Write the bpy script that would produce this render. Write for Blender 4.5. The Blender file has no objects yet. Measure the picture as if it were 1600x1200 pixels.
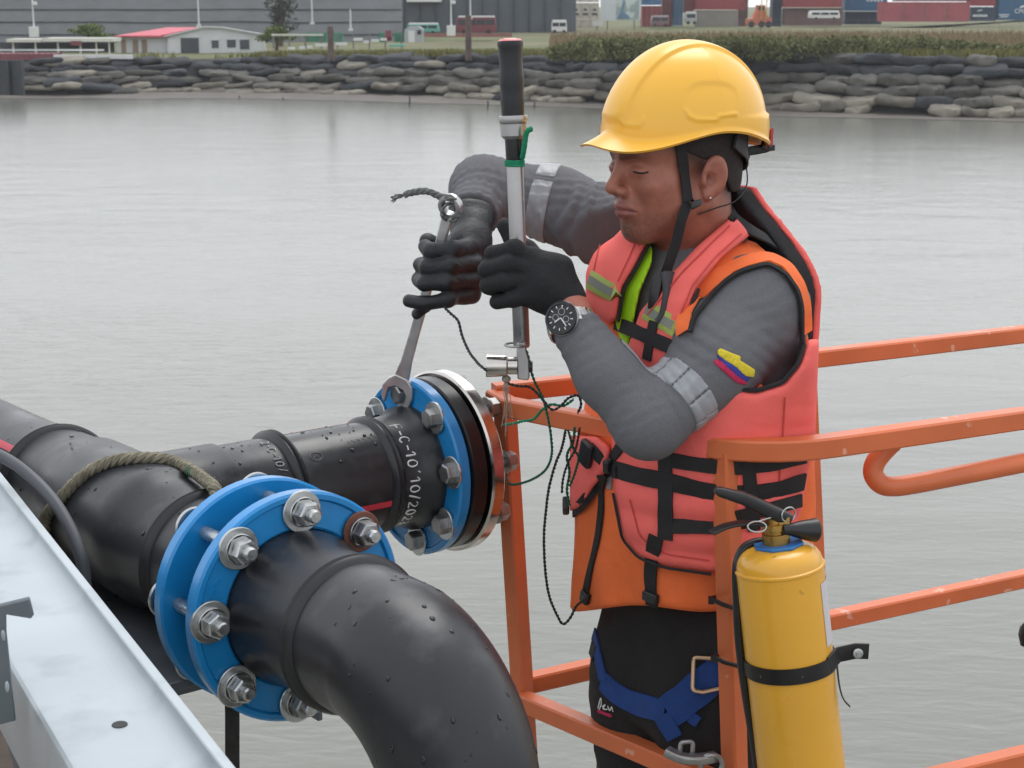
import bpy, bmesh, math, random
import numpy as np
from mathutils import Vector, Matrix, noise

random.seed(7); np.random.seed(7)
scene = bpy.context.scene
COL = scene.collection

# ------------------------------------------------------------------ camera
FPX = 2600.0                      # focal length in pixels of a 1600 px wide picture
PITCH = math.atan(595.0 / FPX)    # the horizon lies just above the picture
CAM_H = 7.0
cp, sp = math.cos(PITCH), math.sin(PITCH)
cam_data = bpy.data.cameras.new('camera')
cam = bpy.data.objects.new('camera', cam_data)
COL.objects.link(cam)
cam.location = (0, 0, CAM_H)
cam.rotation_euler = (math.pi / 2 - PITCH, 0, 0)
cam_data.sensor_width = 36.0
cam_data.lens = 36.0 * FPX / 1600.0
cam_data.clip_start = 0.05
cam_data.clip_end = 5000
scene.camera = cam
cam_data.dof.use_dof = True; cam_data.dof.focus_distance = 2.45; cam_data.dof.aperture_fstop = 20.0

# ------------------------------------------------------------------ sky, sun, exposure
SUN_EL, SUN_AZ = math.radians(60), math.radians(12)
world = bpy.data.worlds.new('World'); scene.world = world; world.use_nodes = True
wn = world.node_tree; wn.nodes.clear()
w_out = wn.nodes.new('ShaderNodeOutputWorld')
w_bg = wn.nodes.new('ShaderNodeBackground'); w_bg.inputs['Strength'].default_value = 0.15
w_sky = wn.nodes.new('ShaderNodeTexSky'); w_sky.sky_type = 'NISHITA'; w_sky.sun_disc = False
w_sky.sun_elevation = SUN_EL; w_sky.sun_rotation = SUN_AZ
w_sky.air_density = 1.1; w_sky.dust_density = 1.2; w_sky.ozone_density = 1.0
w_hs = wn.nodes.new('ShaderNodeHueSaturation'); w_hs.inputs['Saturation'].default_value = 0.14
wn.links.new(w_sky.outputs[0], w_hs.inputs['Color'])
w_tint = wn.nodes.new('ShaderNodeVectorMath'); w_tint.operation = 'MULTIPLY'; w_tint.inputs[1].default_value = (0.985, 1.0, 1.02)   # cool overcast
wn.links.new(w_hs.outputs[0], w_tint.inputs[0])
w_mix = wn.nodes.new('ShaderNodeMix'); w_mix.data_type = 'RGBA'; w_mix.inputs[0].default_value = 0.55; w_mix.inputs[7].default_value = (5.5, 5.65, 5.85, 1)   # even cloud deck over the clear sky
wn.links.new(w_tint.outputs[0], w_mix.inputs[6]); wn.links.new(w_mix.outputs[2], w_bg.inputs['Color'])
wn.links.new(w_bg.outputs[0], w_out.inputs['Surface'])
sun_d = bpy.data.lights.new('sun', 'SUN'); sun_d.energy = 0.8; sun_d.angle = math.radians(35)
sun_d.color = (1.0, 0.97, 0.93)
sun = bpy.data.objects.new('sun', sun_d); COL.objects.link(sun)
sdir = Vector((math.sin(SUN_AZ) * math.cos(SUN_EL), math.cos(SUN_AZ) * math.cos(SUN_EL), math.sin(SUN_EL)))
sun.rotation_euler = sdir.to_track_quat('Z', 'Y').to_euler()
scene.view_settings.view_transform = 'Standard'
scene.view_settings.look = 'None'
scene.view_settings.gamma = 1.0
scene.view_settings.use_curve_mapping = False
scene.view_settings.exposure = 0.66
scene.cycles.max_bounces = 5; scene.cycles.diffuse_bounces = 2; scene.cycles.glossy_bounces = 3; scene.cycles.transmission_bounces = 2; scene.cycles.transparent_max_bounces = 4
scene.cycles.caustics_reflective = False; scene.cycles.caustics_refractive = False

# ------------------------------------------------------------------ picture <-> place
def C(px, py, d):
    """place of the thing seen at (px, py) of the 1600x1200 picture, d metres along the view axis"""
    x = (px - 800) * d / FPX; y = (py - 600) * d / FPX
    return Vector((x, d * cp - y * sp, CAM_H - d * sp - y * cp))
CAMP = Vector((0, 0, CAM_H))
def ray(px, py):
    return C(px, py, 1.0) - CAMP
def G(px, py, z=0.0):
    r = ray(px, py); t = (z - CAM_H) / r.z
    return CAMP + r * t
def WY(px, py, Y):
    r = ray(px, py); return CAMP + r * (Y / r.y)
def proj(p):
    d = p[1] * cp - (p[2] - CAM_H) * sp
    u = p[1] * sp + (p[2] - CAM_H) * cp
    return (800 + p[0] * FPX / d, 600 - u * FPX / d, d)
def zat(Y, py):
    return WY(800, py, Y).z

# ------------------------------------------------------------------ materials
def lin(c):
    c = c / 255.0
    return c / 12.92 if c <= 0.04045 else ((c + 0.055) / 1.055) ** 2.4
def S(r, g, b, k=1.0):
    return (lin(r) * k, lin(g) * k, lin(b) * k)
MATS = {}
def mat(name, col, rough=0.5, metal=0.0, var=0.12, vs=12.0, bump=0.0, bs=150.0, spec=0.5, coat=0.0,
        col2=None, patch=None, stretch=None, rvar=0.0, ior=1.5, bdist=0.002, detail=6.0, creases=None):
    """col with soft tonal variation; col2/patch=(scale, threshold, softness) adds worn patches of a second colour"""
    if name in MATS: return MATS[name]
    m = bpy.data.materials.new(name); m.use_nodes = True
    nt = m.node_tree; b = nt.nodes['Principled BSDF']
    tc = nt.nodes.new('ShaderNodeTexCoord'); src = tc.outputs['Object']
    if stretch:
        mp = nt.nodes.new('ShaderNodeMapping'); mp.inputs['Scale'].default_value = stretch
        nt.links.new(src, mp.inputs[0]); src = mp.outputs[0]
    n1 = nt.nodes.new('ShaderNodeTexNoise'); n1.inputs['Scale'].default_value = vs; n1.inputs['Detail'].default_value = detail
    nt.links.new(src, n1.inputs['Vector'])
    r1 = nt.nodes.new('ShaderNodeMapRange'); r1.inputs[1].default_value = 0.3; r1.inputs[2].default_value = 0.7
    r1.inputs[3].default_value = 1 - var; r1.inputs[4].default_value = 1 + var
    nt.links.new(n1.outputs['Fac'], r1.inputs[0])
    mx = nt.nodes.new('ShaderNodeVectorMath'); mx.operation = 'SCALE'
    mx.inputs[0].default_value = col[:3]
    nt.links.new(r1.outputs[0], mx.inputs['Scale'])
    out = mx.outputs[0]
    if col2 is not None:
        sc_, th, so = patch
        n2 = nt.nodes.new('ShaderNodeTexNoise'); n2.inputs['Scale'].default_value = sc_; n2.inputs['Detail'].default_value = 8
        nt.links.new(src, n2.inputs['Vector'])
        r2 = nt.nodes.new('ShaderNodeMapRange'); r2.inputs[1].default_value = th - so; r2.inputs[2].default_value = th + so
        nt.links.new(n2.outputs['Fac'], r2.inputs[0])
        mm = nt.nodes.new('ShaderNodeMix'); mm.data_type = 'RGBA'
        nt.links.new(r2.outputs[0], mm.inputs[0]); nt.links.new(out, mm.inputs[6]); mm.inputs[7].default_value = (*col2[:3], 1)
        out = mm.outputs[2]
    nt.links.new(out, b.inputs['Base Color'])
    b.inputs['Roughness'].default_value = rough; b.inputs['Metallic'].default_value = metal
    b.inputs['Specular IOR Level'].default_value = spec; b.inputs['Coat Weight'].default_value = coat
    b.inputs['Coat Roughness'].default_value = 0.15; b.inputs['IOR'].default_value = ior
    if rvar:
        r3 = nt.nodes.new('ShaderNodeMapRange'); r3.inputs[1].default_value = 0.3; r3.inputs[2].default_value = 0.7
        r3.inputs[3].default_value = max(0.02, rough - rvar); r3.inputs[4].default_value = rough + rvar
        nt.links.new(n1.outputs['Fac'], r3.inputs[0]); nt.links.new(r3.outputs[0], b.inputs['Roughness'])
    if bump:
        n3 = nt.nodes.new('ShaderNodeTexNoise'); n3.inputs['Scale'].default_value = bs; n3.inputs['Detail'].default_value = 5
        nt.links.new(src, n3.inputs['Vector'])
        bp = nt.nodes.new('ShaderNodeBump'); bp.inputs['Strength'].default_value = bump; bp.inputs['Distance'].default_value = bdist
        nt.links.new(n3.outputs['Fac'], bp.inputs['Height']); nt.links.new(bp.outputs[0], b.inputs['Normal'])
        if creases:                                   # (scale, strength, depth in m): soft cloth creases under the weave
            n4 = nt.nodes.new('ShaderNodeTexNoise'); n4.inputs['Scale'].default_value = creases[0]; n4.inputs['Detail'].default_value = 3; n4.inputs['Distortion'].default_value = 1.4
            nt.links.new(src, n4.inputs['Vector']); b4 = nt.nodes.new('ShaderNodeBump'); b4.inputs['Strength'].default_value = creases[1]; b4.inputs['Distance'].default_value = creases[2]
            nt.links.new(n4.outputs['Fac'], b4.inputs['Height']); nt.links.new(b4.outputs[0], bp.inputs['Normal'])
    MATS[name] = m
    return m

# ------------------------------------------------------------------ mesh building
class M:
    def __init__(s): s.v = []; s.f = []
    def add(s, vs, fs):
        o = len(s.v); s.v.extend([tuple(p) for p in vs]); s.f.extend([tuple(i + o for i in f) for f in fs]); return s
    def box(s, c, size, ax=None):
        """c centre, size full sizes, ax = three axis vectors"""
        ax = ax or (Vector((1, 0, 0)), Vector((0, 1, 0)), Vector((0, 0, 1)))
        c = Vector(c); h = [k / 2 for k in size]; vs = []
        for i in (-1, 1):
            for j in (-1, 1):
                for k in (-1, 1):
                    vs.append(c + ax[0] * (i * h[0]) + ax[1] * (j * h[1]) + ax[2] * (k * h[2]))
        return s.add(vs, [(0, 1, 3, 2), (4, 6, 7, 5), (0, 4, 5, 1), (2, 3, 7, 6), (0, 2, 6, 4), (1, 5, 7, 3)])
    def sweep(s, path, prof, up=None, closed=False, scales=None, caps=True):
        """sweep a closed 2-D profile [(a,b)] along path; a runs sideways, b along up"""
        path = [Vector(p) for p in path]; n = len(path); k = len(prof); vs = []
        prev = None
        for i, p in enumerate(path):
            if closed: t = path[(i + 1) % n] - path[i - 1]
            else: t = path[min(i + 1, n - 1)] - path[max(i - 1, 0)]
            t.normalize()
            if up is not None: u0 = Vector(up)
            else:
                u0 = prev if prev is not None else (Vector((0, 0, 1)) if abs(t.z) < 0.9 else Vector((1, 0, 0)))
            sd = t.cross(u0)
            if sd.length < 1e-6: sd = t.cross(Vector((1, 0.3, 0)))
            sd.normalize(); u = sd.cross(t); u.normalize(); prev = u
            sc_ = scales[i] if scales else 1.0
            for a, b in prof: vs.append(p + sd * (a * sc_) + u * (b * sc_))
        fs = []
        for i in range(n if closed else n - 1):
            for j in range(k):
                a0 = i * k + j; a1 = i * k + (j + 1) % k; b0 = ((i + 1) % n) * k + j; b1 = ((i + 1) % n) * k + (j + 1) % k
                fs.append((a0, a1, b1, b0))
        if caps and not closed:
            fs.append(tuple(range(k - 1, -1, -1))); fs.append(tuple(range((n - 1) * k, n * k)))
        return s.add(vs, fs)
    def tube(s, path, r, seg=10, closed=False, scales=None, up=None, caps=True):
        pr = [(r * math.cos(2 * math.pi * i / seg), r * math.sin(2 * math.pi * i / seg)) for i in range(seg)]
        return s.sweep(path, pr, up, closed, scales, caps)
    def lathe(s, o, ax, prof, seg=48, ang0=0.0, close=False, ref=None):
        """prof [(t along ax, r)]; close joins last profile point to first"""
        o = Vector(o); ax = Vector(ax).normalized()
        rf = Vector(ref) if ref else (Vector((0, 0, 1)) if abs(ax.z) < 0.9 else Vector((1, 0, 0)))
        e1 = (rf - ax * rf.dot(ax)).normalized(); e2 = ax.cross(e1)
        vs = []; n = len(prof)
        for t, r in prof:
            for i in range(seg):
                a = ang0 + 2 * math.pi * i / seg
                vs.append(o + ax * t + (e1 * math.cos(a) + e2 * math.sin(a)) * max(r, 1e-5))
        fs = []
        for q in range(n if close else n - 1):
            q2 = (q + 1) % n
            for i in range(seg):
                fs.append((q * seg + i, q * seg + (i + 1) % seg, q2 * seg + (i + 1) % seg, q2 * seg + i))
        return s.add(vs, fs)
    def prism(s, poly, o, e1, e2, th):
        """extrude a 2-D polygon in plane (o,e1,e2) by th along e1 x e2 (centred)"""
        o = Vector(o); e1 = Vector(e1); e2 = Vector(e2); n = e1.cross(e2).normalized(); k = len(poly)
        vs = [o + e1 * a + e2 * b - n * (th / 2) for a, b in poly] + [o + e1 * a + e2 * b + n * (th / 2) for a, b in poly]
        fs = [tuple(range(k - 1, -1, -1)), tuple(range(k, 2 * k))] + [(i, (i + 1) % k, k + (i + 1) % k, k + i) for i in range(k)]
        return s.add(vs, fs)
    def blob(s, c, r, ax=None, nu=10, nv=6):
        ax = ax or (Vector((1, 0, 0)), Vector((0, 1, 0)), Vector((0, 0, 1))); c = Vector(c)
        if not hasattr(r, '__len__'): r = (r, r, r)
        vs = []
        for j in range(nv + 1):
            ph = -math.pi / 2 + math.pi * j / nv
            for i in range(nu):
                th = 2 * math.pi * i / nu
                vs.append(c + ax[0] * (r[0] * math.cos(ph) * math.cos(th)) + ax[1] * (r[1] * math.cos(ph) * math.sin(th)) + ax[2] * (r[2] * math.sin(ph)))
        fs = [(j * nu + i, j * nu + (i + 1) % nu, (j + 1) * nu + (i + 1) % nu, (j + 1) * nu + i) for j in range(nv) for i in range(nu)]
        return s.add(vs, fs)

ORG = {}
def mesh_from(name, v, f, smooth=True, angle=40):
    me = bpy.data.meshes.new(name); me.from_pydata([tuple(p) for p in v], [], f)
    me.validate(clean_customdata=False)
    if smooth:
        me.polygons.foreach_set('use_smooth', [True] * len(me.polygons))
        if angle: me.set_sharp_from_angle(angle=math.radians(angle))
    me.update()
    return me
def fixn(me):
    bm = bmesh.new(); bm.from_mesh(me); bmesh.ops.recalc_face_normals(bm, faces=bm.faces); bm.to_mesh(me); bm.free()
def tag(o, label=None, cat=None, group=None, kind=None):
    if label: o['label'] = label
    if cat: o['category'] = cat
    if group: o['group'] = group
    if kind: o['kind'] = kind
    return o
def thing(name, loc, label, cat, group=None):
    o = bpy.data.objects.new(name, None); COL.objects.link(o); o.location = loc; o.empty_display_size = 0.1
    ORG[o] = Vector(loc); return tag(o, label, cat, group)
def obj(name, m, material, parent=None, label=None, cat=None, group=None, kind=None, smooth=True, angle=40, bevel=0, recalc=True, bseg=2):
    """mesh given in place coordinates -> one object (origin at the parent, or at its own base)"""
    v = np.array(m.v if isinstance(m, M) else m[0], dtype=np.float64); f = m.f if isinstance(m, M) else m[1]
    if parent is not None: o0 = ORG[parent]
    else:
        lo = v.min(0); hi = v.max(0); o0 = Vector(((lo[0] + hi[0]) / 2, (lo[1] + hi[1]) / 2, lo[2]))
    v = v - np.array(o0)
    me = mesh_from(name, v, f, False)
    if recalc: fixn(me)
    if smooth:
        me.polygons.foreach_set('use_smooth', [True] * len(me.polygons))
        if angle: me.set_sharp_from_angle(angle=math.radians(angle))
    me.materials.append(material)
    o = bpy.data.objects.new(name, me); COL.objects.link(o)
    if parent is not None: o.parent = parent
    else: o.location = o0
    ORG[o] = Vector(o0)
    if bevel:
        bv = o.modifiers.new('bevel', 'BEVEL'); bv.width = bevel; bv.segments = bseg; bv.limit_method = 'ANGLE'; bv.angle_limit = math.radians(35)
    return tag(o, label, cat, group, kind)
def inst(name, me, parent, matrix):
    """a part sharing mesh data; matrix in place coordinates"""
    o = bpy.data.objects.new(name, me); COL.objects.link(o)
    if parent is not None:
        o.parent = parent; o.matrix_local = Matrix.Translation(-ORG[parent]) @ matrix
    else: o.matrix_world = matrix
    return o
def frame(o, x, y, z):
    m = Matrix.Identity(4)
    for i, a in enumerate((x, y, z)):
        for j in range(3): m[j][i] = a[j]
    for j in range(3): m[j][3] = o[j]
    return m
def smooth_path(pts, n=8, closed=False):
    """Catmull-Rom through pts"""
    pts = [Vector(p) for p in pts]; out = []; k = len(pts)
    rng = range(k) if closed else range(k - 1)
    for i in rng:
        if closed: p0, p1, p2, p3 = pts[i - 1], pts[i], pts[(i + 1) % k], pts[(i + 2) % k]
        else: p0, p1, p2, p3 = pts[max(i - 1, 0)], pts[i], pts[i + 1], pts[min(i + 2, k - 1)]
        for j in range(n):
            t = j / n
            out.append(0.5 * ((2 * p1) + (p2 - p0) * t + (2 * p0 - 5 * p1 + 4 * p2 - p3) * t * t + (3 * p1 - p0 - 3 * p2 + p3) * t ** 3))
    if not closed: out.append(pts[-1])
    return out
def fillet(pts, rad, n=6):
    """polyline with rounded corners; rad per corner or one value"""
    pts = [Vector(p) for p in pts]; out = [pts[0]]
    for i in range(1, len(pts) - 1):
        r = rad[i - 1] if hasattr(rad, '__len__') else rad
        a = (pts[i - 1] - pts[i]); b = (pts[i + 1] - pts[i])
        la, lb = a.length, b.length; a.normalize(); b.normalize()
        ang = a.angle(b); t = min(r / math.tan(ang / 2), la * 0.49, lb * 0.49)
        if r <= 0: out.append(pts[i]); continue
        p1 = pts[i] + a * t; p2 = pts[i] + b * t
        for j in range(n + 1):
            s_ = j / n
            out.append(p1 * (1 - s_) ** 2 + pts[i] * 2 * s_ * (1 - s_) + p2 * s_ ** 2)
    out.append(pts[-1]); return out
def rrect(w, h, r, n=3):
    out = []
    for cx, cy, a0 in ((w / 2 - r, h / 2 - r, 0), (-w / 2 + r, h / 2 - r, 90), (-w / 2 + r, -h / 2 + r, 180), (w / 2 - r, -h / 2 + r, 270)):
        for i in range(n + 1):
            a = math.radians(a0 + 90 * i / n); out.append((cx + r * math.cos(a), cy + r * math.sin(a)))
    return out
def rope_mesh(path, r, strands=3, pitch=0.05, seg=6):
    """twisted strands round a path"""
    path = [Vector(p) for p in path]; m = M()
    # resample
    L = [0.0]
    for i in range(1, len(path)): L.append(L[-1] + (path[i] - path[i - 1]).length)
    n = max(8, int(L[-1] / (pitch / 8)))
    pts = []; j = 0
    for i in range(n + 1):
        s_ = L[-1] * i / n
        while j < len(L) - 2 and L[j + 1] < s_: j += 1
        t = (s_ - L[j]) / max(1e-9, L[j + 1] - L[j]); pts.append(path[j].lerp(path[j + 1], t))
    fr = []; prev = None
    for i, p in enumerate(pts):
        t = (pts[min(i + 1, n)] - pts[max(i - 1, 0)]).normalized()
        u = prev if prev is not None else (Vector((0, 0, 1)) if abs(t.z) < 0.9 else Vector((1, 0, 0)))
        sd = t.cross(u).normalized(); u = sd.cross(t).normalized(); prev = u; fr.append((sd, u))
    for k in range(strands):
        q = []
        for i, p in enumerate(pts):
            a = 2 * math.pi * (k / strands + (L[-1] * i / n) / pitch)
            sd, u = fr[i]; q.append(p + (sd * math.cos(a) + u * math.sin(a)) * r * 0.5)
        m.tube(q, r * 0.56, seg)
    return m
def copy_tree(o, parent=None):
    c = o.copy(); COL.objects.link(c); c.parent = parent
    for ch in o.children:
        d = ch.copy(); COL.objects.link(d); d.parent = c
        for g in ch.children:
            e = g.copy(); COL.objects.link(e); e.parent = d
    return c
# ================================================================== river
def water_material():
    m = bpy.data.materials.new('river_water'); m.use_nodes = True; nt = m.node_tree; b = nt.nodes['Principled BSDF']
    tc = nt.nodes.new('ShaderNodeTexCoord')
    n0 = nt.nodes.new('ShaderNodeTexNoise'); n0.inputs['Scale'].default_value = 0.05; n0.inputs['Detail'].default_value = 3
    nt.links.new(tc.outputs['Object'], n0.inputs['Vector'])
    mx = nt.nodes.new('ShaderNodeMix'); mx.data_type = 'RGBA'; nt.links.new(n0.outputs['Fac'], mx.inputs[0])
    mx.inputs[6].default_value = (*S(108, 108, 99), 1); mx.inputs[7].default_value = (*S(118, 118, 111), 1)
    nt.links.new(mx.outputs[2], b.inputs['Base Color'])
    b.inputs['Roughness'].default_value = 0.20; b.inputs['IOR'].default_value = 1.45
    def nse(sc_, sx, rot, det=4, dist=0.6):
        mp = nt.nodes.new('ShaderNodeMapping'); mp.inputs['Scale'].default_value = (1.0, sx, 1.0); mp.inputs['Rotation'].default_value = (0, 0, math.radians(rot))
        nt.links.new(tc.outputs['Object'], mp.inputs[0])
        n = nt.nodes.new('ShaderNodeTexNoise'); n.inputs['Scale'].default_value = sc_; n.inputs['Detail'].default_value = det; n.inputs['Distortion'].default_value = dist
        nt.links.new(mp.outputs[0], n.inputs['Vector']); return n.outputs['Fac']
    def mth(op, a, b_):
        q = nt.nodes.new('ShaderNodeMath'); q.operation = op
        for k, x in enumerate((a, b_)):
            if isinstance(x, (int, float)): q.inputs[k].default_value = x
            else: nt.links.new(x, q.inputs[k])
        return q.outputs[0]
    mk = nt.nodes.new('ShaderNodeMapRange'); mk.inputs[1].default_value = 0.42; mk.inputs[2].default_value = 0.66; mk.inputs[3].default_value = 0.45; mk.inputs[4].default_value = 1.0
    nt.links.new(nse(0.045, 1.8, 12, 2), mk.inputs[0])                      # calm and ruffled patches
    a = mth('MULTIPLY', nse(1.1, 3.2, 4, 3, 1.2), mk.outputs[0])
    b2 = mth('MULTIPLY', nse(4.2, 2.2, -9, 3), 0.10)
    c = mth('MULTIPLY', nse(0.28, 2.0, 7, 2), 0.9)
    hs = mth('ADD', mth('ADD', mth('MULTIPLY', a, 0.42), b2), c)
    sx_ = nt.nodes.new('ShaderNodeSeparateXYZ'); nt.links.new(tc.outputs['Object'], sx_.inputs[0])
    fl_ = nt.nodes.new('ShaderNodeMapRange'); fl_.inputs[1].default_value = -560; fl_.inputs[2].default_value = -500; fl_.inputs[3].default_value = 1.0; fl_.inputs[4].default_value = 0.7   # the open reach lies calmer
    nt.links.new(sx_.outputs[1], fl_.inputs[0]); hs = mth('MULTIPLY', hs, fl_.outputs[0])
    bp = nt.nodes.new('ShaderNodeBump'); bp.inputs['Strength'].default_value = 0.30; bp.inputs['Distance'].default_value = 0.15
    nt.links.new(hs, bp.inputs['Height']); nt.links.new(bp.outputs[0], b.inputs['Normal'])
    return m
obj('water', ([(-1500, -300, 0), (1500, -300, 0), (1500, 1500, 0), (-1500, 1500, 0)], [(0, 1, 2, 3)]), water_material(), None, kind='structure', recalc=False)

# ================================================================== far bank: terrain
edge_px = [(-2200, 153), (-420, 153), (-60, 152), (100, 152), (300, 148), (500, 151), (650, 155), (800, 161), (1000, 169), (1200, 177), (1400, 183), (1600, 187), (1760, 190), (2100, 197), (3200, 218)]
EDGE = [G(x, y, 0.0) for x, y in edge_px]
def ztop(px): return 2.55 + 0.95 * min(1, max(0, (px - 300) / 900.0))
m_ground = mat('yard_ground', S(108, 104, 76), rough=0.95, var=0.25, vs=0.12, bump=0.3, bs=2, col2=S(92, 98, 58), patch=(0.07, 0.5, 0.1), bdist=0.05)
rows = [(-1.5, None, -0.6), (1.6, None, -0.3), (5.2, 1.0, -0.05), (9, 1.0, 0.1), (20, 1.0, 0.15), (60, 0.6, None), (105, 0.0, None), (300, 0.0, None), (1200, 0.0, None)]
v = []; f = []
nr = len(rows); ne = len(EDGE)
for i, e in enumerate(EDGE):
    t = EDGE[min(i + 1, ne - 1)] - EDGE[max(i - 1, 0)]; n = Vector((-t.y, t.x, 0)).normalized()
    if n.y < 0: n = -n
    n = (n * 0.3 + Vector((0, 1, 0)) * 0.7).normalized()
    zt = ztop(edge_px[i][0])
    for off, k, dz in rows:
        z = dz if k is None else (zt * k + 4.0 * (1 - k) + (dz or 0))
        p = e + n * off; v.append((p.x * (1 + off * 0.004), p.y, z))
for i in range(ne - 1):
    for j in range(nr - 1): f.append((i * nr + j, (i + 1) * nr + j, (i + 1) * nr + j + 1, i * nr + j + 1))
obj('ground', (v, f), m_ground, None, kind='structure', angle=60)
def ground_z(px, Y):
    zt = ztop(px); return zt + (4.0 - zt) * min(1, max(0, (Y - 125) / 80.0)) + 0.1

# ------------------------------------------------------------------ geobag revetment
def bag_material(name, c1, c2):
    m = mat(name, c1, rough=0.85, var=0.25, vs=1.2, bump=0.5, bs=6, col2=c2, patch=(0.9, 0.55, 0.15), bdist=0.03)
    nt = m.node_tree; b = nt.nodes['Principled BSDF']; src = b.inputs['Base Color'].links[0].from_socket
    oi = nt.nodes.new('ShaderNodeObjectInfo'); mr = nt.nodes.new('ShaderNodeMapRange'); mr.inputs[3].default_value = 0.62; mr.inputs[4].default_value = 1.45
    nt.links.new(oi.outputs['Random'], mr.inputs[0])
    vm = nt.nodes.new('ShaderNodeVectorMath'); vm.operation = 'SCALE'; nt.links.new(src, vm.inputs[0]); nt.links.new(mr.outputs[0], vm.inputs['Scale'])
    nt.links.new(vm.outputs[0], b.inputs['Base Color']); return m
m_bagd = bag_material('dark_geotextile', S(40, 43, 48), S(54, 57, 60))
m_bagm = bag_material('muddy_geotextile', S(66, 66, 64), S(96, 93, 86))
m_bagl = bag_material('pale_muddy_geotextile', S(98, 95, 87), S(130, 124, 112))
def bag_mesh(seed, material):
    """slumped geotextile bag: pillow with flat pinched ends, sagging top and creases"""
    rnd = random.Random(seed); nu, nv = 16, 12; v = []; off = Vector((seed * 7.3, 1.7, 3.1))
    sag = rnd.uniform(-0.16, 0.22); skew = rnd.uniform(-0.22, 0.22); pin = rnd.uniform(0.45, 0.8); lean = rnd.uniform(-.25, .25)
    for j in range(nv + 1):
        x = -1 + 2 * j / nv
        e = max(0.0, 1 - abs(x + lean * .15 * (1 - x * x)) ** 4.0) ** 0.5
        ry = 0.45 + 0.55 * e; rz = 0.07 + 0.93 * e ** pin
        for i in range(nu):
            a = 2 * math.pi * i / nu
            ca, sa = math.cos(a), math.sin(a)
            y = math.copysign(abs(ca) ** 0.62, ca) * ry; z = math.copysign(abs(sa) ** 0.62, sa) * rz
            if z < 0: z *= 0.7
            q = Vector((x * 1.5, y * 1.2, z * 1.2)) + off
            nz = noise.noise(q) * 0.30 + (0.5 - abs(noise.noise(q * 2.1))) * 0.24 + noise.noise(q * 4.5) * 0.09
            k = 1 + nz * (0.35 + 0.65 * e)
            v.append((x * 0.5 * (1 + 0.10 * nz), y * 0.5 * k, (z * 0.5 * k + sag * (x * x - 0.4) + skew * x * 0.4)))
    f = [(j * nu + i, j * nu + (i + 1) % nu, (j + 1) * nu + (i + 1) % nu, (j + 1) * nu + i) for j in range(nv) for i in range(nu)]
    f += [tuple(range(nu - 1, -1, -1)), tuple(range(nv * nu, nv * nu + nu))]
    me = mesh_from('sandbag', v, f, True, 50); fixn(me); me.materials.append(material); return me
BAGS = {k: [bag_mesh(10 * q + s_, m_) for s_ in range(10)] for q, (k, m_) in enumerate((('d', m_bagd), ('m', m_bagm), ('l', m_bagl)))}
rev = thing('sandbag_revetment', EDGE[6], 'stacked courses of dark geotextile sandbags lining the far riverbank', 'sandbag wall')
# arc length along the edge
def edge_at(s_):
    acc = 0
    for i in range(ne - 1):
        L = (EDGE[i + 1] - EDGE[i]).length
        if acc + L >= s_: 
            return EDGE[i].lerp(EDGE[i + 1], (s_ - acc) / L), (EDGE[i + 1] - EDGE[i]).normalized()
        acc += L
    return EDGE[-1], (EDGE[-1] - EDGE[-2]).normalized()
s_start = (EDGE[1] - EDGE[0]).length + (EDGE[2] - EDGE[1]).length + (EDGE[3] - EDGE[2]).length * 0.6
s_end = sum((EDGE[i + 1] - EDGE[i]).length for i in range(12))
nbag = 0
NC = 6
for k in range(NC):
    s_ = s_start + random.uniform(-1, 0)
    while s_ < s_end:
        L = random.uniform(1.7, 3.1) * (0.85 if k == 0 else 1.0)
        p, t = edge_at(s_ + L / 2); px = proj(p)[0]
        zt = ztop(px) + 0.15; h = zt / NC
        # lowest course is broken by mud flats
        if k == 0 and noise.noise(Vector((p.x * 0.07, 0, 5))) > 0.18: s_ += L; continue
        n = Vector((-t.y, t.x, 0)); n = n if n.y > 0 else -n
        c = p + n * (0.5 + 0.62 * k + random.uniform(-0.4, 0.25)) + Vector((0, 0, h * (k + 0.5) + random.uniform(-0.10, 0.10)))
        tone = 'd' if k >= 4 else ('m' if k >= 2 else 'l')
        if random.random() < 0.18: tone = random.choice('dml')
        me = random.choice(BAGS[tone]); rot = math.atan2(t.y, t.x) + random.uniform(-0.14, 0.14)
        mtx = Matrix.Translation(c) @ Matrix.Rotation(rot, 4, 'Z') @ Matrix.Rotation(random.uniform(-0.12, 0.12), 4, 'Y') @ Matrix.Rotation(random.uniform(-0.1, 0.25), 4, 'X') @ Matrix.Diagonal((L * 1.12, 1.6, h * random.uniform(1.15, 1.5), 1))
        inst('sandbag', me, rev, mtx); nbag += 1
        s_ += L * random.uniform(0.93, 1.0)
core_m = mat('bag_gap_shade', S(46, 48, 50), rough=0.95, var=0.2, vs=1)  # dark sheet added behind the bags; its colour stands for shade in the gaps
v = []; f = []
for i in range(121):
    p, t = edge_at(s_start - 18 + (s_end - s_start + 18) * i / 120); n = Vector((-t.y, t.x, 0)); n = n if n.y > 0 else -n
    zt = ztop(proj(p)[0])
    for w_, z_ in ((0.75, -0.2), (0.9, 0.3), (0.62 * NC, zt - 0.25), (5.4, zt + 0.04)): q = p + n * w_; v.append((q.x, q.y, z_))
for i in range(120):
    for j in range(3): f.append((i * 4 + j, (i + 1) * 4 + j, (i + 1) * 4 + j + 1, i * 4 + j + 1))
obj('gap_shade_sheet', (v, f), core_m, rev, angle=60)
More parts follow.
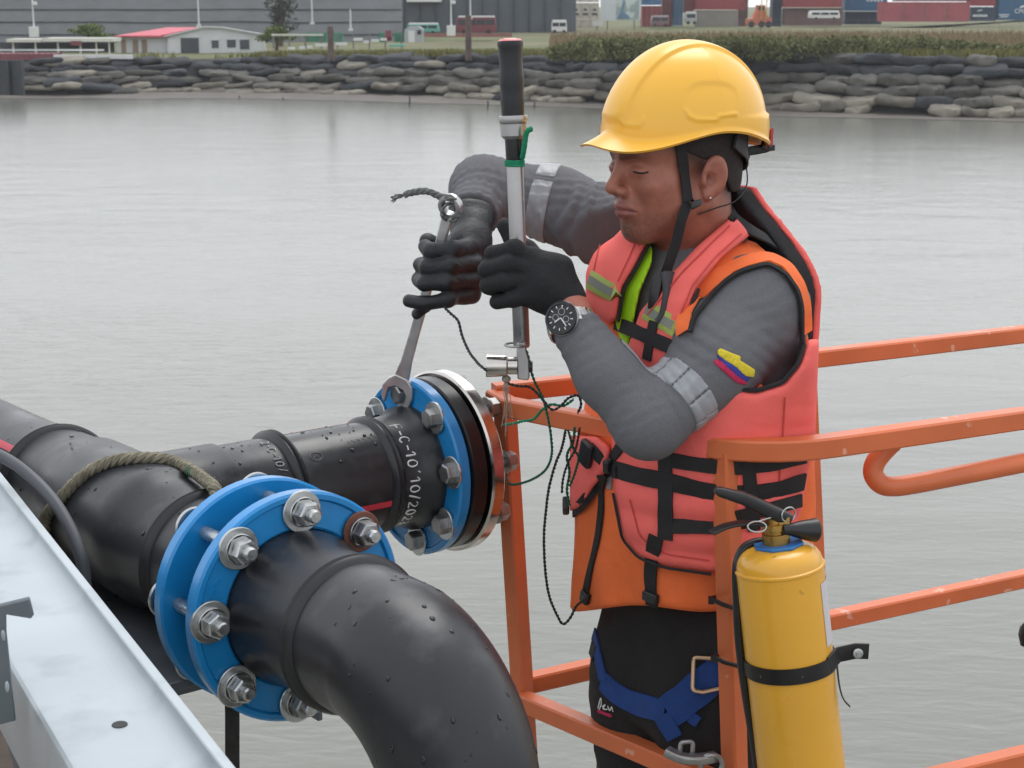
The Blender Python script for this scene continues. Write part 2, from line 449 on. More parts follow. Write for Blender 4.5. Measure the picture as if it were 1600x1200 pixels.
# mud flat below the bags at left
m_mudf = mat('river_mud', S(92, 86, 80), rough=0.7, var=0.2, vs=0.6, bump=0.3, bs=3, bdist=0.04)
mud = M(); rng = [(-60, 152), (60, 153), (150, 154), (230, 155), (300, 153), (400, 155), (520, 157), (640, 160), (800, 165), (1000, 172), (1200, 181), (1400, 186), (1600, 190), (1750, 193)]
vv = []; ff = []
for i, (x, y) in enumerate(rng):
    a = G(x, y + 0.7 * math.sin(i * 2.1), 0.02); b = G(x, y - 12, 0.0); b.z = 0.45
    vv += [a, a.lerp(b, 0.5) + Vector((0, 0, 0.08)), b]
for i in range(len(rng) - 1):
    for j in range(2): ff.append((i * 3 + j, (i + 1) * 3 + j, (i + 1) * 3 + j + 1, i * 3 + j + 1))
obj('mud_flat', (vv, ff), m_mudf, None, kind='structure', angle=60)

# ------------------------------------------------------------------ vegetation
def leaf_material(name, c1, c2):
    m = bpy.data.materials.new(name); m.use_nodes = True; nt = m.node_tree; b = nt.nodes['Principled BSDF']
    g = nt.nodes.new('ShaderNodeNewGeometry'); mx = nt.nodes.new('ShaderNodeMix'); mx.data_type = 'RGBA'
    nt.links.new(g.outputs['Random Per Island'], mx.inputs[0]); mx.inputs[6].default_value = (*c1, 1); mx.inputs[7].default_value = (*c2, 1)
    nt.links.new(mx.outputs[2], b.inputs['Base Color']); b.inputs['Roughness'].default_value = 0.8; b.inputs['Specular IOR Level'].default_value = 0.2
    return m
m_leaf = leaf_material('hedge_leaves', S(70, 78, 42), S(126, 128, 86))
m_leaf2 = leaf_material('tree_leaves', S(58, 74, 42), S(118, 132, 70))
m_grass = leaf_material('dry_grass', S(98, 104, 56), S(142, 136, 86))
m_weed = leaf_material('brown_weeds', S(120, 104, 78), S(150, 132, 102))
m_bark = mat('tree_bark', S(86, 76, 66), rough=0.9, var=0.2)
def leaf_cloud(centres, radii, n, size, seed, flat=0.0):
    """n small leaf quads spread through clumps"""
    rs = np.random.RandomState(seed); k = rs.randint(0, len(centres), n)
    c = np.array(centres)[k]; r = np.array(radii)[k]
    d = rs.normal(size=(n, 3)); d /= np.linalg.norm(d, axis=1)[:, None]
    p = c + d * r * (rs.uniform(0.35, 1.0, (n, 1)) ** 0.5)
    a = rs.normal(size=(n, 3)); a /= np.linalg.norm(a, axis=1)[:, None]
    b = np.cross(a, rs.normal(size=(n, 3))); b /= np.linalg.norm(b, axis=1)[:, None]
    s_ = size * rs.uniform(0.6, 1.3, (n, 1))
    v = np.stack([p - a * s_, p + b * s_ * 0.5, p + a * s_, p - b * s_ * 0.5], 1).reshape(-1, 3)
    f = np.arange(n * 4).reshape(-1, 4)
    return v, [tuple(q) for q in f.tolist()]
def blades(points, h, w, seed):
    rs = np.random.RandomState(seed); n = len(points); p = np.array(points)
    ang = rs.uniform(0, math.pi, n); hh = h * rs.uniform(0.4, 1.2, n)
    dx = np.stack([np.cos(ang), np.sin(ang), np.zeros(n)], 1) * w; tip = p + np.stack([rs.normal(0, 0.25, n) * hh, rs.normal(0, 0.25, n) * hh, hh], 1)
    v = np.stack([p - dx, p + dx, tip], 1).reshape(-1, 3); f = np.arange(n * 3).reshape(-1, 3)
    return v, [tuple(q) for q in f.tolist()]
# hedge on the right half, behind the bags
cs, rr_ = [], []
rnd = random.Random(3)
x = 868
while x < 1660:
    Y = 112 + rnd.uniform(-1.5, 3.0); env = min(1, (x - 855) / 60.0) * (1.0 if x < 1420 else max(0.35, 1 - (x - 1420) / 260.0))
    top = 52 + 6 * rnd.random() + (1 - env) * 22
    zb = 3.45; zt = max(zb + 0.4, zat(Y, top)); r = (zt - zb) * 0.55
    for q in range(2):
        cs.append((WY(x, 80, Y).x, Y + rnd.uniform(-.8, .8), zb + (zt - zb) * (0.30 + 0.32 * q))); rr_.append((0.75, 1.1, max(0.28, r * (0.8 - 0.15 * q))))
    x += rnd.uniform(9, 15)
v, f = leaf_cloud(cs, rr_, 26000, 0.13, 11)
obj('hedge', (v, f), m_leaf, None, 'long dull green hedge above the sandbags behind the helmet', 'hedge', kind='stuff', smooth=False, recalc=False)
# weeds on the slope behind the hedge, dry grass along the bank top
pts = []
for _ in range(16000):
    x = rnd.uniform(860, 1680); Y = rnd.uniform(116, 170); pts.append((WY(x, 60, Y).x, Y, ground_z(x, Y) - 0.1))
v, f = blades(pts, 0.75, 0.10, 5)
obj('weeds', (v, f), m_weed, None, 'brown dry weeds below the shipping containers', 'weeds', kind='stuff', smooth=False, recalc=False)
pts = []
for _ in range(24000):
    s_ = rnd.uniform(s_start + 9, s_end); p, t = edge_at(s_); px = proj(p)[0]
    n = Vector((-t.y, t.x, 0)); n = n if n.y > 0 else -n
    if px < 360 and rnd.random() > 0.06: continue
    q = p + n * (3.6 + abs(rnd.gauss(0, 3.2))); pts.append((q.x, q.y, ztop(px) + 0.08))
v, f = blades(pts, 0.55, 0.09, 6)
obj('grass', (v, f), m_grass, None, 'dry yellow green grass along the top of the sandbag bank', 'grass', kind='stuff', smooth=False, recalc=False)
def tree(name, px, ybase, ytop, Y, w, label, nleaf, leaf=0.16, palm=False, material=None):
    b = WY(px, ybase, Y); z0 = b.z; z1 = zat(Y, ytop); h = z1 - z0
    t = thing(name, b, label, 'tree')
    tr = M().tube([b, b + Vector((0.1, 0, h * .35)), b + Vector((-.05, .1, h * .75))], h * 0.035 + 0.05, 8, scales=[1.3, 1, .5])
    rs = random.Random(px)
    for k in range(5):
        a = rs.uniform(0, 6.28); tr.tube([b + Vector((0, 0, h * (.3 + .08 * k))), b + Vector((math.cos(a) * w * .4, math.sin(a) * w * .4, h * (.5 + .08 * k)))], 0.05, 5, scales=[1, .4])
    obj('trunk', tr, m_bark, t)
    c_, r_ = [], []
    for k in range(12):
        a = rs.uniform(0, 6.28); q = rs.uniform(0, .75)
        c_.append((b.x + math.cos(a) * w * .5 * q, b.y + math.sin(a) * w * .5 * q, z0 + h * rs.uniform(.35, .9))); r_.append((w * rs.uniform(.15, .28), w * .22, h * rs.uniform(.10, .2)))
    v, f = leaf_cloud(c_, r_, nleaf, leaf, px)
    obj('crown', (v, f), material or m_leaf2, t, smooth=False, recalc=False)
tree('tree', 137, 66, 38, 150, 3.6, 'small pale green tree behind the jetty canopy at far left', 700, .2)
tree('tree', 432, 80, 38, 146, 3.4, 'bushy green tree right of the white building', 1400)
tree('tree', 438, 72, -14, 165, 3.6, 'tall dark tree in front of the grey stockpile', 1300, material=leaf_material('dark_leaves', S(46, 54, 44), S(78, 84, 70)))

# ------------------------------------------------------------------ stockpile and warehouse
m_tarp = mat('dark_grey_tarpaulin', S(84, 88, 90), rough=0.8, var=0.14, vs=0.5, bump=0.4, bs=2.0, bdist=0.1)
pile = thing('covered_stockpile', WY(250, 75, 176), 'huge dark grey stockpile slope covered with overlapping tarpaulin strips', 'stockpile')
zb = 2.6; Y0 = 176
for k in range(5):
    z0 = zb + k * 1.28; z1 = z0 + 1.36; y0 = Y0 + k * 1.5; y1 = y0 + 1.55
    xl0 = WY(-1500, 20, y0).x; xr0 = WY(628, 20, y0).x
    v = []; f = []; n = 90
    for i in range(n + 1):
        x = xl0 + (xr0 - xl0) * i / n; w_ = 0.10 * noise.noise(Vector((x * .12, k * 3.0, 0)))
        v += [(x, y0 - 0.22 + w_, z0 - 0.05 + w_), (x, y0 - .05 + (y1 - y0) * .5 + w_ * 2, (z0 + z1) / 2 + w_ * 1.5), (x, y1 + 0.12, z1 + w_ * .6), (x, y1 + 0.5, z1 - 0.35)]
    for i in range(n):
        for j in range(3): f.append((i * 4 + j, (i + 1) * 4 + j, (i + 1) * 4 + j + 1, i * 4 + j + 1))
    obj('tarpaulin_strip', (v, f), m_tarp, pile, angle=50)
m_slate = mat('slate_blue_cladding', S(78, 86, 94), rough=0.6, var=0.1, vs=0.3)
m_slated = mat('slate_frame', S(58, 64, 70), rough=0.6, var=0.1, vs=0.5)
m_wh = mat('white_paint_far', S(214, 216, 214), rough=0.6, var=0.06, vs=0.8)
wh = thing('warehouse', WY(755, 60, 205), 'dark slate clad warehouse wall behind the parked bus', 'warehouse')
Yw = 205; xa, xb = WY(608, 20, Yw).x, WY(900, 20, Yw).x
npan = 12
for i in range(npan):
    a = xa + (xb - xa) * i / npan; b_ = xa + (xb - xa) * (i + 1) / npan
    obj('wall_panel', M().box(((a + b_) / 2, Yw + 0.1, 6.2), (b_ - a - 0.12, 0.2, 5.4)), m_slate, wh)
    obj('column', M().box((a, Yw, 6.2), (0.22, 0.5, 5.4)), m_slated, wh)
obj('back_wall', M().box(((xa + xb) / 2, Yw + 4, 6.2), (xb - xa, 7.5, 5.4)), m_slated, wh)
for (x0, x1, y0, y1) in ((636, 690, -4, 3),):
    p, q = WY(x0, y1, Yw - .5), WY(x1, y0, Yw - .5)
    obj('canopy', M().box(((p.x + q.x) / 2, Yw - 0.8, (p.z + q.z) / 2), (q.x - p.x, 1.2, q.z - p.z)), m_wh, wh)

# ------------------------------------------------------------------ white building with a red roof
m_wall = mat('white_corrugated_wall', S(206, 208, 210), rough=0.6, var=0.07, vs=0.8)
m_roof = mat('red_sheet_roof', S(198, 78, 96), rough=0.5, var=0.12, vs=0.6)
m_dark = mat('dark_opening', S(66, 72, 78), rough=0.5, var=0.1)
m_tan = mat('tan_door', S(148, 128, 112), rough=0.7, var=0.1)
Yb = 150
wb = thing('white_building', WY(330, 82, Yb), 'long white shed with a red sheet roof and a dark doorway on the bank', 'building')
def wxz(px, py, Y=Yb): p = WY(px, py, Y); return p.x, p.z
def facade(pts, Y, th, name, mt, par):
    poly = [(WY(x, y, Y).x, WY(x, y, Y).z) for x, y in pts]
    return obj(name, M().prism(poly, Vector((0, Y + th / 2, 0)), (1, 0, 0), (0, 0, 1), th), mt, par)
facade([(262, 84), (262, 55), (318, 42), (345, 43), (412, 54), (416, 84)], Yb, 0.3, 'front_wall', m_wall, wb)
facade([(184, 84), (184, 57), (262, 55), (262, 84)], Yb + 0.6, 0.3, 'side_wall', m_wall, wb)
for i in range(5):
    xx0 = 178 + i * 17; 
    a = WY(xx0, 56, Yb - .2); b_ = WY(xx0 + 17.5, 55.6, Yb - .2); c_ = WY(262 + i * 13 + 13, 42.4, Yb + 7); d_ = WY(262 + i * 13, 42.6, Yb + 7)
    obj('roof_sheet', ([a, b_, c_, d_, a - Vector((0, 0, .12)), b_ - Vector((0, 0, .12)), c_ - Vector((0, 0, .12)), d_ - Vector((0, 0, .12))], [(0, 1, 2, 3), (7, 6, 5, 4), (0, 4, 5, 1), (1, 5, 6, 2), (2, 6, 7, 3), (3, 7, 4, 0)]), m_roof, wb)
facade([(256, 56), (318, 41), (346, 42), (414, 53.5), (414, 55), (346, 43.5), (318, 43), (256, 58)], Yb - 0.35, 0.5, 'roof_verge', m_roof if False else m_wall, wb)
facade([(262, 55), (318, 42.4), (318, 41.2), (250, 55)], Yb - 0.2, 2.5, 'roof_sheet', m_roof, wb)
for (x0, x1, y0, y1, nm, mt) in ((283, 310, 59, 83, 'door', m_dark), (331, 341, 63, 75, 'window', m_dark), (355, 368, 62, 74, 'window', m_dark), (375, 389, 62, 77, 'window', m_dark)):
    a = WY(x0, y1, Yb - .06); b_ = WY(x1, y0, Yb - .06)
    w_ = obj(nm, M().box(((a.x + b_.x) / 2, Yb - .02, (a.z + b_.z) / 2), (b_.x - a.x, 0.08, b_.z - a.z)), mt, wb)
    obj('frame', M().box(((a.x + b_.x) / 2, Yb - .05, b_.z + .05), (b_.x - a.x + .2, 0.12, .1)), m_wall, w_)
for (x0, x1) in ((190, 196), (208, 215), (222, 229)):
    a = WY(x0, 83, Yb + .55); b_ = WY(x1, 62, Yb + .55)
    obj('door', M().box(((a.x + b_.x) / 2, Yb + .57, (a.z + b_.z) / 2), (b_.x - a.x, 0.08, b_.z - a.z)), m_tan, wb)
# ------------------------------------------------------------------ jetty at left
m_can = mat('pale_canopy', S(206, 208, 196), rough=0.7, var=0.08, vs=1)
m_redp = mat('dull_red_paint', S(122, 66, 72), rough=0.6, var=0.15, vs=1)
m_pile = mat('dark_timber_pile', S(62, 66, 70), rough=0.9, var=0.2, vs=2)
Yj = 134
jt = thing('jetty', WY(60, 96, Yj), 'jetty with a pale canopy, red deck edge and dark piles', 'jetty')
def jb(name, x0, x1, y0, y1, Y, dy, mt, par=None):
    a = WY(x0, y1, Y); b_ = WY(x1, y0, Y)
    return obj(name, M().box(((a.x + b_.x) / 2, Y + dy / 2, (a.z + b_.z) / 2), (b_.x - a.x, dy, b_.z - a.z)), mt, par or jt)
jb('canopy', 10, 64, 61, 66, Yj + 4, 3, m_can); jb('canopy', 66, 176, 59.5, 65, Yj + 4, 3, m_can)
jb('hand_rail', -40, 162, 77, 79.5, Yj, 0.12, m_wh); jb('deck', -40, 82, 84, 94, Yj, 3, m_redp)
for xx in range(-20, 85, 9): jb('rail_post', xx, xx + 1, 80, 84, Yj + .1, .08, m_redp)
for xx in (20, 55, 90, 125, 150, 170): jb('canopy_post', xx, xx + 1.2, 65, 88, Yj + 4.5, .1, m_can)
jb('back_screen', 0, 178, 66, 82, Yj + 7.2, .1, m_pile)
jb('life_sign', 111, 127, 64, 71, Yj + 3.9, .06, m_redp)
for x0, x1 in ((0, 9), (14, 18), (22, 33), (-30, -20), (-14, -8)): jb('pile', x0, x1, 94, 149, Yj - 11.5 + (x0 % 3) * .5, .5, m_pile)
for i, (x0, x1) in enumerate(((84, 106), (107, 130), (132, 150), (151, 170), (171, 192), (193, 206))):
    o = jb('barrier_block', x0, x1, 85.5, 92, 133.5, .5, m_wh); o.parent = None
    o.location = ORG[jt]; tag(o, None, 'barrier', 'white barrier blocks by the jetty'); o['label'] = ['leftmost white barrier block beside the red jetty deck', 'second white barrier block from the red jetty deck', 'third white barrier block from the red jetty deck', 'fourth white barrier block from the red jetty deck', 'fifth white barrier block from the red jetty deck', 'rightmost white barrier block below the tan doors'][i]
# ------------------------------------------------------------------ poles and mooring piles
m_pole = mat('white_lamp_pole', S(206, 210, 210), rough=0.5, var=0.05)
m_rust = mat('rusty_brown_pile', S(92, 76, 72), rough=0.85, var=0.25, vs=1.5)
for px, y0, y1, Y, lab, box_ in ((54, 58, -4, 150, 'white lamp pole with a base box at far left', True), (311, 42, -4, 160, 'white lamp pole rising behind the red roof', False), (488, 38, -4, 165, 'white lamp pole right of the tall dark tree', False), (548, 48, 14, 160, 'short pale pole near the small reddish bush', False), (705, 56, -4, 150, 'white pole with camera boxes left of the bus', True), (735, 30, -4, 170, 'thin white pole rising behind the right mooring pile', False)):
    b_ = WY(px, y0, Y); a = WY(px, y0, Y); z1 = zat(Y, y1)
    t = thing('lamp_pole', a, lab, 'pole', 'poles on the far bank')
    obj('shaft', M().lathe(a, (0, 0, 1), [(0, .09), (z1 - a.z, .06), (z1 - a.z, 0)], 10), m_pole, t)
    if box_:
        obj('base_box', M().box(a + Vector((0, -.1, .45)), (.75, .5, .9)), m_wh, t, bevel=.03)
        obj('fixture', M().box(a + Vector((.2, -.1, 2.9)), (.4, .3, .3)), m_wh, t, bevel=.03)
    else: obj('base_plate', M().box(a + Vector((0, 0, .1)), (.4, .4, .2)), m_pole, t)
for px, y0, y1, lab in ((517, 84, 41, 'left of two rusty brown mooring piles on the bank'), (732, 84, 24, 'taller right mooring pile, rusty brown, on the bank')):
    Y = 126; a = WY(px, y0, Y); z1 = zat(Y, y1)
    t = thing('mooring_pile', a, lab, 'pile', 'mooring piles on the bank')
    obj('shaft', M().lathe(a, (0, 0, 1), [(-.5, .24), (z1 - a.z - .05, .23), (z1 - a.z, .2), (z1 - a.z, 0)], 12), m_rust, t)
    obj('cap_band', M().lathe(a, (0, 0, 1), [(z1 - a.z - .5, .255), (z1 - a.z - .35, .255)], 12), m_rust, t)
for px, y0, y1 in ((640, 170, 150), (762, 174, 158), (442, 160, 152), (374, 158, 150), (835, 172, 160)):
    a = G(px, y0 - 4, 0); z1 = zat(a.y, y1)
    obj('stake', M().lathe(a, (0.03, 0, 1), [(-.2, .06), (z1, .05), (z1, 0)], 7), m_pile, None, 'thin dark stake standing in the shallows, %s' % {640: 'between the two mooring piles', 762: 'just left of the torque wrench', 442: 'below the bushy tree', 374: 'leftmost, below the white building', 835: 'just right of the torque wrench'}[px], 'stake', 'stakes in the shallows')
# ------------------------------------------------------------------ middle yard: fence, booth, bus, van, boxes
m_net = mat('green_netting', S(74, 134, 112), rough=0.8, var=0.15, vs=1)
m_postf = mat('grey_fence_post', S(120, 120, 114), rough=0.8, var=0.1)
m_glass = mat('dark_vehicle_glass', S(40, 46, 54), rough=0.15, var=0.05)
m_tyre = mat('tyre_rubber', S(36, 36, 38), rough=0.8, var=0.1)
m_teal = mat('teal_paint', S(96, 168, 150), rough=0.5, var=0.08)
m_silv = mat('silver_sheet', S(168, 172, 174), rough=0.45, var=0.08, vs=1)
m_rd = mat('bus_red_paint', S(112, 48, 58), rough=0.4, var=0.08, vs=1)
Yf = 140
fn = thing('net_fence', WY(480, 76, Yf), 'low fence with pale top rail and green netting panels', 'fence')
jb('top_rail', 424, 505, 53, 56, Yf, .1, m_can, fn)
for xx in range(426, 640, 25): jb('post', xx, xx + 2, 54, 76, Yf + .15, .12, m_postf, fn)
for (x0, x1) in ((478, 500), (502, 512), (522, 536), (592, 604), (616, 632)): jb('net_panel', x0, x1, 51, 66, Yf + .3, .04, m_net, fn)
for i, (x0, x1, y) in enumerate(((450, 460, 76), (468, 476, 75), (480, 488, 74), (492, 512, 71), (524, 542, 69), (552, 566, 62), (568, 576, 66), (580, 592, 64), (594, 604, 62))):
    o = jb('white_block', x0, x1, y - 2.5, y + 1.5, 136, .3, m_wh, jt); o.parent = None; o.location = ORG[jt]
    tag(o, ['first', 'second', 'third', 'fourth', 'fifth', 'sixth', 'seventh', 'eighth', 'ninth'][i] + ' small white kerb block counted from the white building', 'block', 'white kerb blocks on the grass')
bo = thing('booth', WY(646, 66, 138), 'small silver sheet metal booth with an arched roof', 'booth')
facade([(632, 66), (632, 46), (640, 41), (655, 41), (661, 46), (661, 66)], 138, 1.2, 'shell', m_silv, bo)
jb('door', 638, 648, 48, 66, 137.93, .06, m_wh, bo); jb('window', 652, 658, 47, 54, 137.93, .06, m_glass, bo)
def vehicle(name, x0, x1, y0, y1, Y, dep, body, roof, label, cat, wins, band=0.45):
    a = WY(x0, y1, Y); b_ = WY(x1, y0, Y); L = b_.x - a.x; hgt = b_.z - a.z
    t = thing(name, (a.x + L / 2, Y + dep / 2, a.z), label, cat)
    prof = [(a.x, a.z + hgt * .14), (a.x, a.z + hgt * .55), (a.x + L * .02, a.z + hgt * .9), (a.x + L * .05, b_.z), (b_.x - L * .04, b_.z), (b_.x - L * .01, a.z + hgt * .55), (b_.x, a.z + hgt * .5), (b_.x, a.z + hgt * .14)]
    obj('body', M().prism(prof, Vector((0, Y + dep / 2, 0)), (1, 0, 0), (0, 0, 1), dep), body, t, bevel=.05)
    obj('roof', M().box((a.x + L / 2, Y + dep / 2, b_.z + .05), (L * .9, dep * .96, .14)), roof, t, bevel=.03)
    for i in range(wins):
        xw = a.x + L * (0.06 + 0.9 * i / wins); obj('window', M().box((xw + L * .4 / wins, Y - .01, a.z + hgt * .72), (L * .8 / wins, .06, hgt * .3)), m_glass, t)
    for q in (0.2, 0.8):
        wc = Vector((a.x + L * q, Y + .05, a.z + hgt * .14)); obj('wheel', M().lathe(wc, (0, -1, 0), [(-.2, 0), (-.2, hgt * .15), (.06, hgt * .15), (.08, hgt * .12), (.08, 0)], 16), m_tyre, t)
vehicle('bus', 713, 776, 27, 54, 175, 2.4, m_rd, m_wh, 'dark red bus with a white roof parked before the warehouse', 'bus', 4)
vehicle('van', 636, 686, 38, 52, 178, 1.9, m_teal, m_wh, 'pale teal van parked behind the silver booth', 'van', 3)
obj('red_drum', M().lathe(WY(607, 64, 139), (0, 0, 1), [(0, .0), (0, .28), (.3, .29), (.32, .3), (.34, .29), (.85, .28), (.85, 0)], 16), m_rd, None, 'small red drum standing left of the silver booth', 'drum')
o = jb('punt', 608, 632, 69.5, 73, 133, .8, m_teal, jt); o.parent = None; o.location = ORG[jt]; tag(o, 'flat teal and white board lying on the grass', 'board')
# low red brick wall right of the bus
o = jb('brick_wall', 655, 800, 52, 58, 168, .3, mat('dull_brick', S(142, 98, 92), rough=.9, var=.2, vs=2), jt); o.parent = None; o.location = ORG[jt]; tag(o, 'low dull red wall in front of the bus', 'wall')

# ------------------------------------------------------------------ containers
CC = {'red': S(140, 58, 62), 'rust': S(128, 62, 62), 'maroon': S(122, 48, 60), 'pink': S(164, 84, 90), 'blue': S(48, 92, 128), 'navy': S(44, 62, 82), 'steel': S(66, 106, 140), 'beige': S(198, 192, 180), 'grey': S(136, 130, 122), 'brown': S(112, 86, 82)}
CM = {k: mat('container_' + k, c, rough=0.6, var=0.14, vs=0.5, col2=tuple(x * .6 for x in c), patch=(0.5, 0.68, 0.06)) for k, c in CC.items()}
m_letter = mat('white_lettering', S(222, 226, 228), rough=0.6, var=0.03)
def container(x0, x1, y0, y1, Y, col, label, ends=False, dep=2.44, group='shipping containers in the yard', rods=0):
    a = WY(x0, y1, Y); b_ = WY(x1, y0, Y); L = b_.x - a.x; h = b_.z - a.z; mt = CM[col]
    t = thing('shipping_container', (a.x + L / 2, Y + dep / 2, a.z), label, 'container', group)
    # corrugated front wall
    v = []; f = []; n = max(6, int(L / 0.28)); 
    for i in range(n * 4 + 1):
        ph = i % 4; yy = Y + (0.05 if ph in (0, 1) else 0.005) + 0.02
        xx = a.x + .1 + (L - .2) * i / (n * 4); v += [(xx, yy, a.z + .15), (xx, yy, b_.z - .1)]
    for i in range(n * 4): f.append((2 * i, 2 * i + 2, 2 * i + 3, 2 * i + 1))
    obj('door_panel' if ends else 'side_wall', (v, f), mt, t, recalc=False, angle=20)
    fr = M().box((a.x + .08, Y + .08, a.z + h / 2), (.16, .16, h)); fr.box((b_.x - .08, Y + .08, a.z + h / 2), (.16, .16, h))
    obj('corner_post', M().box((a.x + .07, Y + .06, a.z + h / 2), (.14, .14, h)), mt, t); obj('corner_post', M().box((b_.x - .07, Y + .06, a.z + h / 2), (.14, .14, h)), mt, t)
    obj('top_rail', M().box((a.x + L / 2, Y + .05, b_.z - .055), (L - .28, .12, .1)), mt, t); obj('bottom_rail', M().box((a.x + L / 2, Y + .05, a.z + .08), (L - .28, .12, .16)), mt, t)
    obj('shell', M().box((a.x + L / 2, Y + dep / 2 + .06, a.z + h / 2), (L - .02, dep - .1, h - .02)), mt, t)
    for r in range(rods): obj('lock_rod', M().box((a.x + L * (r + 1) / (rods + 1), Y - .02, a.z + h / 2), (.06, .06, h * .92)), m_postf, t)
    return t
def word(t, s, px, py, hpx, Y, mt=None, name='lettering'):
    cu = bpy.data.curves.new('w', 'FONT'); cu.body = s; cu.size = 1.0; cu.extrude = 0.01
    o = bpy.data.objects.new('w', cu); COL.objects.link(o); me = bpy.data.meshes.new_from_object(o); bpy.data.objects.remove(o)
    p = WY(px, py, Y); hm = hpx * Y / FPX / 0.72; mtx = Matrix.Translation(p) @ Matrix.Rotation(math.pi / 2, 4, 'X') @ Matrix.Scale(hm, 4)
    me.transform(Matrix.Translation(-ORG[t]) @ mtx); me.materials.append(mt or m_letter)
    q = bpy.data.objects.new(name, me); COL.objects.link(q); q.parent = t; return q
Yc = 224
for i in range(3):
    for j, (y0, y1) in enumerate(((-22, 3.5), (4.5, 30), (31, 46))):
        t = container(893 + i * 14.6, 893 + i * 14.6 + 14, y0, y1, Yc, 'beige', '%s beige container end in the %s row left of the billboard' % (['left', 'middle', 'right'][i], ['top', 'middle', 'bottom'][j]), True, group='beige containers')
        if j == 1:
            for (yy, w_, h_) in ((15, 5, 3), (22, 8.5, 3)):
                p = WY(893 + i * 14.6 + 7, yy, Yc - .02); obj('dark_mark', M().box(p, (w_ * Yc / FPX, .03, h_ * Yc / FPX)), m_dark, t)
# billboard
m_map1 = mat('billboard_white', S(206, 212, 216), rough=0.5, var=0.03, vs=1)
m_map2 = mat('billboard_map_print', S(150, 166, 168), rough=0.5, var=0.12, vs=0.8, col2=S(196, 206, 204), patch=(0.7, .52, .03))
m_map3 = mat('billboard_blue_print', S(96, 134, 158), rough=0.5, var=0.1, vs=1)
bb = thing('billboard', WY(970, 44, 214), 'white billboard with a pale map print in front of the containers', 'billboard')
jb('panel', 938, 1002, -40, 32, 214, .15, m_map1, bb); jb('map_print', 963, 999.5, -38, 29.5, 213.9, .05, m_map2, bb)
facade([(963, 29), (970, 20), (975, -5), (977, 6), (973, 18), (982, 24), (985, 29)], 213.8, .06, 'map_water', m_map3, bb)
jb('leg', 948, 950, 32, 46, 214.1, .2, m_postf, bb); jb('leg', 990, 992, 32, 46, 214.1, .2, m_postf, bb)
sg = thing('sign', WY(934, 46, 212), 'small white sign board below the beige containers', 'sign')
jb('board', 925, 942, 32.5, 40.5, 212, .1, m_wh, sg); jb('leg', 932, 934, 40.5, 48, 212.05, .1, m_postf, sg)
LST = [  # x0,x1,y0,y1,dY,col,label,rods
 (790, 858, 19, 46, -18, 'pink', 'dusty pink container behind the torque wrench, left of the pickup', 0),
 (1003, 1034, 9, 41, 0, 'red', 'red container end directly right of the billboard', 3),
 (1003, 1034, -26, 8, 0, 'steel', 'blue container on the stack right of the billboard', 0),
 (1035, 1051, -26, 41, 1, 'rust', 'narrow rust red container left of the tall blue container', 2),
 (1052, 1068, -26, 40, 0, 'blue', 'tall narrow blue container end above the helmet front', 2),
 (1069, 1085, -26, 20, 1, 'rust', 'rust container above the small white truck', 0),
 (1086, 1166, -28, 15, 0, 'red', 'wide red container on top of the grey container', 0),
 (1088, 1152, 16, 42, 0, 'grey', 'dusty grey container under the wide red one above the helmet', 0),
 (1153, 1170, -26, 42, 4, 'brown', 'dark brown container beside the orange stacker', 0),
 (1206, 1223, -26, 42, 3, 'navy', 'narrow navy container right of the orange stacker', 0),
 (1226, 1317, -28, 11.5, 0, 'red', 'long red container on the stack right of the helmet', 0),
 (1226, 1317, 12.5, 40, 1, 'brown', 'long brown container beneath the red one right of the helmet', 0),
 (1320, 1388, -28, 17, 3, 'blue', 'blue container with white stencil marks right of the red stack', 0),
 (1320, 1378, 18, 38, 8, 'navy', 'dark navy container low behind the white truck', 0),
 (1376, 1516, 3, 34, -6, 'pink', 'big dusty red container lying in front at right', 3),
 (1400, 1516, -30, 2, 4, 'maroon', 'maroon container behind and above the big dusty red container', 0),
 (1517, 1557, -26, 9.5, 0, 'red', 'short red container on top of the navy lettered one', 0),
 (1517, 1557, 10.5, 33, 0, 'navy', 'navy container with white lettering below the short red one', 0),
 (1559, 1680, -26, 31, 0, 'blue', 'blue container with white letters at the right edge', 0)]
CT = {}
for x0, x1, y0, y1, dY, col, lab, rods in LST: CT[lab] = container(x0, x1, y0, y1, Yc + dY, col, lab, rods=rods)
word(CT[LST[-1][6]], 'CMA CGM', 1585, 20.5, 6.5, Yc - .03)
t = CT[LST[-1][6]]
sw_ = M().sweep(smooth_path([WY(1594, 12, Yc - .03), WY(1600, 9.5, Yc - .03), WY(1612, 8, Yc - .03)], 5), [(-.12, -.02), (.12, -.02), (.12, .02), (-.12, .02)], up=(0, 1, 0)); obj('logo_swoosh', sw_, m_letter, t)
for i in range(2): obj('stencil_line', M().box(WY(1569, 23 + 3 * i, Yc - .02), (1.35 - .3 * i, .02, .12)), m_letter, t)
t = CT['navy container with white lettering below the short red one']
obj('logo_mark', M().prism([(-.35, -.1), (.2, -.02), (.35, .12), (.1, .1), (-.3, .02)], WY(1531, 16.5, Yc - .03), (1, 0, 0), (0, 0, 1), .02), m_letter, t)
for i in range(7): obj('letter_block', M().box(WY(1521.5 + i * 3.3, 24.5, Yc - .03), (.2, .02, .3)), m_letter, t)
t = CT['blue container with white stencil marks right of the red stack']
for i in range(5): obj('letter_block', M().box(WY(1356 + i * 5.5, 1, Yc + 2.97), (.34, .02, .16)), m_letter, t)
